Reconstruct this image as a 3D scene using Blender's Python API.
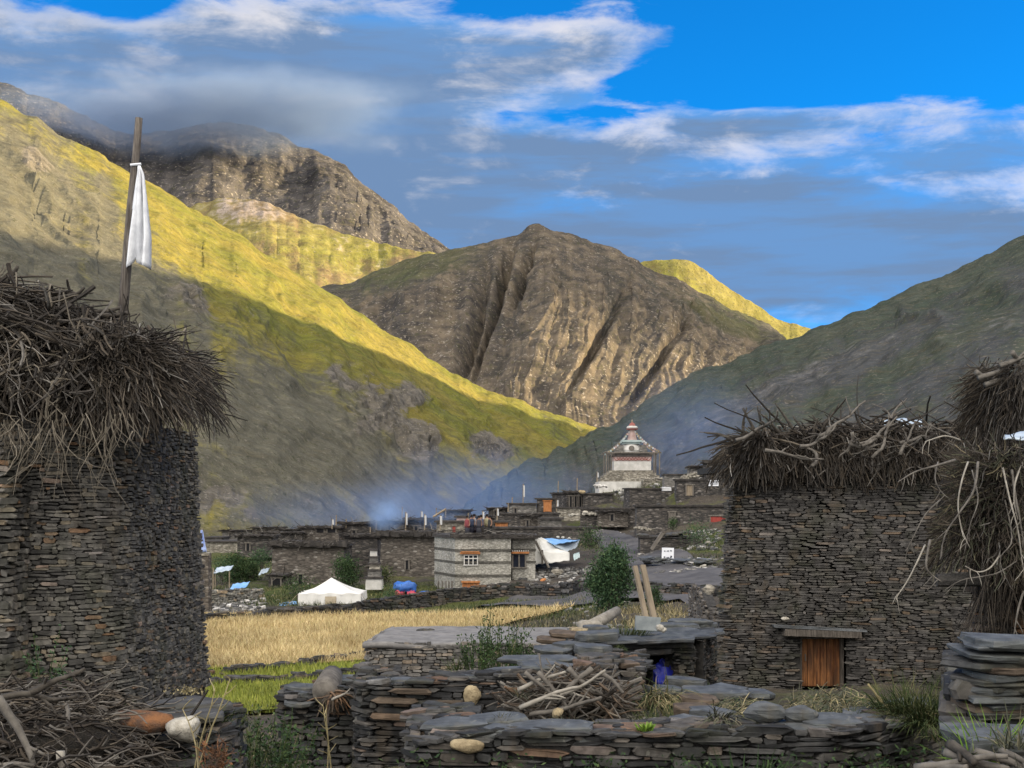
import bpy, math, random
import numpy as np
from mathutils import Vector, Matrix
for _o in list(bpy.data.objects):
    bpy.data.objects.remove(_o)
SC = bpy.context.scene
COL = SC.collection
R = math.radians
FOC, HZ = 1400.0, 500.0            # focal length in pixels of a 1024 wide frame, row of the horizon

# ------------------------------------------------------------------ camera, sun, sky, exposure
_cam = bpy.data.cameras.new('camera')
_cam.sensor_width = 36.0
_cam.lens = 36.0 * FOC / 1024.0
_cam.shift_y = (HZ - 384.0) / 1024.0
_cam.clip_start, _cam.clip_end = 0.1, 60000.0
camera = bpy.data.objects.new('camera', _cam)
COL.objects.link(camera)
camera.location = (0, 0, 0)
camera.rotation_euler = (R(90), 0, 0)
SC.camera = camera

SUN_EL, SUN_AZ = 10.5, 90.0         # azimuth measured from the view direction (+y) towards +x
SUN_STRENGTH, SKY_STRENGTH, EXPOSURE = 4.4, 0.068, 1.85
sdir = Vector((math.sin(R(SUN_AZ)) * math.cos(R(SUN_EL)), math.cos(R(SUN_AZ)) * math.cos(R(SUN_EL)), math.sin(R(SUN_EL))))
_sun = bpy.data.lights.new('sun', 'SUN')
_sun.energy, _sun.angle, _sun.color = SUN_STRENGTH, R(0.9), (1.0, 0.80, 0.48)
sun = bpy.data.objects.new('sun', _sun)
COL.objects.link(sun)
sun.rotation_euler = sdir.to_track_quat('Z', 'Y').to_euler()

SC.view_settings.view_transform = 'Standard'
SC.view_settings.look = 'None'
SC.view_settings.exposure = EXPOSURE
SC.view_settings.gamma = 1.0
SC.cycles.max_bounces = 6
SC.cycles.diffuse_bounces = 3
SC.cycles.transparent_max_bounces = 16
SC.cycles.volume_bounces = 1
SC.cycles.volume_max_steps = 96


class E:
    """a float socket of a node tree with arithmetic"""
    def __init__(s, nt, k): s.nt, s.k = nt, k
    def _m(s, op, *a, clamp=False):
        n = s.nt.nodes.new('ShaderNodeMath'); n.operation = op; n.use_clamp = clamp
        for i, v in enumerate((s,) + a):
            if isinstance(v, E): s.nt.links.new(v.k, n.inputs[i])
            else: n.inputs[i].default_value = v
        return E(s.nt, n.outputs[0])
    def __add__(s, o): return s._m('ADD', o)
    __radd__ = __add__
    def __sub__(s, o): return s._m('SUBTRACT', o)
    def __rsub__(s, o): return (s * -1.0) + o
    def __mul__(s, o): return s._m('MULTIPLY', o)
    __rmul__ = __mul__
    def __truediv__(s, o): return s._m('DIVIDE', o)
    def mx(s, o): return s._m('MAXIMUM', o)
    def mn(s, o): return s._m('MINIMUM', o)
    def clamp(s): return s._m('ADD', 0.0, clamp=True)
    def exp(s): return s._m('EXPONENT')
    def sqrt(s): return s._m('SQRT')
    def pw(s, e): return s._m('POWER', e)
    def atan2(s, o): return s._m('ARCTAN2', o)
    def sm(s, a, b):
        n = s.nt.nodes.new('ShaderNodeMapRange'); n.interpolation_type = 'SMOOTHSTEP'
        s.nt.links.new(s.k, n.inputs[0]); n.inputs[1].default_value = a; n.inputs[2].default_value = b
        return E(s.nt, n.outputs[0])


def xyz(nt, x, y, z):
    n = nt.nodes.new('ShaderNodeCombineXYZ')
    for i, v in enumerate((x, y, z)):
        if isinstance(v, E): nt.links.new(v.k, n.inputs[i])
        else: n.inputs[i].default_value = v
    return n.outputs[0]


def sep(nt, sock):
    n = nt.nodes.new('ShaderNodeSeparateXYZ'); nt.links.new(sock, n.inputs[0])
    return [E(nt, o) for o in n.outputs]


def noise(nt, vec, scale=1.0, detail=4.0, rough=0.55, dist=0.0):
    n = nt.nodes.new('ShaderNodeTexNoise'); nt.links.new(vec, n.inputs['Vector'])
    n.inputs['Scale'].default_value = scale; n.inputs['Detail'].default_value = detail
    n.inputs['Roughness'].default_value = rough; n.inputs['Distortion'].default_value = dist
    return E(nt, n.outputs[0])


def mixc(nt, f, a, b, mode='MIX'):
    n = nt.nodes.new('ShaderNodeMix'); n.data_type = 'RGBA'; n.blend_type = mode
    for sock, v in ((n.inputs[0], f), (n.inputs[6], a), (n.inputs[7], b)):
        if isinstance(v, E): nt.links.new(v.k, sock)
        elif isinstance(v, bpy.types.NodeSocket): nt.links.new(v, sock)
        elif isinstance(v, tuple): sock.default_value = v if len(v) == 4 else v + (1,)
        else: sock.default_value = v
    return n.outputs[2]


def ramp(nt, f, stops, interp='LINEAR'):
    n = nt.nodes.new('ShaderNodeValToRGB'); n.color_ramp.interpolation = interp
    el = n.color_ramp.elements
    while len(el) < len(stops): el.new(0.5)
    for e, (p, c) in zip(el, stops):
        e.position = p; e.color = c + (1,)
    nt.links.new(f.k, n.inputs[0])
    return n.outputs[0]


def make_world():
    w = bpy.data.worlds.new('World'); SC.world = w; w.use_nodes = True
    nt = w.node_tree; nt.nodes.clear()
    out = nt.nodes.new('ShaderNodeOutputWorld')
    sky = nt.nodes.new('ShaderNodeTexSky'); sky.sky_type = 'NISHITA'; sky.sun_disc = False
    sky.sun_elevation = R(SUN_EL); sky.sun_rotation = R(SUN_AZ)
    sky.altitude = 4000; sky.air_density = 1.0; sky.dust_density = 0.3; sky.ozone_density = 2.0
    tc = nt.nodes.new('ShaderNodeTexCoord'); d = tc.outputs['Generated']
    x, y, z = sep(nt, d)
    h = (x * x + y * y).sqrt().mx(0.001)
    e = z / h                       # tangent of the elevation
    a = x.atan2(y)                  # azimuth from the view direction
    blue = mixc(nt, 1.0, sky.outputs[0], (0.04, 0.78, 1.32), 'MULTIPLY')
    # stretched cloud layers: noise in a flattened direction space
    vec = xyz(nt, x * 1.0, y * 1.0, z * 3.4)
    wv = noise(nt, xyz(nt, x + 3.1, y - 1.7, z * 3.0), 5.0, 3.0)
    n1 = noise(nt, xyz(nt, x + wv * 0.06, y, z * 3.6 + wv * 0.12), 6.6, 9.0, 0.60, 0.25)
    n2 = noise(nt, xyz(nt, x + 7.0, y + wv * 0.05, z * 2.4), 13.0, 8.0, 0.62, 0.3)
    def blob(a0, sa, e0, se, k):
        da = (a - a0) / sa; de = (e - e0) / se
        return ((da * da + de * de) * -1.0).exp() * k
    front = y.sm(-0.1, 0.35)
    bias = (blob(-0.30, 0.22, 0.265, 0.080, 0.58) + blob(-0.13, 0.11, 0.240, 0.090, 0.52) + blob(0.02, 0.13, 0.325, 0.022, 0.30)
            + blob(0.08, 0.18, 0.185, 0.055, 0.36) + blob(0.36, 0.22, 0.195, 0.04, 0.36) + blob(0.20, 0.15, 0.262, 0.016, 0.34) + blob(0.34, 0.12, 0.235, 0.014, 0.2) + blob(0.05, 0.10, 0.245, 0.012, 0.22)
            + blob(0.26, 0.20, 0.15, 0.035, 0.24) + blob(-0.03, 0.05, 0.31, 0.03, 0.2)
            - blob(0.30, 0.16, 0.335, 0.06, 0.24) - blob(0.03, 0.05, 0.272, 0.012, 0.16) - blob(0.02, 0.4, 0.41, 0.05, 0.12)
            - blob(-0.27, 0.03, 0.345, 0.02, 0.25))
    behind = (1.0 - front) * 0.42  # extra bright cloud added behind the viewer to fill the shade
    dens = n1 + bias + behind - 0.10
    cover = dens.sm(0.50, 0.63)
    thick = dens.sm(0.56, 0.86)
    n3 = noise(nt, xyz(nt, x + 2.0 + wv * 0.05, y, z * 9.0), 6.0, 5.0, 0.6)
    lit = (n2 * 1.2 + (e - 0.2) * 1.0 - thick * 0.25 + (n3 - 0.5) * 0.5).sm(0.42, 0.86)
    lit = lit * (1.0 - blob(-0.2, 0.16, 0.245, 0.04, 0.75)) * (1.0 - blob(-0.30, 0.12, 0.32, 0.05, 0.45)) * (1.0 - blob(0.2, 0.3, 0.13, 0.045, 0.5))
    dark = mixc(nt, (thick * 0.6 + n3.sm(0.35, 0.65) * 0.5 + blob(-0.22, 0.22, 0.25, 0.10, 0.35)).clamp(), (0.038, 0.112, 0.245), (0.048, 0.080, 0.138))
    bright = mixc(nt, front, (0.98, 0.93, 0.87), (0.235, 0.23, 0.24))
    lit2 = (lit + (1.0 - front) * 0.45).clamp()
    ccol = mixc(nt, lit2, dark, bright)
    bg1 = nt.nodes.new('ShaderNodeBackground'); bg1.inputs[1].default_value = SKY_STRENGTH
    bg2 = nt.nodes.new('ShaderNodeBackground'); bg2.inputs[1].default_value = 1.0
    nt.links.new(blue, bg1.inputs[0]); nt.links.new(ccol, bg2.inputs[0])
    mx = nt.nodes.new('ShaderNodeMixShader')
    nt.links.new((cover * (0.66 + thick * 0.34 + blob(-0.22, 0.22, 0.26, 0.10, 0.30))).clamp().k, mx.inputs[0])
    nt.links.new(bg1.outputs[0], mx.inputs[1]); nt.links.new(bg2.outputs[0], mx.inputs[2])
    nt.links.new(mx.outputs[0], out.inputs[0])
make_world()


# ------------------------------------------------------------------ helpers
def W(px, py, Y):
    return Vector(((px - 512.0) * Y / FOC, Y, (HZ - py) * Y / FOC))


def X(px, Y): return (px - 512.0) * Y / FOC
def Z(py, Y): return (HZ - py) * Y / FOC


def tag(o, label=None, cat=None, group=None, kind=None):
    if label: o['label'] = label
    if cat: o['category'] = cat
    if group: o['group'] = group
    if kind: o['kind'] = kind
    return o


class MB:
    def __init__(s): s.v, s.f, s.m = [], [], []
    def add(s, vs, fs, mi=0):
        b = len(s.v); s.v.extend(tuple(p) for p in vs)
        s.f.extend(tuple(i + b for i in f) for f in fs); s.m.extend([mi] * len(fs)); return b
    def box(s, c, size, rot=0.0, jit=0.0, tilt=(0, 0), mi=0, rng=random):
        hx, hy, hz = size[0] / 2, size[1] / 2, size[2] / 2
        M = Matrix.Rotation(rot, 3, 'Z') @ Matrix.Rotation(tilt[0], 3, 'X') @ Matrix.Rotation(tilt[1], 3, 'Y')
        vs = []
        for dz in (-1, 1):
            for dx, dy in ((-1, -1), (1, -1), (1, 1), (-1, 1)):
                p = Vector((dx * hx, dy * hy, dz * hz))
                if jit: p += Vector((rng.uniform(-jit, jit), rng.uniform(-jit, jit), rng.uniform(-jit, jit) * .5))
                vs.append(M @ p + Vector(c))
        s.add(vs, [(3, 2, 1, 0), (4, 5, 6, 7), (0, 1, 5, 4), (1, 2, 6, 5), (2, 3, 7, 6), (3, 0, 4, 7)], mi)
    def tube(s, pts, rad, sides=5, cap=True, mi=0):
        pts = [Vector(p) for p in pts]; n = len(pts)
        if not hasattr(rad, '__len__'): rad = [rad] * n
        vs, fs = [], []
        t = (pts[1] - pts[0]).normalized()
        up = Vector((0, 0, 1)) if abs(t.z) < .9 else Vector((1, 0, 0))
        a = t.cross(up).normalized()
        for i, p in enumerate(pts):
            t = (pts[min(i + 1, n - 1)] - pts[max(i - 1, 0)]).normalized()
            a = (a - t * a.dot(t))
            a = a.normalized() if a.length > 1e-6 else t.orthogonal().normalized()
            b = t.cross(a)
            for k in range(sides):
                w = 2 * math.pi * k / sides
                vs.append(p + (a * math.cos(w) + b * math.sin(w)) * rad[i])
        for i in range(n - 1):
            for k in range(sides):
                k2 = (k + 1) % sides
                fs.append((i * sides + k, i * sides + k2, (i + 1) * sides + k2, (i + 1) * sides + k))
        if cap:
            fs.append(tuple(range(sides))[::-1]); fs.append(tuple((n - 1) * sides + k for k in range(sides)))
        s.add(vs, fs, mi)
    def stick(s, p, d, L, r0, r1, bend=0.0, wig=0.1, sides=4, segs=4, rng=random, mi=0):
        p = Vector(p); d = Vector(d).normalized(); pts = [p.copy()]; rad = [r0]
        for i in range(segs):
            d = (d + Vector((rng.uniform(-wig, wig), rng.uniform(-wig, wig), rng.uniform(-wig, wig) - bend))).normalized()
            p = p + d * (L / segs); pts.append(p.copy()); rad.append(r0 + (r1 - r0) * (i + 1) / segs)
        s.tube(pts, rad, sides, True, mi)
        return pts
    def blade(s, p, d, L, w, bend=0.2, segs=3, rng=random, mi=0):
        p = Vector(p); d = Vector(d).normalized()
        side = Vector((d.y + rng.uniform(-.5, .5), -d.x + rng.uniform(-.5, .5), rng.uniform(-.2, .2)))
        if side.length < 1e-3: side = Vector((1, 0, 0))
        side.normalize(); hz = Vector((rng.uniform(-1, 1), rng.uniform(-1, 1), 0))
        vs = []
        for i in range(segs + 1):
            k = 1 - i / segs
            ww = w * (k ** .7) * .5
            vs += [p - side * ww, p + side * ww] if i < segs else [p]
            d = (d + Vector((hz.x * bend * .4, hz.y * bend * .4, -bend))).normalized()
            p = p + d * (L / segs)
        fs = [(2 * i, 2 * i + 1, 2 * i + 3, 2 * i + 2) for i in range(segs - 1)] + [(2 * segs - 2, 2 * segs - 1, 2 * segs)]
        s.add(vs, fs, mi)
    def leaf(s, p, L, w, rng=random, mi=0, up=0.0):
        d = Vector((rng.gauss(0, 1), rng.gauss(0, 1), rng.gauss(0, 1) + up)).normalized()
        b = d.cross(Vector((rng.gauss(0, 1), rng.gauss(0, 1), rng.gauss(0, 1)))).normalized() * w * .5
        p = Vector(p)
        s.add([p, p + d * L * .5 + b, p + d * L, p + d * L * .5 - b], [(0, 1, 2, 3)], mi)
    def stone(s, c, ax, ou, L, D, Hh, rng=random, mi=0, rough=.22, back=.06):
        """an irregular flat stone: c centre of the outer wall line, ax along the wall, ou outward"""
        c = Vector(c); up = Vector((0, 0, 1)); u = rng.uniform
        hex_ = [(-1, u(-.3, .3)), (-u(.62, .95), 1), (u(.62, .95), u(.7, 1)), (1, u(-.3, .3)), (u(.6, .95), -1), (-u(.6, .95), -u(.7, 1))]
        vs = []
        sh = u(-.12, .12)
        for k, (dd, sc) in enumerate(((-back, 1.0), (D * u(.55, .85), 1.0), (D, u(.84, .96)))):
            for (q, h) in hex_:
                vs.append(c + ax * (q * L * .5 * sc) + up * (h * Hh * .5 * sc + (q * sh * Hh)) + ou * (dd + (u(-1, 1) * rough * D * .6 if k else 0)))
        fs = []
        for r in range(2):
            for k in range(6):
                k2 = (k + 1) % 6
                fs.append((r * 6 + k, (r + 1) * 6 + k, (r + 1) * 6 + k2, r * 6 + k2))
        fs.append((12, 17, 16, 15, 14, 13))
        s.add(vs, fs, mi)
    def slab(s, c, size, rot=0.0, tilt=(0, 0), n=9, rng=random, mi=0):
        """a flat irregular flagstone"""
        M = Matrix.Rotation(rot, 3, 'Z') @ Matrix.Rotation(tilt[0], 3, 'X') @ Matrix.Rotation(tilt[1], 3, 'Y')
        ang = sorted((k + rng.uniform(-.32, .32)) * 2 * math.pi / n for k in range(n))
        rr = [rng.uniform(.78, 1.08) for _ in ang]
        vs = []
        for (zz, sc) in ((-.5, .93), (-.2, 1.0), (.34, 1.0), (.5, .95)):
            for a, r in zip(ang, rr):
                ca, sa = math.cos(a), math.sin(a)
                q = 1.0 / max(abs(ca), abs(sa)) ** .85
                k = r * q * sc * rng.uniform(.95, 1.05)
                vs.append(M @ Vector((ca * k * size[0] / 2, sa * k * size[1] / 2, (zz + rng.uniform(-.08, .08)) * size[2])) + Vector(c))
        fs = [tuple(range(n))[::-1]]
        for l in range(3):
            for k in range(n):
                k2 = (k + 1) % n
                fs.append((l * n + k, l * n + k2, (l + 1) * n + k2, (l + 1) * n + k))
        fs.append(tuple(3 * n + k for k in range(n)))
        s.add(vs, fs, mi)
    def rock(s, c, size, rng=random, mi=0, rough=.18, nu=14, nv=9, rot=0.0):
        """a boulder: a ball roughened by noise and cut by a few flat faces"""
        M = Matrix.Rotation(rot, 3, 'Z')
        nu, nv = max(nu, 12), max(nv, 8)
        U, V = np.meshgrid(np.arange(nu) / nu * 2 * np.pi, np.linspace(0, np.pi, nv + 1))
        D = np.stack([np.sin(V) * np.cos(U), np.sin(V) * np.sin(U), np.cos(V)], -1).reshape(-1, 3)
        o = rng.uniform(0, 50)
        if rough > 0:
            r = 1 + rough * (fbm(D[:, 0] * 1.3 + o, D[:, 1] * 1.3, D[:, 2] * 1.3, o=4) * 1.1)
            for k in range(int(4 + rough * 14)):
                n = np.array([rng.gauss(0, 1), rng.gauss(0, 1), rng.gauss(0, 1)]); n /= np.linalg.norm(n)
                h = rng.uniform(1.0 - rough * 1.6, 1.02); dn = D @ n
                r = np.minimum(r, np.where(dn > .2, h / np.maximum(dn, .2), 9))
        else: r = np.ones(len(D))
        vs = [M @ Vector((p[0] * size[0] / 2, p[1] * size[1] / 2, p[2] * size[2] / 2)) + Vector(c) for p in D * r[:, None]]
        fs = []
        for i in range(nv):
            for k in range(nu):
                k2 = (k + 1) % nu
                fs.append((i * nu + k, (i + 1) * nu + k, (i + 1) * nu + k2, i * nu + k2))
        s.add(vs, fs, mi)
    def build(s, name, mat, parent=None, smooth=False, loc=None):
        me = bpy.data.meshes.new(name)
        vs = s.v
        if parent is not None and loc is None: loc = parent.location
        if loc is not None:
            lx, ly, lz = loc
            vs = [(p[0] - lx, p[1] - ly, p[2] - lz) for p in vs]
        me.from_pydata(vs, [], s.f); me.update()
        for m in (mat if isinstance(mat, (list, tuple)) else [mat]): me.materials.append(m)
        if any(s.m): me.polygons.foreach_set('material_index', s.m)
        if smooth: me.polygons.foreach_set('use_smooth', [True] * len(me.polygons))
        o = bpy.data.objects.new(name, me); COL.objects.link(o)
        if parent is not None: o.parent = parent
        elif loc is not None: o.location = loc
        return o


def empty(name, loc, label=None, cat=None, group=None):
    o = bpy.data.objects.new(name, None); COL.objects.link(o); o.location = loc; o.empty_display_size = .2
    return tag(o, label, cat, group)


def copy_tree(o, parent=None):
    c = o.copy(); COL.objects.link(c)
    if parent is not None: c.parent = parent
    for ch in list(o.children): copy_tree(ch, c)
    return c


# numpy value noise
def _hash(ix, iy, iz):
    h = (ix * 374761393 + iy * 668265263 + iz * 2147483647 * 31 + 1442695041) & 0xFFFFFFFF
    h = ((h ^ (h >> 13)) * 1274126177) & 0xFFFFFFFF
    h = ((h ^ (h >> 16)) * 2246822519) & 0xFFFFFFFF
    return ((h ^ (h >> 15)) & 0xFFFFFF) / float(0xFFFFFF)


def vnoise(x, y, z=0.0):
    x, y, z = np.broadcast_arrays(np.asarray(x, float), np.asarray(y, float), np.asarray(z, float))
    ix, iy, iz = np.floor(x).astype(np.int64), np.floor(y).astype(np.int64), np.floor(z).astype(np.int64)
    fx, fy, fz = x - ix, y - iy, z - iz
    fx, fy, fz = (t * t * t * (t * (t * 6 - 15) + 10) for t in (fx, fy, fz))
    r = 0
    for dx in (0, 1):
        for dy in (0, 1):
            for dz in (0, 1):
                w = (fx if dx else 1 - fx) * (fy if dy else 1 - fy) * (fz if dz else 1 - fz)
                r = r + w * _hash(ix + dx, iy + dy, iz + dz)
    return r * 2 - 1


def fbm(x, y, z=0.0, o=5, g=.5, l=2.03):
    r, a = 0, 1.0
    for k in range(o):
        r = r + a * vnoise(x + 17.3 * k, y - 9.1 * k, z + 5.7 * k); x, y, z = x * l, y * l, z * l; a *= g
    return r


def ridged(x, y, z=0.0, o=5, g=.5, l=2.07):
    r, a = 0, 1.0
    for k in range(o):
        r = r + a * (1 - 2 * np.abs(vnoise(x + 31.3 * k, y - 19.1 * k, z + 3.7 * k))); x, y, z = x * l, y * l, z * l; a *= g
    return r


def grid_mesh(name, P, mat, smooth=True, attrs=None, uv=None, flip=False):
    nv, nu = P.shape[:2]
    me = bpy.data.meshes.new(name)
    idx = np.arange(nu * nv).reshape(nv, nu)
    q = np.stack([idx[:-1, :-1], idx[:-1, 1:], idx[1:, 1:], idx[1:, :-1]], -1).reshape(-1, 4)
    if flip: q = q[:, ::-1]
    me.vertices.add(nu * nv); me.vertices.foreach_set('co', P.reshape(-1, 3).astype(np.float32).ravel())
    me.loops.add(q.size); me.loops.foreach_set('vertex_index', q.ravel().astype(np.int32))
    me.polygons.add(len(q)); me.polygons.foreach_set('loop_start', (np.arange(len(q)) * 4).astype(np.int32))
    me.update(calc_edges=True); me.validate()
    if smooth: me.polygons.foreach_set('use_smooth', [True] * len(me.polygons))
    for k, a in (attrs or {}).items():
        at = me.attributes.new(k, 'FLOAT', 'POINT'); at.data.foreach_set('value', a.astype(np.float32).ravel())
    if uv is not None:
        at = me.attributes.new('flow', 'FLOAT_VECTOR', 'POINT')
        at.data.foreach_set('vector', np.concatenate([uv, uv[..., :1] * 0], -1).astype(np.float32).ravel())
    me.materials.append(mat)
    o = bpy.data.objects.new(name, me); COL.objects.link(o)
    return o


def catmull(P, n):
    P = np.asarray(P, float); k = len(P)
    t = np.linspace(0, k - 1, n); i = np.minimum(t.astype(int), k - 2); f = (t - i)[:, None]
    p0, p1, p2, p3 = P[np.maximum(i - 1, 0)], P[i], P[i + 1], P[np.minimum(i + 2, k - 1)]
    return .5 * (2 * p1 + (p2 - p0) * f + (2 * p0 - 5 * p1 + 4 * p2 - p3) * f ** 2 + (3 * p1 - p0 - 3 * p2 + p3) * f ** 3)


# ------------------------------------------------------------------ materials
MATS = {}


def new_mat(name):
    m = bpy.data.materials.new(name); m.use_nodes = True
    nt = m.node_tree; b = nt.nodes['Principled BSDF']
    b.inputs['Specular IOR Level'].default_value = 0.25
    MATS[name] = m
    return m, nt, b


def obj_vec(nt):
    return nt.nodes.new('ShaderNodeTexCoord').outputs['Object']


def scaled(nt, vec, sx, sy, sz):
    n = nt.nodes.new('ShaderNodeMapping'); nt.links.new(vec, n.inputs[0]); n.inputs['Scale'].default_value = (sx, sy, sz)
    return n.outputs[0]


def bump(nt, b, h, strength=.5, dist=.02):
    n = nt.nodes.new('ShaderNodeBump'); nt.links.new(h.k, n.inputs['Height'])
    n.inputs['Strength'].default_value = strength; n.inputs['Distance'].default_value = dist
    nt.links.new(n.outputs[0], b.inputs['Normal'])


def island(nt):
    n = nt.nodes.new('ShaderNodeNewGeometry'); return E(nt, n.outputs['Random Per Island'])


def attr(nt, name):
    n = nt.nodes.new('ShaderNodeAttribute'); n.attribute_name = name; return n


def m_island(name, stops, rough=.85, nscale=8.0, namt=.5, bmp=.4, bdist=.01, interp='LINEAR', spec=.25, stretch=(1, 1, 1), stain=0.0):
    """each separate stone, stick or leaf takes its own colour from the ramp, mottled by noise"""
    m, nt, b = new_mat(name)
    v = scaled(nt, obj_vec(nt), *stretch)
    c = ramp(nt, island(nt), stops, interp)
    n = noise(nt, v, nscale, 5.0, .6)
    lo, hi = 1 - namt, 1 + namt
    c = mixc(nt, 1.0, c, mixc(nt, n.sm(.25, .75), (lo, lo, lo), (hi, hi, hi)), 'MULTIPLY')
    if stain:
        o2 = obj_vec(nt)
        s1, s2 = noise(nt, o2, 1.1, 6.0, .62), noise(nt, scaled(nt, o2, 1, 1, .4), 2.3, 5.0, .6)
        c = mixc(nt, s1.sm(.48, .66) * stain, c, (.045, .050, .022))          # moss and lichen
        c = mixc(nt, s2.sm(.54, .68) * stain, c, (.105, .080, .052))         # clay washed out of the joints
        c = mixc(nt, noise(nt, o2, 9.0, 3.0).sm(.66, .72) * stain, c, (.26, .25, .21))
    nt.links.new(c, b.inputs['Base Color']); b.inputs['Roughness'].default_value = rough
    b.inputs['Specular IOR Level'].default_value = spec
    if bmp: bump(nt, b, noise(nt, v, nscale * 2.5, 6.0, .65), bmp, bdist)
    return m


def m_plain(name, c1, c2, scale=3.0, rough=.8, bmp=.2, bdist=.01, stretch=(1, 1, 1), detail=5.0, spec=.25):
    m, nt, b = new_mat(name)
    v = scaled(nt, obj_vec(nt), *stretch)
    n = noise(nt, v, scale, detail, .6)
    nt.links.new(mixc(nt, n.sm(.3, .7), c1, c2), b.inputs['Base Color']); b.inputs['Roughness'].default_value = rough
    b.inputs['Specular IOR Level'].default_value = spec
    if bmp: bump(nt, b, noise(nt, v, scale * 3, 5.0, .6), bmp, bdist)
    return m


def m_farwall(name, stops, scale=3.2, band=2.6, mortar=.35, bdist=.05):
    """rubble masonry seen from far: stretched cells, each its own colour"""
    m, nt, b = new_mat(name)
    o = obj_vec(nt)
    nz = noise(nt, o, 1.3, 3.0)
    x, y, z = sep(nt, o)
    v = xyz(nt, x, y, z * band + nz * .25)
    vo = nt.nodes.new('ShaderNodeTexVoronoi'); vo.inputs['Scale'].default_value = scale; nt.links.new(v, vo.inputs['Vector'])
    r, g, bb = sep(nt, vo.outputs['Color'])
    c = ramp(nt, r, stops)
    dist = E(nt, vo.outputs['Distance'])
    c = mixc(nt, dist.sm(.35, .75) * mortar, c, (.015, .014, .013))
    c = mixc(nt, 1.0, c, mixc(nt, noise(nt, o, .5, 3.0).sm(.3, .7), (.75, .75, .75), (1.2, 1.2, 1.2)), 'MULTIPLY')
    nt.links.new(c, b.inputs['Base Color']); b.inputs['Roughness'].default_value = .9
    bump(nt, b, (1.0 - dist) * 1.0 + g * .6, .8, bdist)
    return m
def m_mountain(name, grass_a, grass_b, soil, rock_a, rock_b, gs=.012, flow=(40, 4), bdist=4.0, bs=.06, bstr=.6, fine=.09):
    m, nt, b = new_mat(name)
    o = obj_vec(nt)
    gA, rA = E(nt, attr(nt, 'grass').outputs['Fac']), E(nt, attr(nt, 'rock').outputs['Fac'])
    fl = scaled(nt, attr(nt, 'flow').outputs['Vector'], flow[0], flow[1], 1)
    ns = noise(nt, fl, 1.0, 5.0, .6, .4)
    nl = noise(nt, o, gs, 5.0, .58)
    nf = noise(nt, o, fine, 5.0, .68)
    grass = mixc(nt, nl.sm(.35, .65), grass_a, grass_b)
    g = (gA + (nl - .5) * 1.1 + (ns - .5) * .9 + (nf - .5) * .7).sm(.28, .68)
    c = mixc(nt, g, soil, grass)
    rock = mixc(nt, (ns * .5 + nf * .5).sm(.36, .62), rock_a, rock_b)
    rk = (rA + (nf - .5) * .9 + (ns - .5) * .7).sm(.38, .62)
    c = mixc(nt, rk, c, rock)
    c = mixc(nt, 1.0, c, mixc(nt, nf.sm(.25, .75), (.66, .66, .66), (1.3, 1.3, 1.3)), 'MULTIPLY')
    # scattered shrubs and boulders
    sp = noise(nt, o, fine * 4, 4.0, .65)
    c = mixc(nt, sp.sm(.575, .615) * .62, c, (.034, .036, .018))
    sp2 = noise(nt, o, fine * 6, 3.0, .6)
    c = mixc(nt, sp2.sm(.61, .64) * rA.mx(.35), c, (.23, .20, .165))
    x_, y_, z_ = sep(nt, o)
    ter = noise(nt, xyz(nt, x_ * .25, y_ * .25, z_ * 3.2), fine * 3, 3.0, .6)
    c = mixc(nt, ter.sm(.54, .62) * .30, c, (.10, .085, .055))
    nt.links.new(c, b.inputs['Base Color']); b.inputs['Roughness'].default_value = .95
    b.inputs['Specular IOR Level'].default_value = .05
    bump(nt, b, nf * .6 + noise(nt, o, bs, 6.0, .65) * 1.0 + ns * .4 * rA, bstr, bdist)
    return m


def ridge(name, crest, foot, nu, nv, relief, mat, prof=1.0, back=1.0, wob=0.0, attrs=None, nback=14, seed=0.0, crest_n=4):
    """a hillside from foot line to crest line with its far side; relief(s, v, P, L) displaces it along its normal"""
    C, Fo = catmull(crest, nu), catmull(foot, nu)
    L = np.concatenate([[0], np.cumsum(np.linalg.norm(np.diff(C[:, :2], axis=0), axis=1))])
    if wob:
        C[:, 2] += wob * fbm(L / (wob * 14), L * 0 + seed, o=6, g=.55)
    vf = np.linspace(0, 1, nv)
    rows = []
    for v in vf:
        P = Fo + (C - Fo) * v
        P[:, 2] = Fo[:, 2] + (C[:, 2] - Fo[:, 2]) * v ** prof
        rows.append(P)
    hz = (C - Fo)[:, :2]; hgt = (C - Fo)[:, 2]
    for k in range(1, nback + 1):
        q = k / nback * back
        P = C.copy(); P[:, :2] += hz * q; P[:, 2] = C[:, 2] - hgt * q * min(1, q * 3 + .2)
        rows.append(P)
    P = np.array(rows)
    V = np.concatenate([vf, 1 + np.arange(1, nback + 1) / nback])[:, None] * np.ones(nu)[None]
    S = np.linspace(0, 1, nu)[None] * np.ones(len(rows))[:, None]
    LL = L[None] * np.ones(len(rows))[:, None]
    du = np.gradient(P, axis=1); dv = np.gradient(P, axis=0)
    Nn = np.cross(du, dv); Nn /= np.linalg.norm(Nn, axis=2, keepdims=True) + 1e-9
    Nn *= np.sign(Nn[..., 2:3] + 1e-9)
    P = P + Nn * relief(S, V, P, LL)[..., None]
    A = attrs(S, V, P, LL)
    hill = np.linalg.norm(np.diff(P, axis=0, prepend=P[:1]), axis=2).cumsum(0)
    o = grid_mesh(name, P, mat, True, A, np.stack([LL / 1000.0, hill / 1000.0], -1))
    tag(o, kind='structure')
    return o


def pix(P):
    Y = np.maximum(P[..., 1], 1.0)
    return 512 + FOC * P[..., 0] / Y, HZ - FOC * P[..., 2] / Y


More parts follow.
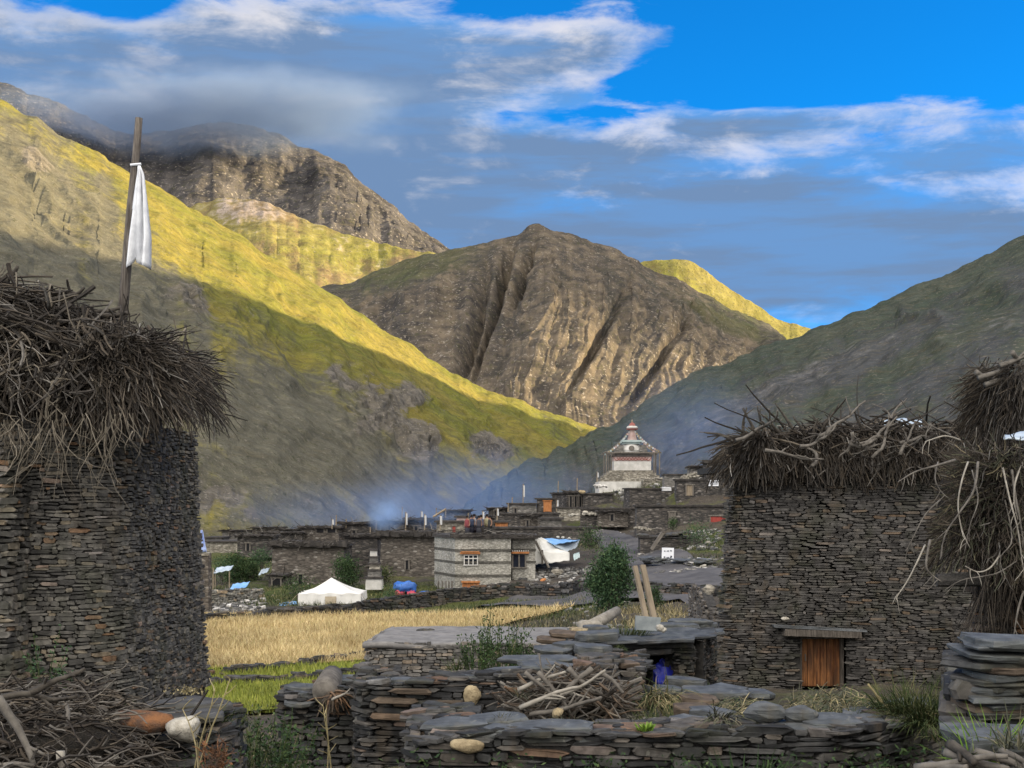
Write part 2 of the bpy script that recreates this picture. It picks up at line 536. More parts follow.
def gb(px, py, cx, cy, sx, sy, ang=0.0):
    c, s = math.cos(ang), math.sin(ang)
    dx, dy = px - cx, py - cy
    u, v = dx * c + dy * s, -dx * s + dy * c
    return np.exp(-(u / sx) ** 2 - (v / sy) ** 2)


def w3(rows): return [tuple(W(*r)) for r in rows]


# --- ground: one sheet, from behind the camera to the far end of the valley
GT = {  # column (image x) : (distance, height) pairs
    -900: [(3, -1.8), (14, -2.8), (30, -3.6), (60, -6.8), (130, -6.8), (260, -7.6), (400, -9.5)],
    100: [(3, -1.8), (10, -2.5), (14, -3.0), (22, -3.2), (30, -3.6), (40, -6.5), (48, -7.0), (90, -7.1), (130, -6.9), (180, -6.6), (260, -7.6), (400, -9.5)],
    250: [(3, -1.8), (10, -2.6), (14, -3.2), (20, -4), (40, -6.8), (48, -7.05), (90, -7.1), (112, -6.8), (150, -6.0), (220, -6.8), (400, -9.5)],
    430: [(3, -1.8), (10, -2.8), (14, -3.1), (16, -3.0), (18, -2.6), (24, -3.4), (30, -4.5), (42, -6), (60, -7), (92, -7), (100, -6.6), (115, -6.2), (130, -5.0), (150, -4.4), (220, -5), (400, -9)],
    540: [(3, -1.8), (8, -2.9), (12.9, -3.1), (13.2, -2.6), (16, -2.6), (18, -2.35), (23, -2.75), (28, -4.2), (42, -6), (65, -6.7), (92, -6.7), (99, -5.9), (105, -5.0), (120, -4.0), (135, -3.3), (150, -1.9), (170, -1.8), (260, -4), (400, -8)],
    620: [(3, -1.8), (8, -2.9), (12.9, -3.1), (13.2, -2.5), (16, -2.5), (20, -3.0), (26, -3.6), (40, -5.5), (75, -6.0), (85, -6.0), (110, -4.6), (140, -3.2), (150, -1.3), (160, .9), (175, 1.5), (200, .5), (400, 0)],
    700: [(3, -1.8), (8, -2.9), (12.9, -3.1), (13.2, -2.45), (20, -3.2), (33, -4.5), (45, -5.3), (75, -6), (85, -5.7), (100, -4.7), (112, -3.7), (124, -2.7), (126, -1.2), (138, -.4), (140, 1.6), (160, 2.8), (180, 3.4), (260, 4), (400, 6)],
    900: [(3, -1.7), (8, -2.1), (10, -2.3), (12.9, -3.0), (14.5, -2.5), (20, -3.3), (33, -4.5), (60, -5), (100, -1.5), (140, 3), (200, 9), (400, 10)],
    1500: [(3, -1.5), (10, -2.0), (20, -3.0), (33, -4), (60, -3), (100, 2), (200, 8), (400, 8)],
    2600: [(3, -1.5), (10, -1.8), (20, -2.2), (33, -2), (60, 3), (100, 6), (200, 8), (400, 8)],
}
_gc = sorted(GT)


def ground_z(x, y):
    x = np.asarray(x, float); y = np.asarray(y, float)
    yy = np.maximum(y, 1.5)
    px = np.clip(512 + FOC * x / yy, _gc[0], _gc[-1])
    ly = np.log(np.clip(yy, 2.5, 400))
    cols = np.array([np.interp(ly, np.log([a for a, _ in GT[c]]), [b for _, b in GT[c]]) for c in _gc])
    z = np.zeros_like(px)
    for i in range(len(_gc) - 1):
        k = (px >= _gc[i]) & (px <= _gc[i + 1])
        f = (px - _gc[i]) / (_gc[i + 1] - _gc[i]); f = f * f * (3 - 2 * f)
        z = np.where(k, cols[i] * (1 - f) + cols[i + 1] * f, z)
    return z


def gz(x, y):
    return float(ground_z(np.array([x]), np.array([y]))[0])


def make_ground():
    ys = np.concatenate([np.linspace(-40, 2, 14), np.geomspace(2.5, 400, 230), np.geomspace(440, 9000, 24)])
    us = np.concatenate([np.linspace(-1500, -100, 22), np.linspace(-60, 1100, 190), np.linspace(1140, 2900, 30)])
    YY, UU = np.meshgrid(ys, us, indexing='ij')
    XX = (UU - 512) * np.maximum(YY, 3.0) / FOC
    XX = np.where(YY < 3, (UU - 512) / FOC * (3 + (3 - YY) * 1.0), XX)
    ZZ = ground_z(XX, YY)
    ZZ = ZZ + .10 * fbm(XX / 2.2, YY / 2.2, o=4) * np.clip(YY / 14, .3, 2.0)
    fld = (YY > 44) & (YY < 92) & (UU > 120) & (UU < 600)
    ZZ = np.where(fld, ground_z(XX, YY) - .05, ZZ)
    px, py = pix(np.stack([XX, YY, ZZ], -1))
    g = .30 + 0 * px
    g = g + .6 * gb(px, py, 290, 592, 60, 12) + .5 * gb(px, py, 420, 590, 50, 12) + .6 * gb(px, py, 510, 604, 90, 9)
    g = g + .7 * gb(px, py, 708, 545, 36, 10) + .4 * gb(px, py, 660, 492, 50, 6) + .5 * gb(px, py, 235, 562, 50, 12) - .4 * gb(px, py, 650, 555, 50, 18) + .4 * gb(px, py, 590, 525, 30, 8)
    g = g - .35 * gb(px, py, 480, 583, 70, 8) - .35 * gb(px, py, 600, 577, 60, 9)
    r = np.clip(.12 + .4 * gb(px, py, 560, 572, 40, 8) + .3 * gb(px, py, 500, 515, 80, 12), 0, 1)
    P = np.stack([XX, YY, ZZ], -1)
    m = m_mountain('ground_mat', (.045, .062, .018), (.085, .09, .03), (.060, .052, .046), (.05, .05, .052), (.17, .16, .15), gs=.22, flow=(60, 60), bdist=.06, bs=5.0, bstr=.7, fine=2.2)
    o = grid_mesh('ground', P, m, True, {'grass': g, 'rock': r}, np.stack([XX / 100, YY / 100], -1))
    tag(o, kind='structure')
make_ground()


# --- hills
def hills():
    # left valley side, green and sunlit along its crest
    crest = w3([(-900, -260, 640), (-500, -140, 720), (-250, -20, 780), (0, 98, 850), (60, 134, 868), (130, 172, 885), (200, 212, 905), (260, 248, 925), (330, 292, 955), (400, 338, 985), (470, 381, 1025), (530, 404, 1070), (595, 428, 1130), (680, 452, 1250)])
    foot = w3([(-900, 590, 150), (-500, 565, 190), (-250, 555, 215), (0, 552, 245), (60, 550, 255), (130, 549, 262), (200, 547, 270), (260, 546, 285), (330, 544, 320), (400, 538, 380), (470, 525, 480), (530, 490, 640), (595, 462, 900), (680, 470, 1150)])
    def rel(S, V, P, L):
        x, y, z = P[..., 0], P[..., 1], P[..., 2]
        env = np.clip(V * 3, .15, 1) * np.clip((1.02 - V) * 5, .25, 1)
        gul = -np.abs(fbm(L / 34 + .7 * fbm(x / 90, y / 90, z / 90, o=3), V * 1.3, 2.0, o=3)) * 3.5
        px, py = pix(P)
        oc = rockmask(px, py)
        return env * (fbm(x / 130, y / 130, z / 130, o=5) * 5 + gul + oc * (ridged(L / 9 + fbm(x / 30, y / 30, z / 30, o=3) * 1.2, V * 9, 5.0, o=4) * 2.6)) + fbm(x / 14, y / 14, z / 14, o=4) * 1.0
    def rockmask(px, py):
        n = fbm(px / 38, py / 26, 3.0, o=4) * .5
        band = gb(px, py, 385, 395, 62, 22, .45) + 1.1 * gb(px, py, 430, 438, 75, 20, .12) + .9 * gb(px, py, 475, 455, 50, 18) + gb(px, py, 195, 300, 60, 18, .35) * .8 + gb(px, py, 300, 350, 50, 14, .6) * .5
        low = gb(px, py, 240, 500, 95, 26, .12) * 1.1 + gb(px, py, 40, 165, 45, 14, .7) * .7
        return np.clip((band + low) * .54 + n * (.2 + band + low), 0, 1)
    def at(S, V, P, L):
        px, py = pix(P)
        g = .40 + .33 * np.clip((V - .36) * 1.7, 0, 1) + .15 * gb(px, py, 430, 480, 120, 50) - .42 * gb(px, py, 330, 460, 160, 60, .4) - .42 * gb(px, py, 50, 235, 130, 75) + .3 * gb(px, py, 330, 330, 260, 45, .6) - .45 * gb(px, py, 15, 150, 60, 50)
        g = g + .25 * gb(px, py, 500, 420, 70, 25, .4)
        return {'grass': g, 'rock': rockmask(px, py)}
    m = m_mountain('hill_grass', (.112, .112, .022), (.158, .130, .030), (.092, .086, .062), (.082, .074, .058), (.124, .109, .088), gs=.018, flow=(60, 2.0), bdist=3.0, bs=.12, bstr=.55, fine=.12)
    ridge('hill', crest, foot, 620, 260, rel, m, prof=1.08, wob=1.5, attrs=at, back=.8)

    # right valley side: the shaded slope, running on past the right edge and behind the viewer
    crest = w3([(440, 520, 470), (480, 496, 520), (520, 468, 590), (592, 434, 690), (640, 405, 730), (700, 373, 770), (760, 350, 800), (830, 323, 830), (930, 280, 850), (1024, 235, 850), (1130, 190, 800)])
    crest += [(430, 640, 215), (495, 500, 232), (560, 330, 250), (600, 120, 265), (600, -120, 270), (560, -420, 250)]
    foot = [(-24, 440, -12), (-14, 410, -12), (6, 350, -12), (24, 310, -12), (34, 280, -10), (44, 255, -8), (53, 235, -6), (62, 215, -4), (72, 195, 6), (82, 175, 6), (90, 155, 5), (97, 130, 4), (100, 105, 2), (100, 70, 0), (100, 30, -2), (100, -60, -3), (100, -250, -4)]
    def rel2(S, V, P, L):
        x, y, z = P[..., 0], P[..., 1], P[..., 2]
        env = np.clip(V * 3, .1, 1) * np.clip((1.03 - V) * 5, .15, 1)
        gul = -np.abs(fbm(L / 40 + .6 * fbm(x / 80, y / 80, z / 80, o=3), V * 1.2, 9.0, o=3)) * 4
        return env * (fbm(x / 110 + 5, y / 110, z / 110, o=5) * 5 + gul) + fbm(x / 12, y / 12, z / 12, o=4) * .9
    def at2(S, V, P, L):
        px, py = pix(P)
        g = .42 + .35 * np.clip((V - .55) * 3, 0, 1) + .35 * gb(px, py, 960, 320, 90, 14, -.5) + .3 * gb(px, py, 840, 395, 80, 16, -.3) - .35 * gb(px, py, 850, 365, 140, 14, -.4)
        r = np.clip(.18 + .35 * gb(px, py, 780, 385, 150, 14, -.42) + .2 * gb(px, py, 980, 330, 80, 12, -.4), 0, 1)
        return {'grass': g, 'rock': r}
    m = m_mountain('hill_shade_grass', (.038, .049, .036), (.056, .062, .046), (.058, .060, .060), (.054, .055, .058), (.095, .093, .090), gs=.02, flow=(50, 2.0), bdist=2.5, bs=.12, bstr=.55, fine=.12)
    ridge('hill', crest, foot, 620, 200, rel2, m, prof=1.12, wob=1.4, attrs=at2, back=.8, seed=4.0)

    # rocky peak closing the valley
    crest = w3([(190, 330, 2300), (270, 305, 2300), (340, 285, 2300), (400, 262, 2280), (450, 252, 2250), (490, 240, 2230), (520, 229, 2220), (541, 223, 2220), (566, 233, 2230), (600, 246, 2250), (640, 261, 2280), (680, 281, 2300), (720, 303, 2320), (760, 323, 2340), (800, 345, 2360), (860, 380, 2380)])
    foot = w3([(190, 460, 1650), (270, 450, 1600), (340, 445, 1560), (400, 443, 1540), (450, 440, 1530), (490, 440, 1520), (520, 440, 1520), (541, 440, 1520), (566, 440, 1520), (600, 440, 1530), (640, 440, 1540), (680, 440, 1560), (720, 440, 1580), (760, 440, 1610), (800, 445, 1650), (860, 450, 1700)])
    def rel3(S, V, P, L):
        x, y, z = P[..., 0], P[..., 1], P[..., 2]
        px, py = pix(P)
        env = np.clip((1.0 - V) * 3.5, .06, 1) * np.clip(V * 4 + .3, 0, 1)
        w = fbm(x / 260, z / 260, y / 260, o=4) * 30
        q = x + (432 - z) * (.30 + .30 * np.clip((px - 540) / 180, -.4, 1)) + w
        r1 = ridged(q / 150, V * .8, 3.0, o=2, g=.45) * 9
        r2 = ridged(q / 46, V * 1.6, 8.0, o=3, g=.6) * 5.5
        rr = ridged(q / 15, V * 4, 11.0, o=3, g=.6) * 2.2
        wp = w * .10
        cut = -62 * gb(px + wp, py, 496 - (py - 300) * .28, 300, 5, 62) - 46 * gb(px + wp, py, 524 - (py - 270) * .30, 268, 5, 34) - 34 * gb(px + wp, py, 474 - (py - 330) * .22, 330, 6, 60)
        cut = cut - 24 * gb(px + wp, py, 600 - (py - 340) * .55, 350, 5, 50) - 22 * gb(px + wp, py, 668 - (py - 350) * .7, 360, 5, 40)
        return env * (r1 + r2 + rr + cut) + fbm(x / 30, y / 30, z / 30, o=4) * 3
    def at3(S, V, P, L):
        px, py = pix(P)
        g = .30 + .45 * gb(px, py, 400, 275, 70, 22, -.3) + .40 * gb(px, py, 745, 325, 60, 24, .4) + .2 * gb(px, py, 640, 280, 60, 14, .4) - .45 * gb(px, py, 660, 390, 110, 45, -.3) - .4 * gb(px, py, 420, 330, 45, 40)
        r = np.clip(.62 + .40 * gb(px, py, 660, 385, 110, 45, -.3) + .35 * gb(px, py, 430, 330, 50, 40) - .6 * gb(px, py, 400, 270, 70, 18, -.3) - .55 * gb(px, py, 750, 325, 60, 22, .4), 0, 1)
        return {'grass': g, 'rock': r}
    m = m_mountain('mountain_rock', (.054, .058, .030), (.068, .064, .036), (.060, .055, .045), (.041, .038, .036), (.105, .084, .060), gs=.008, flow=(28, 1.2), bdist=5.0, bs=.035, bstr=.5, fine=.035)
    ridge('mountain', crest, foot, 560, 300, rel3, m, prof=.95, wob=5.0, attrs=at3, seed=8.0)

    # sunny shoulder behind the peak on its right
    crest = w3([(560, 300, 2900), (600, 275, 2880), (640, 263, 2860), (668, 260, 2850), (692, 263, 2850), (716, 277, 2860), (745, 298, 2880), (775, 316, 2900), (805, 327, 2920), (850, 345, 2960), (900, 372, 3000)])
    foot = w3([(560, 450, 2500)] + [(x, 450, 2480) for x in (600, 640, 668, 692, 716, 745, 775, 805, 850)] + [(900, 460, 2520)])
    def rel4(S, V, P, L):
        x, y, z = P[..., 0], P[..., 1], P[..., 2]
        return np.clip((1.03 - V) * 5, .15, 1) * (fbm(x / 220, y / 220, z / 220, o=5) * 16) + fbm(x / 40, y / 40, z / 40, o=4) * 2
    def at4(S, V, P, L): return {'grass': .62 + 0 * S, 'rock': .12 + 0 * S}
    m = m_mountain('far_grass', (.15, .145, .03), (.17, .145, .045), (.16, .115, .062), (.15, .12, .10), (.26, .21, .17), gs=.006, flow=(14, 1.5), bdist=8.0, bs=.04, fine=.04)
    ridge('hill', crest, foot, 220, 90, rel4, m, wob=3.0, attrs=at4, seed=12.0)

    # pale green hump between the left valley side and the cloudy range
    crest = w3([(60, 300, 3100), (120, 250, 3080), (170, 216, 3050), (205, 203, 3030), (240, 198, 3000), (268, 204, 2990), (300, 217, 2980), (340, 231, 2960), (380, 243, 2940), (420, 252, 2920), (470, 262, 2900), (540, 300, 2900)])
    foot = w3([(60, 450, 2300)] + [(x, 440, 2280) for x in (120, 170, 205, 240, 268, 300, 340, 380, 420, 470)] + [(540, 450, 2300)])
    def rel5(S, V, P, L):
        x, y, z = P[..., 0], P[..., 1], P[..., 2]
        return np.clip((1.02 - V) * 5, .12, 1) * (fbm(x / 240, y / 240, z / 240, o=5) * 14 + ridged(L / 120, V * 1.5, 4.0, o=4) * 7) + fbm(x / 40, y / 40, z / 40, o=4) * 3
    def at5(S, V, P, L):
        px, py = pix(P)
        return {'grass': .5 + .2 * gb(px, py, 340, 250, 70, 16), 'rock': np.clip(.32 + .3 * gb(px, py, 260, 210, 50, 14), 0, 1)}
    ridge('hill', crest, foot, 260, 120, rel5, m, wob=4.0, attrs=at5, seed=17.0)

    # high rocky range that runs up into the cloud
    crest = w3([(-700, 60, 5200), (-300, 70, 5200), (-100, 76, 5100), (0, 84, 5000), (30, 95, 5000), (75, 112, 5000), (110, 128, 5000), (145, 133, 5000), (185, 128, 5050), (230, 122, 5100), (275, 138, 5100), (310, 152, 5050), (340, 168, 5000), (362, 186, 5000), (385, 205, 5000), (410, 226, 5000), (445, 249, 5000), (490, 280, 5000), (560, 330, 5050)])
    foot = w3([(-700, 420, 3400), (-300, 400, 3400)] + [(x, 380, 3350) for x in (-100, 0, 30, 75, 110, 145, 185, 230, 275, 310, 340, 362, 385, 410, 445, 490)] + [(560, 400, 3400)])
    def rel6(S, V, P, L):
        x, y, z = P[..., 0], P[..., 1], P[..., 2]
        env = np.clip((1.02 - V) * 4, .2, 1)
        return env * (ridged(x / 420 + .3 * fbm(x / 500, y / 500, o=3), y / 900, z / 420, o=6, g=.5) * 30 + ridged(L / 130, V * 2, 6.0, o=4) * 12) + fbm(x / 60, y / 60, z / 60, o=4) * 6
    def at6(S, V, P, L):
        px, py = pix(P)
        return {'grass': .25 + .2 * gb(px, py, 120, 190, 80, 25, .6), 'rock': np.clip(.75 - .3 * gb(px, py, 130, 190, 90, 20, .6), 0, 1)}
    m = m_mountain('high_rock', (.055, .054, .036), (.062, .057, .042), (.055, .050, .046), (.036, .034, .035), (.080, .072, .066), gs=.004, flow=(10, 1.2), bdist=25.0, bs=.016, bstr=.9, fine=.014)
    ridge('mountain', crest, foot, 380, 170, rel6, m, wob=9.0, attrs=at6, seed=23.0)
hills()
# ------------------------------------------------------------------ materials of the built things
G = lambda v, r=1.0, g=1.0, b=1.0: (v * r, v * g, v * b)
M = {}
M['slate_left'] = m_island('slate_left', [(0, (.042, .040, .037)), (.3, (.072, .068, .061)), (.6, (.102, .096, .085)), (.82, (.138, .128, .109)), (.94, (.165, .138, .098)), (.98, (.18, .105, .06)), (1, (.22, .20, .18))], nscale=7, bmp=.6, bdist=.015, stain=.28)
M['slate_pale'] = m_island('slate_pale', [(0, (.10, .095, .085)), (.4, (.19, .18, .155)), (.8, (.28, .265, .225)), (.95, (.30, .22, .13)), (1, (.36, .34, .30))], nscale=7, bmp=.6, bdist=.015, stain=.3)
M['slate_right'] = m_island('slate_right', [(0, (.040, .037, .034)), (.35, (.060, .056, .052)), (.7, (.084, .079, .073)), (.9, (.105, .095, .083)), (.965, (.13, .09, .058)), (1, (.16, .15, .14))], nscale=6, bmp=.6, bdist=.015, stain=.35)
M['slate_dark'] = m_island('slate_dark', [(0, (.018, .018, .018)), (.4, (.038, .038, .038)), (.7, (.060, .058, .055)), (.9, (.085, .074, .062)), (.96, (.12, .072, .045)), (1, (.12, .12, .118))], nscale=7, bmp=.7, bdist=.015, stain=.35)
M['slab'] = m_island('slab', [(0, (.042, .045, .048)), (.5, (.066, .071, .075)), (.8, (.092, .098, .102)), (1, (.085, .076, .066))], nscale=5, rough=.7, bmp=.7, bdist=.012, spec=.35, stretch=(1, 1, 4), stain=.3)
M['slab_brown'] = m_island('slab_brown', [(0, (.045, .039, .033)), (.6, (.088, .066, .047)), (1, (.15, .085, .045))], nscale=5, bmp=.7, bdist=.012, stretch=(1, 1, 4))
M['core'] = m_plain('wall_core', (.022, .021, .019), (.055, .051, .046), 9, .95, .8, .03)
M['twig'] = m_island('twig', [(0, (.020, .017, .014)), (.5, (.045, .039, .033)), (.8, (.078, .070, .060)), (.94, (.135, .124, .108)), (1, (.22, .205, .18))], nscale=12, bmp=0, namt=.35)
M['twig_dark'] = m_island('twig_dark', [(0, (.016, .013, .010)), (.5, (.035, .028, .021)), (.85, (.065, .052, .038)), (1, (.12, .10, .075))], nscale=12, bmp=0, namt=.35)
M['twig_pale'] = m_island('twig_pale', [(0, (.07, .06, .045)), (.6, (.14, .12, .09)), (1, (.24, .21, .165))], nscale=12, bmp=0, namt=.3)
M['branch'] = m_plain('bare_branch', (.07, .062, .052), (.15, .135, .115), 9, .85, .6, .01, stretch=(1, 1, 1))
M['branch_dark'] = m_plain('dark_branch', (.025, .021, .017), (.075, .065, .052), 9, .85, .6, .01)
M['branch_pale'] = m_plain('pale_branch', (.19, .17, .14), (.31, .285, .24), 9, .85, .4, .01)
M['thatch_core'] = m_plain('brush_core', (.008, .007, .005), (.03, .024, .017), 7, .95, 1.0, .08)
M['cloth'] = m_plain('white_cloth', (.55, .56, .58), (.72, .73, .74), 5, .9, .3, .02, spec=.1)
M['pole'] = m_plain('weathered_pole', (.055, .046, .038), (.15, .13, .11), 6, .85, .5, .01, stretch=(6, 6, .6))
M['white_rock'] = m_plain('white_rock', (.30, .275, .225), (.48, .45, .385), 9, .85, .9, .03)
M['orange_rock'] = m_plain('orange_rock', (.045, .036, .031), (.21, .092, .036), 6, .85, 1.0, .03)
M['yellow_rock'] = m_plain('yellow_rock', (.20, .155, .09), (.36, .29, .175), 9, .85, .9, .03)
M['grass'] = m_island('grass', [(0, (.020, .035, .012)), (.5, (.045, .065, .020)), (.85, (.085, .095, .035)), (1, (.16, .14, .07))], nscale=3, bmp=0, namt=.3)
M['grass_bright'] = m_island('grass_bright', [(0, (.06, .12, .012)), (.6, (.12, .21, .02)), (1, (.20, .28, .05))], nscale=3, bmp=0, namt=.25)
M['grass_grey'] = m_island('grass_grey', [(0, (.035, .04, .025)), (.5, (.07, .072, .045)), (.85, (.12, .11, .07)), (1, (.24, .20, .12))], nscale=3, bmp=0, namt=.3)
M['straw'] = m_island('straw', [(0, (.10, .085, .045)), (.5, (.20, .165, .08)), (1, (.38, .32, .18))], nscale=3, bmp=0, namt=.3)
M['leaf'] = m_island('leaf', [(0, (.012, .028, .010)), (.5, (.028, .055, .018)), (.85, (.045, .078, .024)), (1, (.075, .10, .035))], nscale=2, bmp=0, namt=.3)
M['leaf_willow'] = m_island('leaf_willow', [(0, (.018, .042, .020)), (.5, (.036, .072, .030)), (.85, (.055, .098, .040)), (1, (.085, .125, .05))], nscale=2, bmp=0, namt=.3)


def rot2(p, c, a):
    x, y = p[0] - c[0], p[1] - c[1]; s, k = math.sin(a), math.cos(a)
    return (c[0] + x * k - y * s, c[1] + x * s + y * k)


def round_path(pts, r=.3, n=5):
    """polyline with rounded inner corners"""
    out = [Vector(pts[0])]
    for i in range(1, len(pts) - 1):
        a, b, c = Vector(pts[i - 1]), Vector(pts[i]), Vector(pts[i + 1])
        d1, d2 = (a - b).normalized(), (c - b).normalized()
        q1, q2 = b + d1 * r, b + d2 * r
        for k in range(n + 1):
            t = k / n
            out.append(q1 * (1 - t) ** 2 + b * 2 * t * (1 - t) + q2 * t ** 2)
    out.append(Vector(pts[-1]))
    return out


def drystone(mb, path, zb, zt, ch=(.05, .11), ln=(.15, .45), D=.05, bt=0.0, thick=.45, rng=random, core=True, hole=None, cap=False, wav=.03, gap=.006, bulge=.02):
    """courses of separate flat stones along a plan path (outward is to the right of travel); core is material slot 1.
    zt may be a function of the fraction along the path; hole = (s0, s1, z0, z1) leaves an opening"""
    P = [Vector((p[0], p[1])) for p in path]
    seg = [(P[i + 1] - P[i]).length for i in range(len(P) - 1)]
    cum = [0]
    for q in seg: cum.append(cum[-1] + q)
    T = cum[-1]
    ztf = zt if callable(zt) else (lambda f: zt)
    def at(s):
        i = 0
        while i < len(seg) - 1 and s > cum[i + 1]: i += 1
        t = (s - cum[i]) / max(seg[i], 1e-6)
        p = P[i].lerp(P[i + 1], max(0, min(1, t))); ax = (P[i + 1] - P[i]).normalized()
        return p, ax
    zmax = max(ztf(k / 20) for k in range(21))
    z = zb
    ph = rng.uniform(0, 9)
    while z < zmax:
        h = rng.uniform(*ch)
        s = -rng.uniform(0, ln[0])
        while s < T:
            L = rng.uniform(*ln) * (1 if rng.random() < .8 else .5)
            sc = min(max(s + L / 2, 0), T)
            p, ax2 = at(sc)
            zz = z + wav * math.sin(sc * 1.3 + ph + z * 2) + wav * .5 * math.sin(sc * 3.7 + z * 5)
            hh = h * rng.uniform(.7, 1.25)
            if zz + hh * .15 < ztf(sc / T) and not (hole and hole[0] - L * .3 < sc < hole[1] + L * .3 and hole[2] < zz + h / 2 < hole[3]):
                ax = Vector((ax2.x, ax2.y, rng.uniform(-.05, .05))); ou = Vector((ax2.y, -ax2.x, 0))
                c = Vector((p.x, p.y, zz + h / 2)) - ou * (bt * (zz - zb) - bulge * (math.sin(sc * 1.15 + ph) * math.sin(zz * 1.6 + ph) + .5 * math.sin(sc * 2.9 + zz * 3)))
                mb.stone(c, ax, ou, L - gap, D * rng.uniform(.45, 1.35), hh - gap * .6, rng, 0)
            s += L
        z += h
    if core:
        n = 0; vs = []; fs = []
        pts = [at(T * k / 40) for k in range(41)] if not hole else None
        if hole:
            ss = sorted(set([T * k / 40 for k in range(41)] + [hole[0], hole[1]])); pts = [at(q) for q in ss]
        else: ss = [T * k / 40 for k in range(41)]
        for (p, ax), sq in zip(pts, ss):
            ou = Vector((ax.y, -ax.x)); zt_ = ztf(sq / T) - .03; H_ = zt_ - zb
            a = p - ou * .012; b = p - ou * (.012 + bt * H_); c = p - ou * (thick + bt * H_)
            vs += [(a.x, a.y, zb - .4), (b.x, b.y, zt_), (c.x, c.y, zt_), (c.x, c.y, zb - .4)]
        for i in range(len(ss) - 1):
            if hole and ss[i] >= hole[0] - 1e-6 and ss[i + 1] <= hole[1] + 1e-6: continue
            o = i * 4
            fs += [(o, o + 4, o + 5, o + 1), (o + 1, o + 5, o + 6, o + 2), (o + 2, o + 6, o + 7, o + 3)]
        e = (len(ss) - 1) * 4
        fs += [(0, 1, 2, 3), (e + 3, e + 2, e + 1, e)]
        mb.add(vs, fs, 1)
    if cap:
        for k in range(int(T * (thick + .1) / .035)):
            sc = rng.uniform(0, T); p, ax = at(sc); ou = Vector((ax.y, -ax.x))
            q = p - ou * (bt * (ztf(sc / T) - zb) + rng.uniform(-.04, thick - .05))
            L = rng.uniform(ln[0], ln[1] * .8)
            mb.slab((q.x, q.y, ztf(sc / T) + rng.uniform(-.035, .03)), (L, L * rng.uniform(.5, .9), rng.uniform(.03, .06)), math.atan2(ax.y, ax.x) + rng.uniform(-.7, .7), (rng.uniform(-.12, .12), rng.uniform(-.12, .12)), 7, rng)
    return at, T


def lumps(mb, c, size, rng, amp=.12, nu=28, nv=14, mi=0, zmin=-1.0, freq=1.0):
    """closed bumpy mound used as the dense inside of a brush heap"""
    vs, fs = [], []
    U, V = np.meshgrid(np.arange(nu) / nu * 2 * np.pi, np.linspace(0, np.pi, nv + 1))
    e = .62
    sx = np.sign(np.cos(U)) * np.abs(np.cos(U)) ** e * np.sin(V) ** e; sy = np.sign(np.sin(U)) * np.abs(np.sin(U)) ** e * np.sin(V) ** e
    sz = np.maximum(np.sign(np.cos(V)) * np.abs(np.cos(V)) ** e, zmin)
    k = 1 + amp * fbm(sx * 2.2 * freq + c[0], sy * 2.2 * freq + c[1], sz * 2.2 * freq + c[2], o=4)
    P = np.stack([c[0] + sx * k * size[0] / 2, c[1] + sy * k * size[1] / 2, c[2] + sz * k * size[2] / 2], -1).reshape(-1, 3)
    for i in range(nv):
        for j in range(nu):
            j2 = (j + 1) % nu
            fs.append((i * nu + j, (i + 1) * nu + j, (i + 1) * nu + j2, i * nu + j2))
    mb.add(P.tolist(), fs, mi)


def tuft(mb, c, n, h, spread, w=.012, bend=.2, rng=random, lean=(0, 0), mi=0):
    for _ in range(n):
        a, r = rng.uniform(0, 6.28), spread * rng.random() ** .5
        p = (c[0] + math.cos(a) * r, c[1] + math.sin(a) * r, c[2] - .02)
        d = (math.cos(a) * .45 + lean[0] + rng.uniform(-.25, .25), math.sin(a) * .45 + lean[1] + rng.uniform(-.25, .25), 1.0)
        mb.blade(p, d, h * rng.uniform(.5, 1.15), w * rng.uniform(.7, 1.3), bend * rng.uniform(.4, 1.5), 3, rng, mi)


def gnarl(p, d, L, r0, r1, mat, name, label, group, cat='branch', seed=0, wig=.28, bend=.0, fork=2, parent=None):
    """a single crooked branch with a fork or two"""
    rng = random.Random(seed); mb = MB()
    pts = mb.stick(p, d, L, r0, r1, bend, wig, 7, 8, rng)
    for k in range(fork):
        i = rng.randint(2, 6); q = pts[i]
        dd = (pts[i + 1] - pts[i]).normalized() + Vector((rng.uniform(-.8, .8), rng.uniform(-.4, .4), rng.uniform(-.5, .7)))
        rr = r0 + (r1 - r0) * i / 8
        mb.stick(q, dd, L * rng.uniform(.2, .42), rr * .7, r1 * .5, bend, wig * 1.2, 6, 5, rng)
    o = mb.build(name, mat, parent, True, loc=Vector(p) if parent is None else None)
    if parent is None: tag(o, label, cat, group)
    return o


# ================================================================== LEFT STONE HOUSE
def left_house():
    rng = random.Random(11)
    root = empty('stone_house', (-7.5, 22, -3.2), 'tall windowless dry stone house under a shaggy overhang of brushwood, beside the flag pole', 'house')
    mb = MB()
    path = round_path([(-11.5, 20.0), (-5.66, 20.0), (-5.50, 25.2)], 1.5, 10)
    drystone(mb, path, -3.3, 1.2, (.028, .078), (.08, .34), .04, .055, .6, rng, wav=.05)
    mb.build('wall', [M['slate_left'], M['core']], root)
    mb = MB()
    path = round_path([(-11.5, 19.35), (-6.98, 19.35), (-6.94, 20.1)], .18, 4)
    drystone(mb, path, -3.3, .7, (.05, .11), (.16, .42), .06, .022, .5, rng)
    mb.build('buttress', [M['slate_left'], M['core']], root)
    mb = MB(); mb.box((-8.6, 22.9, 1.1), (5.4, 5.0, .14)); mb.build('roof', M['core'], root)
left_house()


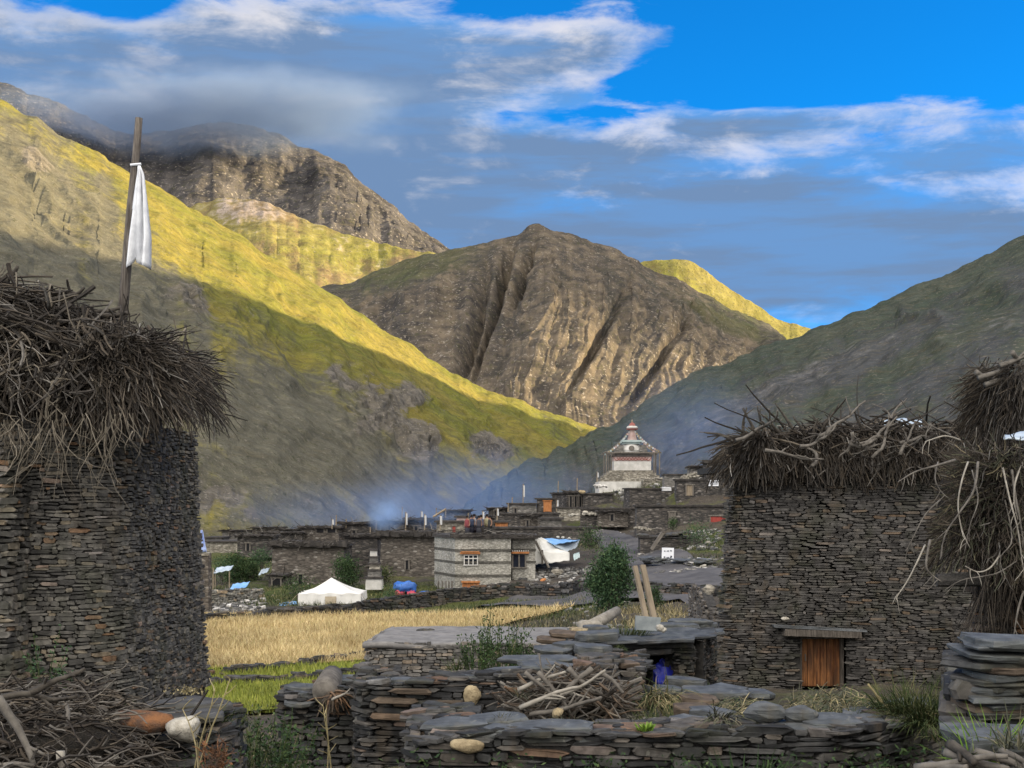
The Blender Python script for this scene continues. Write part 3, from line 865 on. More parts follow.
def left_brush():
    rng = random.Random(5)
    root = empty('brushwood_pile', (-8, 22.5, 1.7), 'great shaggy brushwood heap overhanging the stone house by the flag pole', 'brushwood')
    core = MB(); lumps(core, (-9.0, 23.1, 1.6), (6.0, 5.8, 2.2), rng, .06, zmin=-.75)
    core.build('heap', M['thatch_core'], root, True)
    mb = MB()
    # top line of the heap over x
    def top(x): return np.interp(x, [-12, -7.9, -7.2, -6.3, -5.4, -4.8, -4.4], [3.7, 3.35, 3.15, 2.75, 2.45, 2.05, 1.65])
    def mid(x): return np.interp(x, [-12, -6, -5, -4.6], [1.4, 1.5, 1.5, 1.5])
    for k in range(5200):           # face sticks: front and right sides
        if rng.random() < .66:      # front
            x = rng.uniform(-11.2, -5.3); y0 = 19.25
            hh = rng.random() ** .75; z = 1.3 + (top(x) - 1.4) * hh
            y = y0 + .25 + (z - .9) * .62 + rng.uniform(-.15, .2)
            o = Vector((.45 + rng.uniform(-.9, 1.0), -.75, 0))
        else:
            t = rng.random(); a = t * 1.75 - .25
            cx, cy = -5.95, 21.0
            hh = rng.random(); z = 1.4 + .98 * hh
            rx = 1.15 - .35 * hh
            x = cx + math.sin(a) * rx; y = cy - math.cos(a) * rx + (2.5 * rng.random() if a > 1.2 else 0)
            z = min(z, float(top(x)))
            o = Vector((math.sin(a), -math.cos(a), 0)) + Vector((rng.uniform(-.3, .5), rng.uniform(-.3, .3), 0))
        dn = -(1.0 - hh) * 1.0 + rng.uniform(-.6, .5) - .1
        d = o * rng.uniform(.5, 1.1) + Vector((0, 0, dn))
        L = rng.uniform(.45, 1.15); r = rng.choice((.006, .008, .010, .013, .018, .024))
        p = Vector((x, y, z)) - d.normalized() * L * .45
        mb.stick(p, d, L, r, r * .4, .05 + .07 * (1 - hh), .24, 3, 5, rng, 0 if rng.random() < .42 else 1)
        if rng.random() < .25:
            q = p + d.normalized() * L * .7
            mb.stick(q, d + Vector((rng.uniform(-.8, .8), rng.uniform(-.5, .5), rng.uniform(-.9, .5))), L * .45, r * .6, r * .3, .05, .2, 3, 3, rng, 1)
    for k in range(900):            # thick stray sticks at all angles
        x = rng.uniform(-11, -5.0); hh = rng.random(); z = 1.35 + (float(top(x)) - 1.35) * hh
        y = 19.3 + (z - .9) * .62 + rng.uniform(-.2, .1) + max(0, x + 5.9) * 1.6
        d = Vector((rng.uniform(-.5, 1.0), rng.uniform(-.9, -.1), rng.uniform(-.9, .35)))
        r = rng.choice((.010, .014, .018, .024, .034)); L = rng.uniform(.4, 1.3)
        mb.stick(Vector((x, y, z)) - d.normalized() * L * .55, d, L, r, r * .45, .04, .3, 4, 6, rng, rng.choice((0, 0, 1, 2)))
    for k in range(900):            # long laid sticks over the top, running out to the right
        x = rng.uniform(-11, -5.6); y = rng.uniform(20.0, 24)
        z = float(top(x)) - .08 - abs(y - 21.6) * .07 + rng.uniform(-.10, .12) - .45 * max(0, 20.8 - y)
        d = Vector((1.0, rng.uniform(-.6, .35), -.30 + rng.uniform(-.16, .2)))
        r = rng.uniform(.010, .026)
        mb.stick(Vector((x, y, z)) - d.normalized() * .5, d, rng.uniform(.8, 1.7), r, r * .5, .03, .12, 4, 5, rng, 0 if rng.random() < .6 else 1)
    mb.build('brushwood', [M['twig'], M['twig_dark'], M['twig_pale']], root)
    mb = MB()                        # fine tangled roots hanging down the wall
    for cx, n, ln_ in ((-6.35, 26, .75), (-6.9, 34, .5), (-5.75, 24, .65), (-7.2, 24, .4), (-5.45, 16, .45)):
        for _ in range(n):
            p = (cx + rng.gauss(0, .18), 19.35 + rng.uniform(-.12, .1), 1.05 + rng.uniform(-.15, .2))
            mb.stick(p, (rng.uniform(-.5, .5), -.12, -1), rng.uniform(.5, 1.2) * ln_ * 1.5, rng.uniform(.005, .010), .003, .0, .34, 3, 7, rng)
    mb.build('hanging_root', M['twig_pale'], root)
    specs = [((-7.75, 21.0, 3.25), (.8, -.1, .35), .45, .06), ((-7.25, 21.1, 3.05), (.8, 0, .18), .85, .055), ((-6.65, 21.0, 2.85), (.22, 0, .95), .52, .035), ((-6.45, 21.0, 2.82), (.9, .1, .22), .6, .05),
             ((-6.2, 20.9, 2.72), (1, -.1, .10), .7, .05), ((-5.75, 20.8, 2.5), (1, -.2, -.12), .75, .05), ((-7.6, 20.9, 3.1), (1, -.2, -.25), 1.3, .06), ((-6.95, 20.8, 2.95), (.5, 0, .12), .7, .045), ((-8.3, 21.0, 3.35), (.8, 0, .3), .9, .06)]
    for i, (p, d, L, r) in enumerate(specs):
        gnarl(p, d, L, r, r * .45, M['branch_dark'], 'branch', 'thick dark branch sticking out of the top of the brushwood by the flag pole', 'thick branches on the brushwood by the flag pole', seed=40 + i, fork=1)
left_brush()


def flag_pole():
    Y = 22.2
    root = empty('prayer_flag_pole', W(122, 318, Y) - Vector((0, 0, .4)), 'tall leaning wooden pole with a limp white cloth, rising from the brushwood roof', 'flag pole')
    mb = MB(); mb.tube([W(121, 335, Y), W(125, 285, Y), W(131, 210, Y), W(136, 155, Y), W(139, 118, Y)], [.085, .08, .075, .062, .058], 9)
    mb.build('pole', M['pole'], root, True)
    # cloth hanging in folds along the pole
    nx, ny = 18, 26; P = np.zeros((ny, nx, 3)); rng = random.Random(3)
    for j in range(ny):
        t = j / (ny - 1)
        py = 166 + t * (96 if True else 0)
        xl = np.interp(py, [166, 200, 235, 262], [138.0, 132, 126.5, 124.5]); xr = np.interp(py, [166, 175, 205, 235, 265], [140, 144, 147.5, 150.5, 149])
        for i in range(nx):
            s = i / (nx - 1)
            bot = 1 - .22 * s * 0 + (.13 * (s - .45) * t if s > .45 else .07 * t * math.sin(s * 9))
            yy = 166 + (py - 166) * bot
            p = W(xl + (xr - xl) * s, yy, Y - .12)
            p.y += (.07 * math.sin(s * 11 + t * 2.0) + .05 * math.sin(s * 19 + 1)) * (.25 + t)
            P[j, i] = p
    P -= np.array(root.location)
    o = grid_mesh('cloth', P, M['cloth']); o.parent = root
    sm = o.modifiers.new('thickness', 'SOLIDIFY'); sm.thickness = .012
    mb = MB(); mb.tube([W(136.5, 166, Y) + Vector((-.08, -.07, 0)), W(136.5, 165, Y) + Vector((.09, -.07, 0))], .02, 6)
    mb.build('cord', M['cloth'], root)
flag_pole()


# ================================================================== BOTTOM LEFT: stick pile and low wall
def left_pile():
    rng = random.Random(21)
    root = empty('brushwood_pile', W(50, 768, 11.5), 'low tangled pile of crooked roots at the foot of the tall stone house', 'brushwood')
    core = MB(); lumps(core, (-4.3, 11.6, -2.25), (2.4, 1.6, .95), rng, .1)
    core.build('heap', M['thatch_core'], root, True)
    mb = MB()
    for k in range(2600):
        x = rng.uniform(-5.2, -2.95); y = rng.uniform(10.4, 12.4)
        top = np.interp(x, [-5.2, -4.2, -3.6, -3.2, -2.9], [-1.62, -1.62, -1.68, -1.86, -2.05]) - max(0, 11.3 - y) * .5
        z = top - abs(rng.gauss(0, .16)) + .04
        d = Vector((rng.choice((-1, 1)) * rng.uniform(.4, 1), rng.uniform(-.6, .6), rng.uniform(-.35, .22)))
        r = rng.choice((.005, .006, .008, .010, .013, .018))
        mb.stick((x, y, z), d, rng.uniform(.15, .55), r, r * .45, rng.uniform(-.02, .14), .38, 4, 6, rng, rng.choice((0, 0, 1, 1, 1, 2)))
    mb.build('brushwood', [M['twig'], M['twig_dark'], M['branch']], root)
    specs = [((-3.95, 10.75, -1.52), (.42, -.15, -.55), .6, .042, M['branch'], 'weathered grey log lying on the tangled root pile'),
             ((-3.42, 10.6, -1.9), (.12, -.05, -.9), .55, .035, M['branch_pale'], 'whitish knobbly root hanging down the tangled root pile'),
             ((-4.35, 10.7, -1.75), (.8, -.1, -.35), .55, .03, M['twig_dark'], 'thick brown root arching across the tangled root pile'),
             ((-4.0, 11.0, -1.55), (.9, 0, .12), .6, .03, M['branch_dark'], 'dark thick branch along the top of the tangled root pile'),
             ((-3.75, 10.9, -1.5), (.7, .2, .45), .45, .03, M['branch_dark'], 'dark forked branch poking up from the tangled root pile'),
             ((-4.2, 10.6, -2.05), (1, 0, .12), .6, .03, M['branch'], 'grey bent branch low on the tangled root pile')]
    for i, (p, d, L, r, m, lab) in enumerate(specs):
        gnarl(p, d, L, r, r * .5, m, 'log' if i == 0 else 'branch', lab, 'thick branches on the tangled root pile', cat='log' if i == 0 else 'branch', seed=70 + i, fork=2 if i else 3, wig=.12 if i == 0 else .25)
left_pile()


def slab_thing(c, size, rot, tilt, mat, label, group, seed, n=9, cat='slab', name='slate_slab'):
    rng = random.Random(seed); mb = MB(); mb.slab(c, size, rot, tilt, n, rng)
    return tag(mb.build(name, mat, None, False, loc=Vector(c)), label, cat, group)


def low_wall_left():
    rng = random.Random(31)
    mb = MB()
    path = round_path([(-3.55, 11.9), (-2.75, 11.75), (-2.45, 12.1), (-2.62, 13.5)], .18, 4)
    drystone(mb, path, -3.0, -1.97, (.03, .07), (.18, .6), .06, .04, .7, rng, cap=True)
    w = mb.build('stone_wall', [M['slate_dark'], M['core']], None, loc=Vector((-2.9, 11.9, -3.0)))
    tag(w, 'low dark slate wall with an orange rock and a white rock on top, beside the root pile', 'wall')
    for i, (x, y, sx, sy) in enumerate(((-3.15, 12.2, .8, .6), (-2.78, 12.2, .6, .5), (-2.8, 12.7, .5, .6), (-3.0, 12.7, .7, .6))):
        slab_thing((x, y, -1.9 + .012 * i), (sx, sy, .06), .2 * i, (.03, -.03), M['slate_dark'], 'dark thin slate capping the low wall beside the root pile', 'slates capping the wall by the root pile', 310 + i)
    mb = MB(); mb.rock((0, 0, 0), (.54, .36, .19), random.Random(4), rough=.34, nu=12, nv=7)
    o = mb.build('rock', M['orange_rock'], None, True); o.location = W(149, 722, 11.75)
    tag(o, 'rust orange rock on the low slate wall next to the white rock', 'rock')
    mb = MB(); mb.rock((0, 0, -.03), (.29, .26, .24), random.Random(8), rough=.2, nu=18, nv=12)
    o = mb.build('rock', M['white_rock'], None, True); o.location = W(184, 724, 11.6)
    tag(o, 'smooth white rock on the low slate wall', 'rock')
low_wall_left()


def weeds():
    rng = random.Random(77)
    def leafy(name, c, r, h, nst, nlf, lsz, label, cat='plant', mat='leaf', group=None, lean=(0, 0)):
        root = empty(name, c, label, cat, group)
        st, lf = MB(), MB()
        for _ in range(nst):
            a, q = rng.uniform(0, 6.28), r * rng.random() ** .5
            p = Vector((c[0] + math.cos(a) * q * .6, c[1] + math.sin(a) * q * .6, c[2]))
            d = Vector((math.cos(a) * .25 + lean[0], math.sin(a) * .25, 1)); L = h * rng.uniform(.55, 1.1)
            pts = st.stick(p, d, L, .007, .003, 0, .1, 3, 5, rng)
            for _k in range(nlf):
                t = rng.uniform(.15, 1); i = min(4, int(t * 5)); q2 = pts[i].lerp(pts[i + 1], t * 5 - i)
                lf.leaf(q2 + Vector((rng.gauss(0, .03), rng.gauss(0, .03), rng.gauss(0, .02))), lsz * rng.uniform(.6, 1.3), lsz * .45, rng)
        st.build('stem', M['grass'], root); lf.build('foliage', M[mat], root)
    c = W(262, 768, 14.2); leafy('shrub', (c.x, c.y, -3.15), .55, .95, 46, 34, .06, 'dark leafy shrub growing between the two slate walls below the green field')
    c = W(232, 750, 13.4); leafy('shrub', (c.x, c.y, -3.1), .3, .9, 24, 26, .05, 'greyish weed bush against the end of the low slate wall with the white rock', mat='grass_grey')
    c = W(275, 720, 17.0); leafy('shrub', (c.x, c.y, -3.2), .5, .75, 26, 22, .05, 'grey green weeds standing in front of the green field strip', mat='grass_grey')
    # nettles on the rubble in front of the flat roofed house
    for i, (px, py, Y, r, h, n) in enumerate(((500, 664, 20, .42, .75, 34), (478, 664, 19.5, .3, .5, 20), (522, 662, 20.5, .25, .4, 16))):
        c = W(px, py, Y); leafy('nettle', (c.x, c.y, c.z - .1), r, h, n, 22, .055, ('tallest clump of dark nettles in front of the flat roofed house', 'smaller clump of nettles beside the tallest clump', 'low patch of nettles among the roof rubble slabs')[i])
    c = W(487, 640, 21.5); leafy('plant', (c.x, c.y, c.z - .35), .05, 1.15, 3, 26, .05, 'thin tall seeding stalk rising above the nettles')
    c = W(45, 690, 17.5); leafy('plant', (c.x, c.y, c.z - .1), .12, .85, 8, 26, .06, 'bright green plant climbing the foot of the tall stone house', mat='leaf_willow')
    c = W(68, 690, 17.5); leafy('plant', (c.x, c.y, c.z - .1), .08, .45, 6, 20, .06, 'short green plant at the foot of the tall stone house', mat='leaf_willow')
    # dry stalks before the low wall
    for i, (px, Y, h, lab, mat) in enumerate(((192, 10.9, .95, 'tall dry stalk bare of leaves before the low slate wall', 'straw'), (214, 10.8, .42, 'orange brown dock stalk before the low slate wall', 'orange_rock'), (331, 14.5, .9, 'single pale straw stalk before the dark slate pier', 'straw'))):
        c = W(px, 768, Y); root = empty('plant', (c.x, c.y, -2.25 if i < 2 else -2.95), lab, 'plant'); mb = MB()
        for _ in range((3, 9, 2)[i]):
            pts = mb.stick((c.x + rng.uniform(-.05, .05), c.y, -2.3 if i < 2 else -3.0), (rng.uniform(-.1, .15), 0, 1), h * rng.uniform(.7, 1), .009, .004, 0, .12, 4, 7, rng)
            for q in pts[3:]:
                mb.stick(q, (rng.uniform(-1, 1), rng.uniform(-.5, .5), .5), .12, .006, .003, 0, .3, 3, 3, rng)
                if i == 1:
                    for _k in range(5): mb.leaf(q + Vector((rng.gauss(0, .02), 0, rng.gauss(0, .02))), .04, .02, rng)
        mb.build('stem', M[mat], root)
        if i == 0:
            mb = MB()
            for _ in range(130):
                mb.leaf(W(188, 691, 10.9) + Vector((rng.gauss(0, .07), rng.gauss(0, .06), rng.gauss(0, .022))), .022, .016, rng)
            mb.build('foliage', M['straw'], root)  # flower head of the dry stalk, not leaves
weeds()
# ================================================================== CENTRE FOREGROUND WALLS
def centre_walls():
    rng = random.Random(51)
    # pier with a driftwood log
    mb = MB()
    path = round_path([(-2.9, 18.3), (-2.74, 16.6), (-1.5, 16.6)], .22, 4)
    drystone(mb, path, -3.6, lambda f: -2.28 + .06 * math.sin(f * 9) if f > .5 else -2.45 + f * .3, (.04, .09), (.14, .45), .07, .03, .9, rng, cap=True)
    tag(mb.build('stone_wall', [M['slate_dark'], M['core']], None, loc=Vector((-2.3, 16.6, -3.4))), 'short dark slate pier carrying a weathered round log, beside the green field', 'wall')
    for i, (px, py, Y, sx, sy, rz) in enumerate(((352, 680, 17.3, .7, .5, .1), (305, 688, 17.0, .45, .5, .5), (300, 703, 16.6, .35, .4, .2), (345, 690, 16.9, .5, .4, -.2), (310, 694, 16.75, .4, .3, .1))):
        slab_thing(W(px, py, Y), (sx, sy, .06), rz, (.04, .03), M['slab'], 'grey slate lying on the pier beside the weathered log', 'slates on the pier with the log', 510 + i)
    root = empty('log', W(327, 690, 16.75), 'short weathered round log with torn roots lying on the slate pier', 'log')
    mb = MB(); mb.tube([W(332, 676, 17.5), W(330, 681, 17.1), W(325.5, 690, 16.6), W(323.5, 694, 16.45)], [.135, .15, .16, .13], 14); mb.build('trunk', M['branch'], root, True)
    mb = MB()
    for _ in range(34):
        mb.stick(W(331 + rng.uniform(-5, 8), 694 + rng.uniform(-3, 3), 16.45), (rng.uniform(-.4, .7), -.25, rng.uniform(-1.2, .3)), rng.uniform(.15, .38), .018, .006, .12, .3, 4, 4, rng)
    mb.build('root', M['slab_brown'], root)
    gnarl(W(332, 700, 16.2), (.6, -.1, .42), .28, .018, .008, M['branch_pale'], 'branch', 'thin pale splinter of wood in front of the weathered log', None, seed=3, fork=2)
    # middle wall
    mb = MB()
    path = round_path([(-2.0, 18.5), (-1.78, 15.95), (1.22, 15.95), (1.35, 18.0)], .25, 5)
    drystone(mb, path, -3.6, lambda f: np.interp(f, [0, .3, .36, .62, .75, 1], [-2.15, -2.15, -2.1, -1.98, -1.92, -1.92]), (.025, .07), (.10, .48), .05, .02, .5, rng, cap=True)
    root = empty('stone_wall', (-.3, 15.9, -3.4), 'rough brown grey slate wall with one egg shaped yellow stone, behind the front wall', 'wall')
    mb.build('wall', [M['slate_dark'], M['core']], root)
    mb = MB(); mb.rock(W(471, 696, 15.86), (.20, .16, .25), random.Random(2), rough=.16, nu=16, nv=10); mb.build('yellow_stone', M['yellow_rock'], root, True)
    mb = MB()
    for px, py, L in ((395, 700, .55), (410, 691, .5), (446, 703, .42), (388, 716, .4)):
        mb.stone(W(px, py, 15.93), Vector((1, 0, 0)), Vector((0, -1, 0)), L, .09, .07, rng)
    mb.build('rusty_stone', M['slab_brown'], root)
    caps = [(398, 682, 16.2, .36, .3, .2, .09), (445, 679, 16.3, .6, .4, .05, .05), (480, 676, 16.2, .6, .4, -.1, .05), (512, 671, 16.4, .7, .45, .12, .05), (545, 666, 16.4, .7, .5, -.2, .06), (425, 682, 16.2, .5, .35, .0, .04),
            (372, 685, 16.2, .4, .3, .1, .04), (560, 660, 17.0, .55, .5, .3, .07), (530, 660, 17.4, .8, .6, -.3, .06), (592, 650, 17.6, .55, .5, .4, .12), (598, 636, 18.4, .6, .4, .1, .12), (575, 645, 18.2, .6, .5, -.2, .06), (552, 650, 18.0, .5, .5, .5, .06), (618, 664, 17.2, .45, .4, .1, .07)]
    for i, (px, py, Y, sx, sy, rz, th) in enumerate(caps):
        slab_thing(W(px, py, Y), (sx, sy, th), rz, (rng.uniform(.0, .1), rng.uniform(-.06, .06)), M['slab'], 'blue grey flagstone capping the middle slate wall left of the firewood', 'flagstones on the middle wall', 520 + i)
    for i, (px, py, Y) in enumerate(((563, 634, 19.2), (550, 640, 19), (612, 655, 17.6))):
        slab_thing(W(px, py, Y), (.45, .35, .06), .3 * i, (.1, .1), M['slab_brown'], 'rusty brown slate on the rubble behind the firewood pile', 'rusty slates on the rubble', 540 + i)
    # front wall
    mb = MB()
    path = round_path([(-1.05, 15.2), (-.92, 12.95), (3.22, 12.95), (4.6, 14.6)], .18, 5)
    drystone(mb, path, -3.3, lambda f: np.interp(f, [0, .27, .3, .5, .72, 1], [-2.24, -2.2, -2.18, -2.16, -2.12, -2.16]), (.028, .085), (.12, .6), .06, .0, .7, rng, cap=True)
    root = empty('stone_wall', (1.2, 12.9, -3.3), 'long front slate wall with a flat yellow stone set in it and big slabs along its top', 'wall')
    mb.build('wall', [M['slate_dark'], M['core']], root)
    mb = MB(); mb.rock(W(466, 746, 12.84), (.32, .18, .13), random.Random(3), rough=.16, nu=16, nv=10); mb.build('yellow_stone', M['yellow_rock'], root, True)
    caps = [(456, 724, 13.3, .7, .45, .03, .06), (498, 719, 13.5, .55, .5, .1, .06), (548, 728, 13.15, .85, .4, -.07, .07), (505, 731, 13.1, .4, .4, .1, .07), (620, 732, 13.2, .45, .4, .1, .06), (655, 733, 13.15, .5, .45, 0, .07), (690, 733, 13.2, .5, .5, .2, .06), (480, 734, 13.05, .5, .3, 0, .05), (590, 737, 13.1, .5, .4, .0, .06),
            (721, 733, 13.2, .55, .5, -.1, .07), (830, 722, 13.3, .6, .5, .1, .08), (800, 727, 13.2, .5, .5, 0, .07), (885, 716, 14.0, .95, .6, .55, .06), (905, 708, 14.6, .8, .6, .5, .10), (870, 722, 13.5, .8, .5, .4, .05)]
    for i, (px, py, Y, sx, sy, rz, th) in enumerate(caps):
        slab_thing(W(px, py, Y), (sx, sy, th), rz, (rng.uniform(.02, .12), rng.uniform(-.05, .05)), M['slab'], 'big grey slab laid flat along the top of the front slate wall', 'slabs on the front wall', 560 + i)
    for i, (px, py, Y, sx, sz, lab) in enumerate(((766, 713, 13.3, .42, .20, 'upright grey five sided slab on the front wall below the wooden door'), (799, 715, 13.3, .34, .17, 'blue grey rounded boulder on the front wall next to the five sided slab'))):
        mb = MB(); mb.rock((0, 0, 0), (sx, .22, sz), random.Random(60 + i), rough=.16, nu=9, nv=5)
        o = mb.build('rock', M['slab'], None, False); o.location = W(px, py, Y); tag(o, lab, 'rock')
    # rubble steps between the firewood and the grass
    for i, (px, py, Y, sx, th) in enumerate(((716, 694, 16.0, .85, .09), (698, 702, 15.2, .4, .12), (695, 711, 14.6, .5, .10), (712, 714, 14.4, .4, .09), (682, 684, 18.0, .45, .16), (725, 690, 16.6, .7, .08), (690, 722, 13.9, .55, .08), (660, 690, 17, .5, .1), (752, 694, 17, .8, .08), (708, 722, 14, .5, .08))):
        slab_thing(W(px, py, Y), (sx, .5, th), .2 * i, (.05, .03), (M['slab'], M['slab_brown'])[i in (1, 2)], ('blue grey', 'rusty brown')[i in (1, 2)] + ' slab in the broken stone steps between firewood and house door', 'slabs of the broken steps' if i not in (1, 2) else 'rusty slabs of the broken steps', 600 + i)
    mb = MB()
    path = round_path([(1.25, 18.2), (1.2, 16.75), (1.52, 16.55), (1.65, 18.4)], .12, 3)
    drystone(mb, path, -3.0, -2.02, (.05, .09), (.15, .4), .06, .0, .5, rng, cap=True)
    tag(mb.build('stone_wall', [M['slate_dark'], M['core']], None, loc=Vector((1.5, 16.5, -3))), 'narrow dark stone pier standing right behind the firewood pile', 'wall')
    slab_thing(W(622, 664, 16.9), (.42, .4, .06), .2, (.03, .02), M['slab_brown'], 'brown flat slab on top of the narrow pier behind the firewood', None, 640)
    slab_thing(W(600, 664, 17.0), (.4, .4, .06), .4, (.05, .06), M['slab'], 'mossy grey slab between the firewood and the narrow pier', None, 641)
    # firewood
    mb = MB(); core = MB()
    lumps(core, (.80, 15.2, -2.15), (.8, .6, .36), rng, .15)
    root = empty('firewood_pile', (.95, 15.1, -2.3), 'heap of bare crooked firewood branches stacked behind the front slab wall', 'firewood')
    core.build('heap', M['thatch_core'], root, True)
    for k in range(330):
        px, py = rng.uniform(512, 622), 716 - 46 * rng.random() ** .8
        py += abs(px - 575) * .35 * (1 if py < 690 else .2)
        p = W(px, py, 14.5 + rng.uniform(0, .5) + (712 - py) * .014)
        d = Vector((rng.choice((-1, 1)) * rng.uniform(.3, 1), rng.uniform(-.5, .3), rng.uniform(-.55, .55)))
        L = rng.uniform(.25, .75); r = rng.choice((.008, .010, .013, .018, .024))
        mb.stick(p - d.normalized() * L * .5, d, L, r, r * .5, .02, .22, 5, 5, rng, rng.choice((0, 0, 1, 2)))
    mb.build('brushwood', [M['branch'], M['slab_brown'], M['twig_dark']], root)
    for i, (p0, p1, r) in enumerate((((520, 708), (575, 690), .03), ((538, 672), (575, 700), .028), ((592, 668), (560, 695), .035), ((518, 690), (560, 676), .026), ((530, 714), (600, 706), .03), ((568, 668), (590, 690), .03), ((545, 700), (605, 692), .025), ((600, 672), (622, 690), .028), ((525, 672), (548, 690), .026))):
        a, b = W(p0[0], p0[1], 14.5), W(p1[0], p1[1], 14.42)
        gnarl(a, b - a, (b - a).length * 1.15, r, r * .55, M['branch_pale'] if i % 3 == 0 else M['branch'], 'branch', 'thick bare branch lying across the front of the firewood heap', 'thick branches of the firewood heap', seed=200 + i, wig=.15, fork=2)
    mb = MB(); mb.rock((0, 0, 0), (.13, .12, .11), random.Random(1), nu=9, nv=6); o = mb.build('rock', M['yellow_rock'], None, True); o.location = W(558, 713, 14.2)
    tag(o, 'small tan stone at the foot of the firewood heap', 'rock')


centre_walls()


def foreground_plants():
    rng = random.Random(88)
    def tuft_thing(name, c, label, mat, spec, cat='grass'):
        mb = MB()
        for a in spec: tuft(mb, **a, rng=rng)
        return tag(mb.build(name, M[mat], None, loc=Vector(c)), label, cat)
    c = W(662, 700, 15.4)
    mb = MB()
    for _ in range(420):
        q = (c.x + rng.gauss(0, .09) - .05, c.y + rng.gauss(0, .08), c.z - .02 + rng.gauss(0, .03))
        mb.blade(q, (rng.gauss(.45, .6), rng.uniform(-.9, .1), rng.uniform(.0, .9)), rng.uniform(.3, .62), .014, .42, 4, rng, 0 if rng.random() < .6 else 1)
    tag(mb.build('grass_tuft', [M['straw'], M['grass']], None, loc=c), 'drooping tuft of yellowed grass beside the firewood heap', 'grass')
    c = W(668, 716, 14.6); tuft_thing('grass_tuft', c, 'green grass clump below the drooping yellowed tuft', 'grass', [dict(c=(c.x, c.y, c.z - .18), n=260, h=.38, spread=.28, w=.014, bend=.3)])
    # hay strewn along the wall
    for (px0, px1, Y, n, zz, lab) in ((700, 800, 14.4, 2000, -2.26, 'strewn heap of dry hay on the front wall left of the wooden door'), (800, 905, 14.6, 3000, -2.28, 'thick heap of greyish hay on the front wall right of the wooden door')):
        mb = MB(); c = W((px0 + px1) / 2, 700, Y)
        core = []
        for _ in range(n):
            px = rng.uniform(px0, px1); t = (px - px0) / (px1 - px0)
            hh = (.22 if px0 < 800 else .34) * math.sin(min(1, max(0, t * .9 + .1)) * 3.1) ** .6
            q = (X(px, Y), Y + rng.uniform(-.6, .9), zz - .08 + hh * rng.random())
            mb.blade(q, (rng.uniform(-1, 1), rng.uniform(-1, .6), rng.uniform(-.2, .35)), rng.uniform(.12, .36), .012, .3, 3, rng, rng.choice((0, 0, 0, 1, 2) if px0 > 790 else (0, 0, 1, 1, 2)))
        lumps(mb, (c.x, Y + .3, zz - .1), ((px1 - px0) * Y / FOC * .9, 1.0, .3), rng, .15, mi=3)
        tag(mb.build('hay_heap', [M['grass_grey'], M['straw'], M['grass'], M['thatch_core']], None, loc=c), lab, 'hay')
    c = W(935, 705, 13.2); tuft_thing('grass_tuft', c, 'dense dark grass tuft hanging over the end of the front wall', 'grass', [dict(c=(X(930, 13.6), 13.6, -2.15), n=700, h=.5, spread=.34, w=.014, bend=.35, lean=(-.1, -.5)), dict(c=(X(905, 13.9), 13.9, -2.1), n=350, h=.42, spread=.3, w=.014, bend=.35, lean=(-.1, -.4))])
    c = W(722, 716, 13.4); tuft_thing('grass_tuft', c, 'grey grass tuft hanging down the front wall left of the five sided slab', 'grass_grey', [dict(c=(c.x, c.y, c.z - .02), n=220, h=.4, spread=.13, w=.012, bend=.75, lean=(0, -.9))])
    c = W(744, 768, 12.6); tuft_thing('shrub', c, 'dark green weeds at the foot of the front wall', 'leaf', [dict(c=(c.x, c.y, -2.75), n=320, h=.55, spread=.22, w=.03, bend=.3)], 'plant')
    c = W(645, 725, 13.0); tuft_thing('plant', c, 'tiny bright green plant on the front wall slabs', 'grass_bright', [dict(c=(c.x, c.y, c.z - .03), n=60, h=.09, spread=.07, w=.03, bend=.3)], 'plant')
    c = W(977, 766, 8.9); tuft_thing('grass_tuft', c, 'fresh bright green grass blades in front of the stacked slabs', 'grass_bright', [dict(c=(X(968, 8.7), 8.7, -1.66), n=34, h=.36, spread=.07, w=.018, bend=.28, lean=(-.4, 0)), dict(c=(X(987, 8.9), 8.9, -1.66), n=44, h=.42, spread=.07, w=.018, bend=.22, lean=(.0, 0))])
    c = W(1015, 722, 8.6); tuft_thing('grass_tuft', c, 'pale green grass tuft at the edge of the stacked slabs', 'grass_grey', [dict(c=(c.x, c.y, -1.5), n=60, h=.3, spread=.1, w=.014, bend=.4), dict(c=(X(1024, 8.4), 8.4, -1.8), n=90, h=.4, spread=.1, w=.014, bend=.3)])
    # straw twigs on the hay
    for i, (p, d) in enumerate((((905, 716), (.9, 0, .35)), ((868, 684), (.5, 0, -.6)), ((876, 715), (1, 0, .2)))):
        gnarl(W(p[0], p[1], 13.7), d, .42, .011, .004, M['straw'], 'twig', 'dry yellow twig lying on the greyish hay heap', 'dry twigs on the hay', cat='twig', seed=300 + i, fork=3, wig=.2)
foreground_plants()


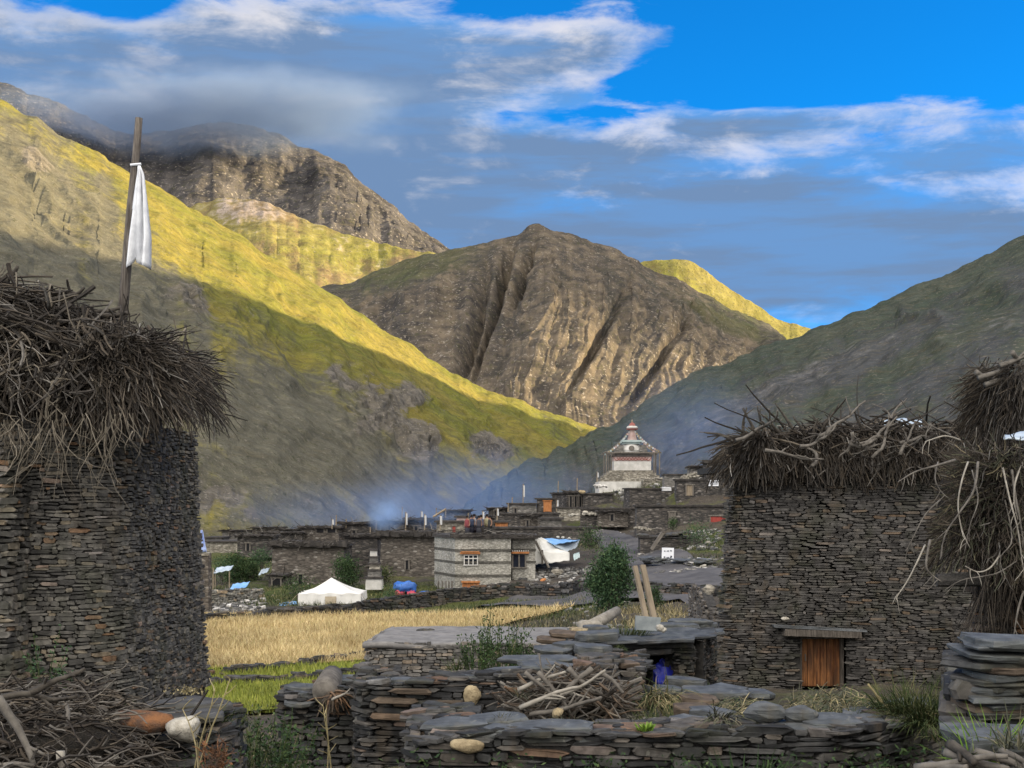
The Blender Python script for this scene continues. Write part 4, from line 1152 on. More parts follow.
def wall_tufts():
    rng = random.Random(321)
    spots = [(380, 680, 16.2), (432, 680, 16.2), (520, 690, 14.6), (505, 715, 13.4), (560, 719, 13.5), (600, 722, 13.4), (640, 720, 13.5), (680, 722, 13.5), (700, 706, 15), (735, 700, 15.8), (760, 724, 13.4), (815, 716, 13.5), (850, 712, 13.9), (880, 704, 14.4), (640, 668, 17), (585, 660, 17.6), (300, 684, 17.1), (350, 676, 17.5), (215, 714, 12.3), (236, 716, 12.6), (940, 730, 10.4), (955, 700, 10.5), (120, 700, 12.6), (620, 645, 20), (540, 660, 17.5), (455, 664, 16.9)]
    for i, (px, py, Y) in enumerate(spots):
        c = W(px, py, Y); mb = MB()
        tuft(mb, (c.x, c.y, c.z - .05), rng.randint(40, 110), rng.uniform(.10, .22), rng.uniform(.06, .16), .010, .4, rng, (rng.uniform(-.3, .3), -.3), 0)
        tag(mb.build('grass_tuft', M[rng.choice(('grass', 'grass', 'grass_grey'))], None, loc=c), 'small grass tuft sprouting between the slates of the foreground walls', 'grass', 'small tufts between the foreground slates')
    for i, (px, py, Y, n) in enumerate(((430, 765, 12.7, 90), (520, 768, 12.6, 120), (600, 768, 12.6, 110), (690, 768, 12.6, 130), (800, 768, 12.6, 120), (865, 765, 12.8, 120), (255, 735, 14.6, 160), (300, 765, 15.5, 140), (215, 765, 11.4, 120), (905, 760, 11.5, 160))):
        c = W(px, py, Y); mb = MB()
        for _ in range(n): mb.leaf((c.x + rng.gauss(0, .16), c.y + rng.gauss(0, .08), c.z + rng.uniform(-.2, .12)), rng.uniform(.03, .07), rng.uniform(.015, .03), rng)
        tuft(mb, (c.x, c.y, c.z - .25), n // 2, .32, .2, .012, .3, rng)
        tag(mb.build('shrub', M['leaf'], None, loc=c), 'low dark weeds growing against the foot of the foreground walls', 'plant', 'weeds along the foot of the foreground walls')  # low weeds and grass blades, not a woody shrub
wall_tufts()


# ================================================================== RIGHT HOUSE
HOUSE_R = (6.0, 33.0)


def right_house():
    rng = random.Random(61)
    zb, zt = -4.75, .75
    root = empty('stone_house', (8.2, 33.0, zb), 'battered dark slate house with a low wooden door, its roof edge piled with gnarled branches', 'house')
    path0 = [(5.95, 39.0), (4.72, 33.0), (13.5, 32.2)]
    path = round_path(path0, .55, 7)
    # door: between px 800 and 848
    T0 = 0
    mb = MB()
    P = [Vector(p) for p in path]; cum = [0]
    for i in range(len(P) - 1): cum.append(cum[-1] + (P[i + 1] - P[i]).length)
    def s_at_x(x):
        for i in range(len(P) - 1):
            if P[i].x <= x <= P[i + 1].x and P[i + 1].x - P[i].x > .01 and P[i].y < 34: return cum[i] + (x - P[i].x) / (P[i + 1].x - P[i].x) * (P[i + 1] - P[i]).length
    Yd = 32.8
    x0, x1 = X(801, Yd), X(846, Yd); zd0, zd1 = Z(691, Yd), Z(637, Yd)
    hole = (s_at_x(x0), s_at_x(x1), zb - .5, zd1)
    drystone(mb, path, zb, zt, (.038, .08), (.12, .5), .045, .085, .7, rng, hole=hole)
    # wall above the opening and the reveal
    mb.box(((x0 + x1) / 2, Yd + .95, (zd1 + zt) / 2), (x1 - x0 + .06, .5, zt - zd1 - .1), mi=1)
    mb.box(((x0 + x1) / 2, Yd + .52, zd1 + .35), (x1 - x0 + .06, .5, .7), mi=1)
    mb.box(((x0 + x1) / 2, Yd + .95, (zd0 + zd1) / 2), (x1 - x0 + .4, .1, zd1 - zd0 + .5), mi=1)
    mb.build('wall', [M['slate_right'], M['core']], root)
    door = empty('door', ((x0 + x1) / 2, Yd + .38, zd0)); door.parent = root; door.location = Vector(((x0 + x1) / 2, Yd + .38, zd0)) - root.location
    dm, nt, b = new_mat('door_wood')
    o = obj_vec(nt); v = scaled(nt, o, 7, 7, .7)
    n = noise(nt, v, 2.2, 5, .6)
    c = mixc(nt, n.sm(.35, .68), (.10, .038, .016), (.36, .155, .055))
    nt.links.new(mixc(nt, noise(nt, scaled(nt, o, 3, 3, 1.2), 1.5, 3).sm(.4, .62) * .55, c, (.06, .035, .022)), b.inputs['Base Color']); b.inputs['Roughness'].default_value = .7
    bump(nt, b, n, .4, .01)
    def part(name, boxes, mat, par, pl):
        mb = MB()
        for a in boxes: mb.box(**a)
        me = mb.build(name, mat, None, loc=pl); me.parent = par; me.location = (0, 0, 0) if par is not root else Vector(pl) - root.location
        return me
    w = x1 - x0; pl = Vector(((x0 + x1) / 2, Yd + .38, zd0))
    bx = []
    k = 6
    for i in range(k):
        bw = (w - .14) / k
        bx.append(dict(c=(x0 + .07 + bw * (i + .5), Yd + .36 + rng.uniform(-.012, .012), (zd0 + zd1) / 2 + .02), size=(bw - .012, .05, zd1 - zd0 - .1)))
    part('panel', bx, dm, door, pl)
    part('frame', [dict(c=(x0 + .035, Yd + .30, (zd0 + zd1) / 2), size=(.07, .16, zd1 - zd0)), dict(c=(x1 - .035, Yd + .30, (zd0 + zd1) / 2), size=(.07, .16, zd1 - zd0)), dict(c=((x0 + x1) / 2, Yd + .30, zd1 - .035), size=(w - .14, .16, .07))], M['pole'], door, pl)
    part('handle', [dict(c=(x0 + .17, Yd + .31, zd0 + .75), size=(.03, .03, .16))], M['pole'], door, pl)
    part('lintel', [dict(c=((x0 + x1) / 2 - .03, Yd + .12, zd1 + .09), size=(w + .75, .5, .16), tilt=(0, .03), jit=.02)], M['pole'], root, pl)
    part('lintel', [dict(c=((x0 + x1) / 2 - .1, Yd + .10, zd1 + .205), size=(w + 1.1, .48, .05), tilt=(0, .045), jit=.02)], M['slab'], root, pl)
    part('doorstep', [dict(c=((x0 + x1) / 2 + .1, Yd - .25, zd0 - .06), size=(w + .9, .6, .12), jit=.04)], M['slab'], root, pl)
    part('roof', [dict(c=(9.2, 36.3, zt + .03), size=(8.0, 6.0, .16))], M['core'], root, pl)
    mb = MB(); mb.rock(W(785, 619, 32.62), (.2, .12, .1), rng); mb.build('white_stone', M['white_rock'], root, True)
right_house()


def right_brush():
    rng = random.Random(71)
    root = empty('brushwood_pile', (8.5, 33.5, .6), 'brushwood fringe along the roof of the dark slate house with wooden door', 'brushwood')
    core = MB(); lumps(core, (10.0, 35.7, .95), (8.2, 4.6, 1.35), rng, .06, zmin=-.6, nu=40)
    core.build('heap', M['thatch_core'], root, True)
    def top(x): return np.interp(x, [4.8, 5.2, 5.8, 7, 9, 10.5, 12], [.75, 1.25, 1.55, 1.7, 1.72, 1.7, 1.8])
    mb = MB()
    for k in range(4600):
        r_ = rng.random()
        if r_ < .76:
            x = rng.uniform(5.2, 13.2); hh = rng.random(); z = .72 + (top(x) - .72) * hh
            y = 32.85 + (x - 9) * -.07 + hh * .5 + rng.uniform(-.12, .1)
            o = Vector((rng.uniform(-.75, .7), -.55, 0))
        else:
            a = rng.uniform(-.3, 1.7); hh = rng.random(); z = .75 + hh * .85
            x = 5.95 - math.sin(a) * (.7 - hh * .3); y = 33.65 - math.cos(a) * .8 + (rng.random() * 3 if a > 1.3 else 0)
            o = Vector((-math.sin(a) * .8, -math.cos(a) * .7, 0)); z = min(z, float(top(x)) + .05)
        dn = -.95 + hh * .95 + rng.uniform(-.4, .4)
        d = o * rng.uniform(.4, 1.0) + Vector((0, 0, dn))
        L = rng.uniform(.35, .95); r = rng.choice((.009, .012, .015, .02, .026))
        mb.stick(Vector((x, y, z)) - d.normalized() * L * .3, d, L, r, r * .45, .12, .2, 3, 5, rng, 0 if rng.random() < .36 else 1)
    for k in range(260):
        x = rng.uniform(5.4, 13); z = rng.uniform(.75, 1.6); d = Vector((rng.uniform(-.9, .9), rng.uniform(-.8, -.1), rng.uniform(-.9, .3)))
        r = rng.choice((.012, .016, .022, .032)); L = rng.uniform(.4, 1.1)
        mb.stick(Vector((x, 32.8 + (x - 9) * -.07 + (z - .7) * .4, z)) - d.normalized() * L * .5, d, L, r, r * .45, .04, .3, 4, 6, rng, rng.choice((0, 0, 1)))
    for k in range(260):
        x = rng.uniform(5.6, 13); y = rng.uniform(33.2, 36)
        d = Vector((rng.uniform(-1, 1), rng.uniform(-.8, .3), rng.uniform(-.2, .3))); r = rng.uniform(.018, .04)
        mb.stick((x, y, top(x) - .05 + rng.uniform(-.1, .1)), d, rng.uniform(.7, 1.8), r, r * .5, .02, .18, 5, 5, rng, rng.choice((0, 1, 1)))
    mb.build('brushwood', [M['twig'], M['twig_dark']], root)
    k = 0
    sil = [(745, 432, -.35, .9, .75), (756, 428, -.5, .8, .7), (768, 430, -.55, .75, .8), (780, 428, -.4, .9, .7), (797, 427, -.6, .85, .9), (806, 430, -.25, .95, .6), (821, 426, .45, .9, .8), (812, 432, .25, .9, .5), (735, 436, -.8, .5, .8), (790, 432, -.85, .4, .9), (838, 430, -.7, .4, .8), (775, 432, .6, .5, .6), (865, 428, -.3, .5, .7), (880, 430, .8, .3, .9), (890, 426, .3, .6, .5), (930, 430, -.5, .4, .8)]
    for (px, py, dx, dz, L) in sil:
        k += 1
        gnarl(W(px, py + 6, 33.3), (dx, rng.uniform(-.2, .2), dz), L, .05, .014, M['branch_dark'], 'branch', 'dark branch stub poking up from the brushwood above the wooden door', 'dark branch stubs above the wooden door', seed=400 + k, fork=1, wig=.2)
    lay = [((736, 440), (790, 432)), ((800, 446), (830, 438)), ((852, 432), (858, 458)), ((812, 466), (848, 444)), ((850, 444), (878, 462)), ((872, 458), (905, 438)), ((900, 455), (915, 430)), ((862, 446), (925, 428)), ((765, 450), (812, 442)), ((900, 443), (945, 430)), ((820, 436), (870, 430)), ((880, 436), (845, 442))]
    for (a, b) in lay:
        k += 1
        p, q = W(a[0], a[1], 32.55 - (.25 if a[1] > 443 else 0)), W(b[0], b[1], 32.6)
        gnarl(p, q - p, (q - p).length * 1.2, .046, .02, M['branch'], 'branch', 'pale crooked branch lying on the brushwood above the wooden door', 'pale crooked branches above the wooden door', seed=400 + k, wig=.36, fork=3)
    # pale tarpaulin on the roof behind the branches
    P = np.zeros((8, 14, 3)); pr = W(902, 430, 35.5)
    for j in range(8):
        for i in range(14):
            s, t = i / 13, j / 7
            p = W(884 + 38 * s, 419 + 9 * t + 1.2 * math.sin(s * 9) + (2.0 * abs(s - .5)), 36.6 - t * 1.0)
            P[j, i] = p - pr
    P[..., 2] += .03 * fbm(P[..., 0] * 3, P[..., 1] * 3)
    tm = m_plain('tarp_pale', (.30, .36, .42), (.44, .50, .55), 3, .6, .3, .02)
    o = grid_mesh('tarpaulin', P, tm); o.location = pr; o.modifiers.new('thickness', 'SOLIDIFY').thickness = .02
    tag(o, 'pale blue white tarpaulin on the brushwood roof above the wooden door', 'tarpaulin')
right_brush()


# ================================================================== RIGHT EDGE: brush heap on a shed, farther heap, stacked slabs
def right_edge():
    rng = random.Random(91)
    mb = MB()
    path = round_path([(6.6, 19.5), (5.25, 15.6), (8.5, 15.2)], .3, 5)
    drystone(mb, path, -3.0, -.75, (.07, .14), (.3, .8), .08, .0, .6, rng)
    root = empty('stone_shed', (6.2, 16, -2.6), 'brown stone shed almost hidden under a huge hanging root and brush heap', 'shed')
    mb.build('wall', [M['slab_brown'], M['core']], root)
    mb = MB(); mb.box((7.3, 17.0, -.62), (2.6, 2.8, .2)); mb.tube([(4.55, 15.0, -.86), (7.6, 14.8, -.8)], [.07, .09], 8); mb.build('roof', M['core'], root)
    root = empty('brushwood_pile', (5.6, 15.6, -.5), 'huge shaggy heap of dark brush with long pale roots hanging over a brown stone shed', 'brushwood')
    core = MB(); lumps(core, (6.45, 16.6, -.10), (2.5, 2.6, 1.3), rng, .08, zmin=-.9)
    core.build('heap', M['thatch_core'], root, True)
    mb = MB()
    for k in range(5200):
        hh = rng.random(); a = rng.uniform(-1.0, 1.75)
        # left rounded end and front
        if a > .15:
            x = 5.55 - math.sin(a) * (.95 - .35 * hh) ; y = 15.55 - math.cos(a) * .9 + rng.uniform(-.1, .4) + (rng.random() * 2.4 if a > 1.2 else 0)
            o = Vector((-math.sin(a), -math.cos(a), 0))
        else:
            x = rng.uniform(5.1, 7.2); y = 14.72 + hh * .45 + rng.uniform(-.1, .12); o = Vector((rng.uniform(-.4, .4), -.9, 0))
        x += max(0, y - 15.2) * .30
        z = np.interp(x, [4.5, 5.2], [-.55, -.8]) + hh * np.interp(x, [4.2, 4.7, 5.3, 7], [.95, 1.15, 1.37, 1.45])
        d = o * rng.uniform(.2, .9) + Vector((rng.uniform(-.5, .5), rng.uniform(-.3, .3), -.75 + hh * .9 + rng.uniform(-.55, .5)))
        L = rng.uniform(.12, .5); r = rng.choice((.004, .005, .007, .010))
        mb.stick(Vector((x, y, z)) - d.normalized() * L * .35, d, L, r, r * .5, .05, .3, 3, 4, rng, rng.choice((0, 1, 1, 1, 2)))
    for k in range(900):           # dark curtain hanging below the heap
        x = rng.uniform(5.0, 7.0); y = 14.75 + rng.uniform(-.1, .5)
        mb.stick((x, y, -.8 + rng.uniform(-.1, .3)), (rng.uniform(-.3, .3), rng.uniform(-.1, .1), -1), rng.uniform(.3, .85) * (1.35 if x < 5.2 else .8), .008, .003, 0, .15, 3, 5, rng, 1)
    mb.build('brushwood', [M['twig'], M['twig_dark'], M['grass_grey']], root)
    long_ = [((968, 462), [(962, 480), (958, 505), (962, 530), (970, 548)]), ((978, 462), [(974, 490), (960, 512), (945, 535), (940, 560)]), ((972, 470), [(978, 500), (970, 525), (964, 555)]), ((1003, 468), [(1010, 500), (1018, 530), (1022, 560), (1026, 580)]), ((1012, 470), [(1016, 500), (1020, 520), (1024, 545)]),
             ((1005, 500), [(1012, 540), (1000, 560), (1012, 590)]), ((1024, 460), [(1016, 480), (1014, 500), (1018, 520)]), ((955, 460), [(935, 466), (915, 472), (898, 482)]), ((938, 462), [(935, 478), (940, 490), (948, 498)]),
             ((925, 545), [(918, 560), (908, 580), (898, 595), (896, 600)]), ((930, 540), [(926, 565), (932, 575), (942, 582)]), ((1018, 560), [(1000, 572), (985, 576), (962, 580), (945, 590)]), ((1000, 555), [(990, 568), (978, 572), (965, 566)]), ((1024, 590), [(1018, 610), (1014, 635)]), ((940, 500), [(925, 515), (912, 540), (905, 552)]), ((960, 440), [(945, 436), (930, 440), (925, 442)]), ((950, 435), [(935, 428), (928, 424)])]
    for i, (s, pts) in enumerate(long_):
        Yh = 14.45; P = [W(s[0], s[1], Yh + .25)] + [W(a, b, Yh) for a, b in pts]
        C = catmull([tuple(p) for p in P], 14); mb = MB(); r0 = (.011, .015, .009)[i % 3]
        mb.tube([Vector(c) for c in C], [r0 * (1 - .6 * t / 13) for t in range(14)], 6)
        for j in (9, 11):
            mb.stick(C[j], (rng.uniform(-.8, .5), -.1, -.6), .16, r0 * .45, .003, .05, .25, 4, 4, rng)
        o = mb.build('root', M['branch'] if i % 3 else M['branch_pale'], None, True, loc=Vector(P[0]))
        tag(o, 'long bare pale root dangling from the huge brush heap over the brown shed', 'root', 'bare roots dangling from the huge brush heap')
    # farther heap behind
    root = empty('brushwood_pile', W(1010, 435, 24), 'tall brush heap with bare logs on top, behind the huge heap of hanging roots', 'brushwood')
    core = MB(); lumps(core, (9.6, 25.4, 1.6), (2.3, 2.3, 1.4), rng, .07, zmin=-.8)
    core.build('heap', M['thatch_core'], root, True)
    mb = MB()
    for k in range(1900):
        a = rng.uniform(-.9, 1.7); hh = rng.random()
        x = 9.2 - math.sin(a) * (1.25 - .3 * hh); y = 24.9 - math.cos(a) * 1.15; z = .9 + hh * 1.45
        d = Vector((-math.sin(a), -math.cos(a), 0)) * rng.uniform(.2, .8) + Vector((rng.uniform(-.3, .3), 0, -.9 + hh * .8 + rng.uniform(-.3, .3)))
        L = rng.uniform(.3, .9); r = rng.choice((.007, .010, .014))
        mb.stick(Vector((x, y, z)) - d.normalized() * L * .3, d, L, r, r * .4, .1, .16, 3, 4, rng, 0 if rng.random() < .45 else 1)
    mb.build('brushwood', [M['twig'], M['twig_dark']], root)
    for i, (a, b) in enumerate((((978, 378), (1024, 362)), ((985, 385), (1024, 374)), ((1000, 366), (1030, 356)), ((976, 372), (990, 380)), ((1012, 352), (1024, 366)))):
        p, q = W(a[0], a[1], 24.0), W(b[0], b[1], 24.2)
        gnarl(p, q - p, (q - p).length * 1.2, .05, .03, M['branch'], 'branch', 'bare grey log on the tall brush heap at the back', 'grey logs on the back brush heap', seed=600 + i, wig=.08, fork=1)
    mb = MB(); drystone(mb, round_path([(10.0, 29), (8.2, 24.6), (12, 24.2)], .3, 4), -3.6, 1.0, (.08, .14), (.25, .7), .07, .03, .6, rng)
    root = empty('stone_house', (9.5, 26, -3.6), 'stone house hidden behind the huge heap, carrying the back brush heap', 'house')
    mb.build('wall', [M['slate_right'], M['core']], root)
    mb = MB(); mb.box((10.6, 26.4, 1.02), (3.2, 3.2, .16)); mb.build('roof', M['core'], root)
    # blue tarp between the heaps
    P = np.zeros((8, 12, 3)); pr = W(1015, 437, 17.5)
    for j in range(8):
        for i in range(12):
            s, t = i / 11, j / 7
            P[j, i] = W(1004 + 44 * s, 436 + 4 * t - 6 * s * (1 - t) + 1.0 * math.sin(s * 12 + t * 3), 18.2 - t * .8) - pr
    o = grid_mesh('tarpaulin', P, MATS['tarp_pale']); o.location = pr; o.modifiers.new('thickness', 'SOLIDIFY').thickness = .02
    tag(o, 'blue white tarpaulin corner on the huge brush heap below the back heap', 'tarpaulin')
    # stacked slabs
    mb = MB(); path = round_path([(3.85, 12.2), (3.25, 10.2), (5.4, 10.0)], .12, 3)
    drystone(mb, path, -2.6, -1.36, (.07, .13), (.35, .9), .09, .0, .9, rng)
    root = empty('stone_wall', (4, 10.1, -2.4), 'end of a thick slate wall stacked with wide blue grey slabs beneath the huge brush heap', 'wall')
    mb.build('wall', [M['slate_dark'], M['core']], root)
    sl0 = [(1000, 655, 1.05, .10, 1), (990, 664, 1.2, .10, 0), (1010, 640, .85, .11, 0), (1000, 674, 1.1, .07, 2), (985, 682, .5, .09, 1), (1010, 690, .75, .11, 1), (970, 695, .5, .09, 0), (1000, 704, .9, .06, 2), (960, 706, .4, .08, 0), (1010, 668, 1.2, .06, 0), (955, 690, .4, .07, 2)]
    sl = []
    for k, py in enumerate(range(646, 714, 5)):
        for j in range(2): sl.append((rng.uniform(990, 1006) + 62 * j, py + rng.uniform(-2, 3), rng.uniform(.4, .7), rng.uniform(.03, .06), rng.choice((0, 0, 2) if k < 4 else (1, 2, 2, 0))))
    sl.append((1005, 642, .6, .07, 0))
    for i, (px, py, sx, th, mi) in enumerate(sl):
        slab_thing(W(px, py, 10.25), (sx, .6, th), rng.uniform(-.15, .15), (rng.uniform(.02, .09), rng.uniform(-.04, .04)), (M['slab'], M['slab_brown'], M['slate_dark'])[mi], ('wide blue grey slab', 'rusty brown slab', 'dark slate slab')[mi] + ' in the stack beneath the huge brush heap', ('blue grey', 'rusty', 'dark')[mi] + ' slabs in the right stack', 700 + i)
    slab_thing(W(1005, 738, 9.0), (.75, .5, .10), .1, (.10, .0), M['slab'], 'smooth blue grey slab lying behind the bright green grass blades', None, 720)
    slab_thing(W(962, 724, 10.0), (.34, .34, .06), .3, (.05, .05), M['slate_dark'], 'dark slab at the joint of front wall and slab stack', None, 721)
    for i, (a, b, r) in enumerate((((945, 752), (1000, 775), .03), ((915, 768), (1000, 762), .028), ((950, 744), (975, 756), .035), ((975, 752), (1040, 775), .03), ((930, 765), (960, 772), .03), ((955, 764), (1030, 766), .025), ((1000, 750), (1035, 765), .022))):
        p, q = W(a[0], a[1], 8.6), W(b[0], b[1], 8.35)
        gnarl(p, q - p, (q - p).length * 1.1, r, r * .6, (M['branch'], M['branch_dark'])[i % 3 == 2], 'branch', 'weathered branch on the ground in front of the stacked slabs', 'branches before the stacked slabs', seed=650 + i, wig=.12, fork=1)
right_edge()
# ================================================================== FIELDS
def batter_box(mb, x0, x1, y0, y1, z0, z1, bt=.03, mi=0, yaw=0.0, c=None):
    h = (z1 - z0) * bt
    c = c or ((x0 + x1) / 2, (y0 + y1) / 2)
    vs = []
    for (z, k) in ((z0, 0), (z1, h)):
        for (x, y) in ((x0 + k, y0 + k), (x1 - k, y0 + k), (x1 - k, y1 - k), (x0 + k, y1 - k)):
            q = rot2((x, y), c, yaw); vs.append((q[0], q[1], z))
    mb.add(vs, [(3, 2, 1, 0), (4, 5, 6, 7), (0, 1, 5, 4), (1, 2, 6, 5), (2, 3, 7, 6), (3, 0, 4, 7)], mi)


def fields():
    rng = random.Random(101)
    wheat = m_island('wheat', [(0, (.30, .225, .10)), (.5, (.47, .365, .185)), (.85, (.58, .47, .26)), (1, (.38, .35, .14))], nscale=.16, bmp=0, namt=.30)
    wsoil = m_plain('wheat_base', (.22, .155, .06), (.40, .29, .125), .7, .95, .4, .1)
    green = m_island('barley', [(0, (.11, .14, .022)), (.5, (.19, .215, .035)), (.9, (.25, .26, .05)), (1, (.31, .28, .09))], nscale=.5, bmp=0, namt=.3)
    gsoil = m_plain('barley_base', (.10, .125, .02), (.18, .19, .035), .8, .95, .4, .1)
    def sheet(name, q, mat, dz):
        n = 40; P = np.zeros((n, n, 3))
        for j in range(n):
            for i in range(n):
                s, t = i / (n - 1), j / (n - 1)
                a = np.array(q[0]) * (1 - s) + np.array(q[1]) * s; b = np.array(q[3]) * (1 - s) + np.array(q[2]) * s
                px, Y = a * (1 - t) + b * t
                x = X(px, Y); P[j, i] = (x, Y, gz(x, Y) + dz)
        P[..., 2] += .05 * fbm(P[..., 0] / 3, P[..., 1] / 3)
        tag(grid_mesh(name, P, mat), kind='structure')
    q = [(60, 56.5), (385, 60.5), (575, 84), (60, 86)]
    sheet('wheat_field', q, wsoil, .12)
    mb = MB()
    def scatter(q, n, h, w, bend, clear=None):
        for _ in range(n):
            t = rng.random(); s = rng.random()
            px = (q[0][0] * (1 - s) + q[1][0] * s) * (1 - t) + (q[3][0] * (1 - s) + q[2][0] * s) * t
            Y = (q[0][1] * (1 - s) + q[1][1] * s) * (1 - t) + (q[3][1] * (1 - s) + q[2][1] * s) * t
            if px < 150: continue
            x = X(px, Y); z = gz(x, Y)
            k = .75 + .5 * float(fbm(np.array([x / 2.5]), np.array([Y / 2.5]), o=2)[0] * .5 + .5) if h > .3 else 1
            mb.blade((x, Y, z + .02), (rng.gauss(0, .25), rng.gauss(0, .25), 1), h * k * rng.uniform(.7, 1.2), w, bend, 2, rng)
    scatter(q, 52000, .48, .042, .3)
    tag(mb.build('wheat', wheat), kind='stuff')
    q1 = [(60, 44.5), (420, 46.5), (420, 54.0), (60, 52.6)]; q2 = [(60, 53.6), (420, 55.2), (390, 60.0), (60, 55.6)]
    sheet('barley_field', q1, gsoil, .10); sheet('barley_field', q2, gsoil, .10)
    mb = MB(); scatter(q1, 12000, .30, .055, .15); scatter(q2, 5000, .30, .055, .15)
    tag(mb.build('barley', green), kind='stuff')
    def field_wall(pts, h, label, mat='slate_dark', th=.5, ch=(.1, .2), ln=(.3, .9)):
        w = [(X(px, Y), Y) for px, Y in pts]; mb = MB()
        zb = min(gz(*p) for p in w) - .2
        P = [Vector(p) for p in w]; L = [0]
        for i in range(len(P) - 1): L.append(L[-1] + (P[i + 1] - P[i]).length)
        gg = [gz(*p) for p in w]
        hs = h if isinstance(h, (list, tuple)) else [h] * len(w)
        drystone(mb, w, zb, lambda f: float(np.interp(f * L[-1], L, [a + b for a, b in zip(gg, hs)])) + .08 * math.sin(f * 37) + .05 * math.sin(f * 91), ch, ln, .10, .0, th, rng, wav=.06)
        for k in range(int(L[-1] / .55)):
            f = rng.random() * L[-1]; x = float(np.interp(f, L, [p[0] for p in w])); y = float(np.interp(f, L, [p[1] for p in w])); z = float(np.interp(f, L, [a + b for a, b in zip(gg, hs)]))
            mb.slab((x, y + rng.uniform(0, th), z + .04), (rng.uniform(.3, .8), rng.uniform(.3, .5), .1), rng.uniform(-.4, .4), (rng.uniform(-.15, .15), rng.uniform(-.15, .15)), 7, rng)
        return tag(mb.build('stone_wall', [M[mat], M['core']], None, loc=Vector((w[0][0], w[0][1], zb))), label, 'wall')
    field_wall([(120, 53.6), (207, 55.4), (290, 58.6), (385, 63)], .22, 'low row of dark stones between the ripe wheat and the green field')
    field_wall([(120, 52.2), (207, 52.9), (280, 53.5), (370, 54.6)], .24, 'low row of dark stones dividing the green field in two')
    field_wall([(120, 80), (201, 81), (290, 84), (366, 88), (410, 91), (450, 93.5)], [.35, .4, .5, .6, .8, .9], 'long dark stone wall between the wheat and the white tent')
    field_wall([(450, 94.0), (500, 95), (560, 93), (600, 90), (650, 86), (720, 82)], [.8, .75, .7, .8, .7, .6], 'dark stone bank along the track in front of the striped building')
    field_wall([(196, 92), (230, 95), (262, 99)], [1.0, .9, .55], 'pale heaped pebble wall behind the field near the bushes', 'slate_pale', .8)
    # white stones along its top
    # rough grass: banks, verges and the meadow round the tents
    mb = MB()
    for (px, py0, py1, sx, Y0, Y1, n, h, mi) in ((520, 0, 0, 75, 78, 92, 5200, .42, 0), (300, 0, 0, 70, 93, 110, 3600, .4, 0), (410, 0, 0, 55, 94, 107, 2200, .35, 0), (560, 0, 0, 45, 64, 77, 2200, .4, 2), (705, 0, 0, 38, 98, 118, 2600, .35, 0), (655, 0, 0, 40, 62, 78, 2200, .5, 1),
                                                (650, 0, 0, 45, 150, 164, 900, .5, 0), (232, 0, 0, 40, 100, 150, 2200, .4, 0), (470, 0, 0, 60, 70, 80, 900, .5, 1), (590, 0, 0, 30, 118, 136, 900, .4, 0), (640, 0, 0, 60, 34, 50, 1800, .4, 0), (560, 0, 0, 60, 28, 40, 1200, .35, 2)):
        for _ in range(n):
            Y = rng.uniform(Y0, Y1); p = px + rng.gauss(0, sx * .5); x = X(p, Y)
            mb.blade((x, Y, gz(x, Y) - .03), (rng.gauss(0, .35), rng.gauss(0, .35), 1), h * rng.uniform(.4, 1.2), .045 * (Y / 80) ** .5, .25, 2, rng, mi if rng.random() < .8 else rng.choice((0, 1, 2)))
    tag(mb.build('grass', [M['grass'], M['straw'], M['grass_grey']]), kind='stuff')
    # track climbing towards the shrine
    rows = [((470, 88.5), (690, 79)), ((520, 97), (735, 86)), ((600, 98), (740, 92)), ((622, 104), (712, 100)), ((612, 112), (680, 108)), ((598, 122), (652, 118)), ((590, 132), (630, 130)), ((586, 142), (612, 141)), ((590, 148), (604, 148))]
    P = np.zeros((64, 22, 3))
    for j in range(64):
        t = j / 63 * (len(rows) - 1); i0 = min(int(t), len(rows) - 2); f = t - i0
        l = np.array(rows[i0][0]) * (1 - f) + np.array(rows[i0 + 1][0]) * f; r_ = np.array(rows[i0][1]) * (1 - f) + np.array(rows[i0 + 1][1]) * f
        for i in range(22):
            px, Y = l + (r_ - l) * i / 21
            x = X(px, Y); P[j, i] = (x, Y, gz(x, Y) + (.22 if 0 < i < 21 else -.1))
    P[..., 2] += .10 * fbm(P[..., 0] / 2.2, P[..., 1] / 2.2, o=4) * 2.0
    tm = m_plain('track_mat', (.055, .053, .055), (.10, .095, .095), .6, .95, .8, .08, detail=8)
    tag(grid_mesh('track', P, tm), kind='structure')
fields()


# ================================================================== VILLAGE
M['far_stone'] = m_farwall('far_stone', [(0, (.068, .060, .051)), (.5, (.115, .099, .083)), (.9, (.165, .145, .122)), (1, (.27, .25, .22))])
M['far_dark'] = m_farwall('far_dark', [(0, (.040, .038, .036)), (.5, (.075, .068, .062)), (.9, (.12, .105, .09)), (1, (.22, .20, .18))])
M['far_pale'] = m_farwall('far_pale', [(0, (.15, .135, .11)), (.5, (.26, .235, .19)), (.9, (.36, .33, .27)), (1, (.45, .42, .36))])
M['far_grey'] = m_farwall('far_grey', [(0, (.11, .105, .095)), (.5, (.16, .15, .135)), (.9, (.22, .205, .185)), (1, (.33, .31, .28))], mortar=.2)
M['roof_dark'] = m_plain('roof_dark', (.028, .026, .025), (.07, .062, .055), 2.0, .95, .8, .05)
M['opening'] = m_plain('doorway_shade_paint', (.004, .004, .005), (.010, .010, .012), 2, .6, 0)  # near-black colour on closed panels, painted as the shade inside doorways
M['glass'] = m_plain('dark_window_glass', (.008, .010, .016), (.018, .022, .035), 2, .12, 0, spec=.5)
M['wood_orange'] = m_plain('orange_wood', (.30, .115, .04), (.46, .20, .075), 3, .8, .3, .02, stretch=(3, 3, .6))
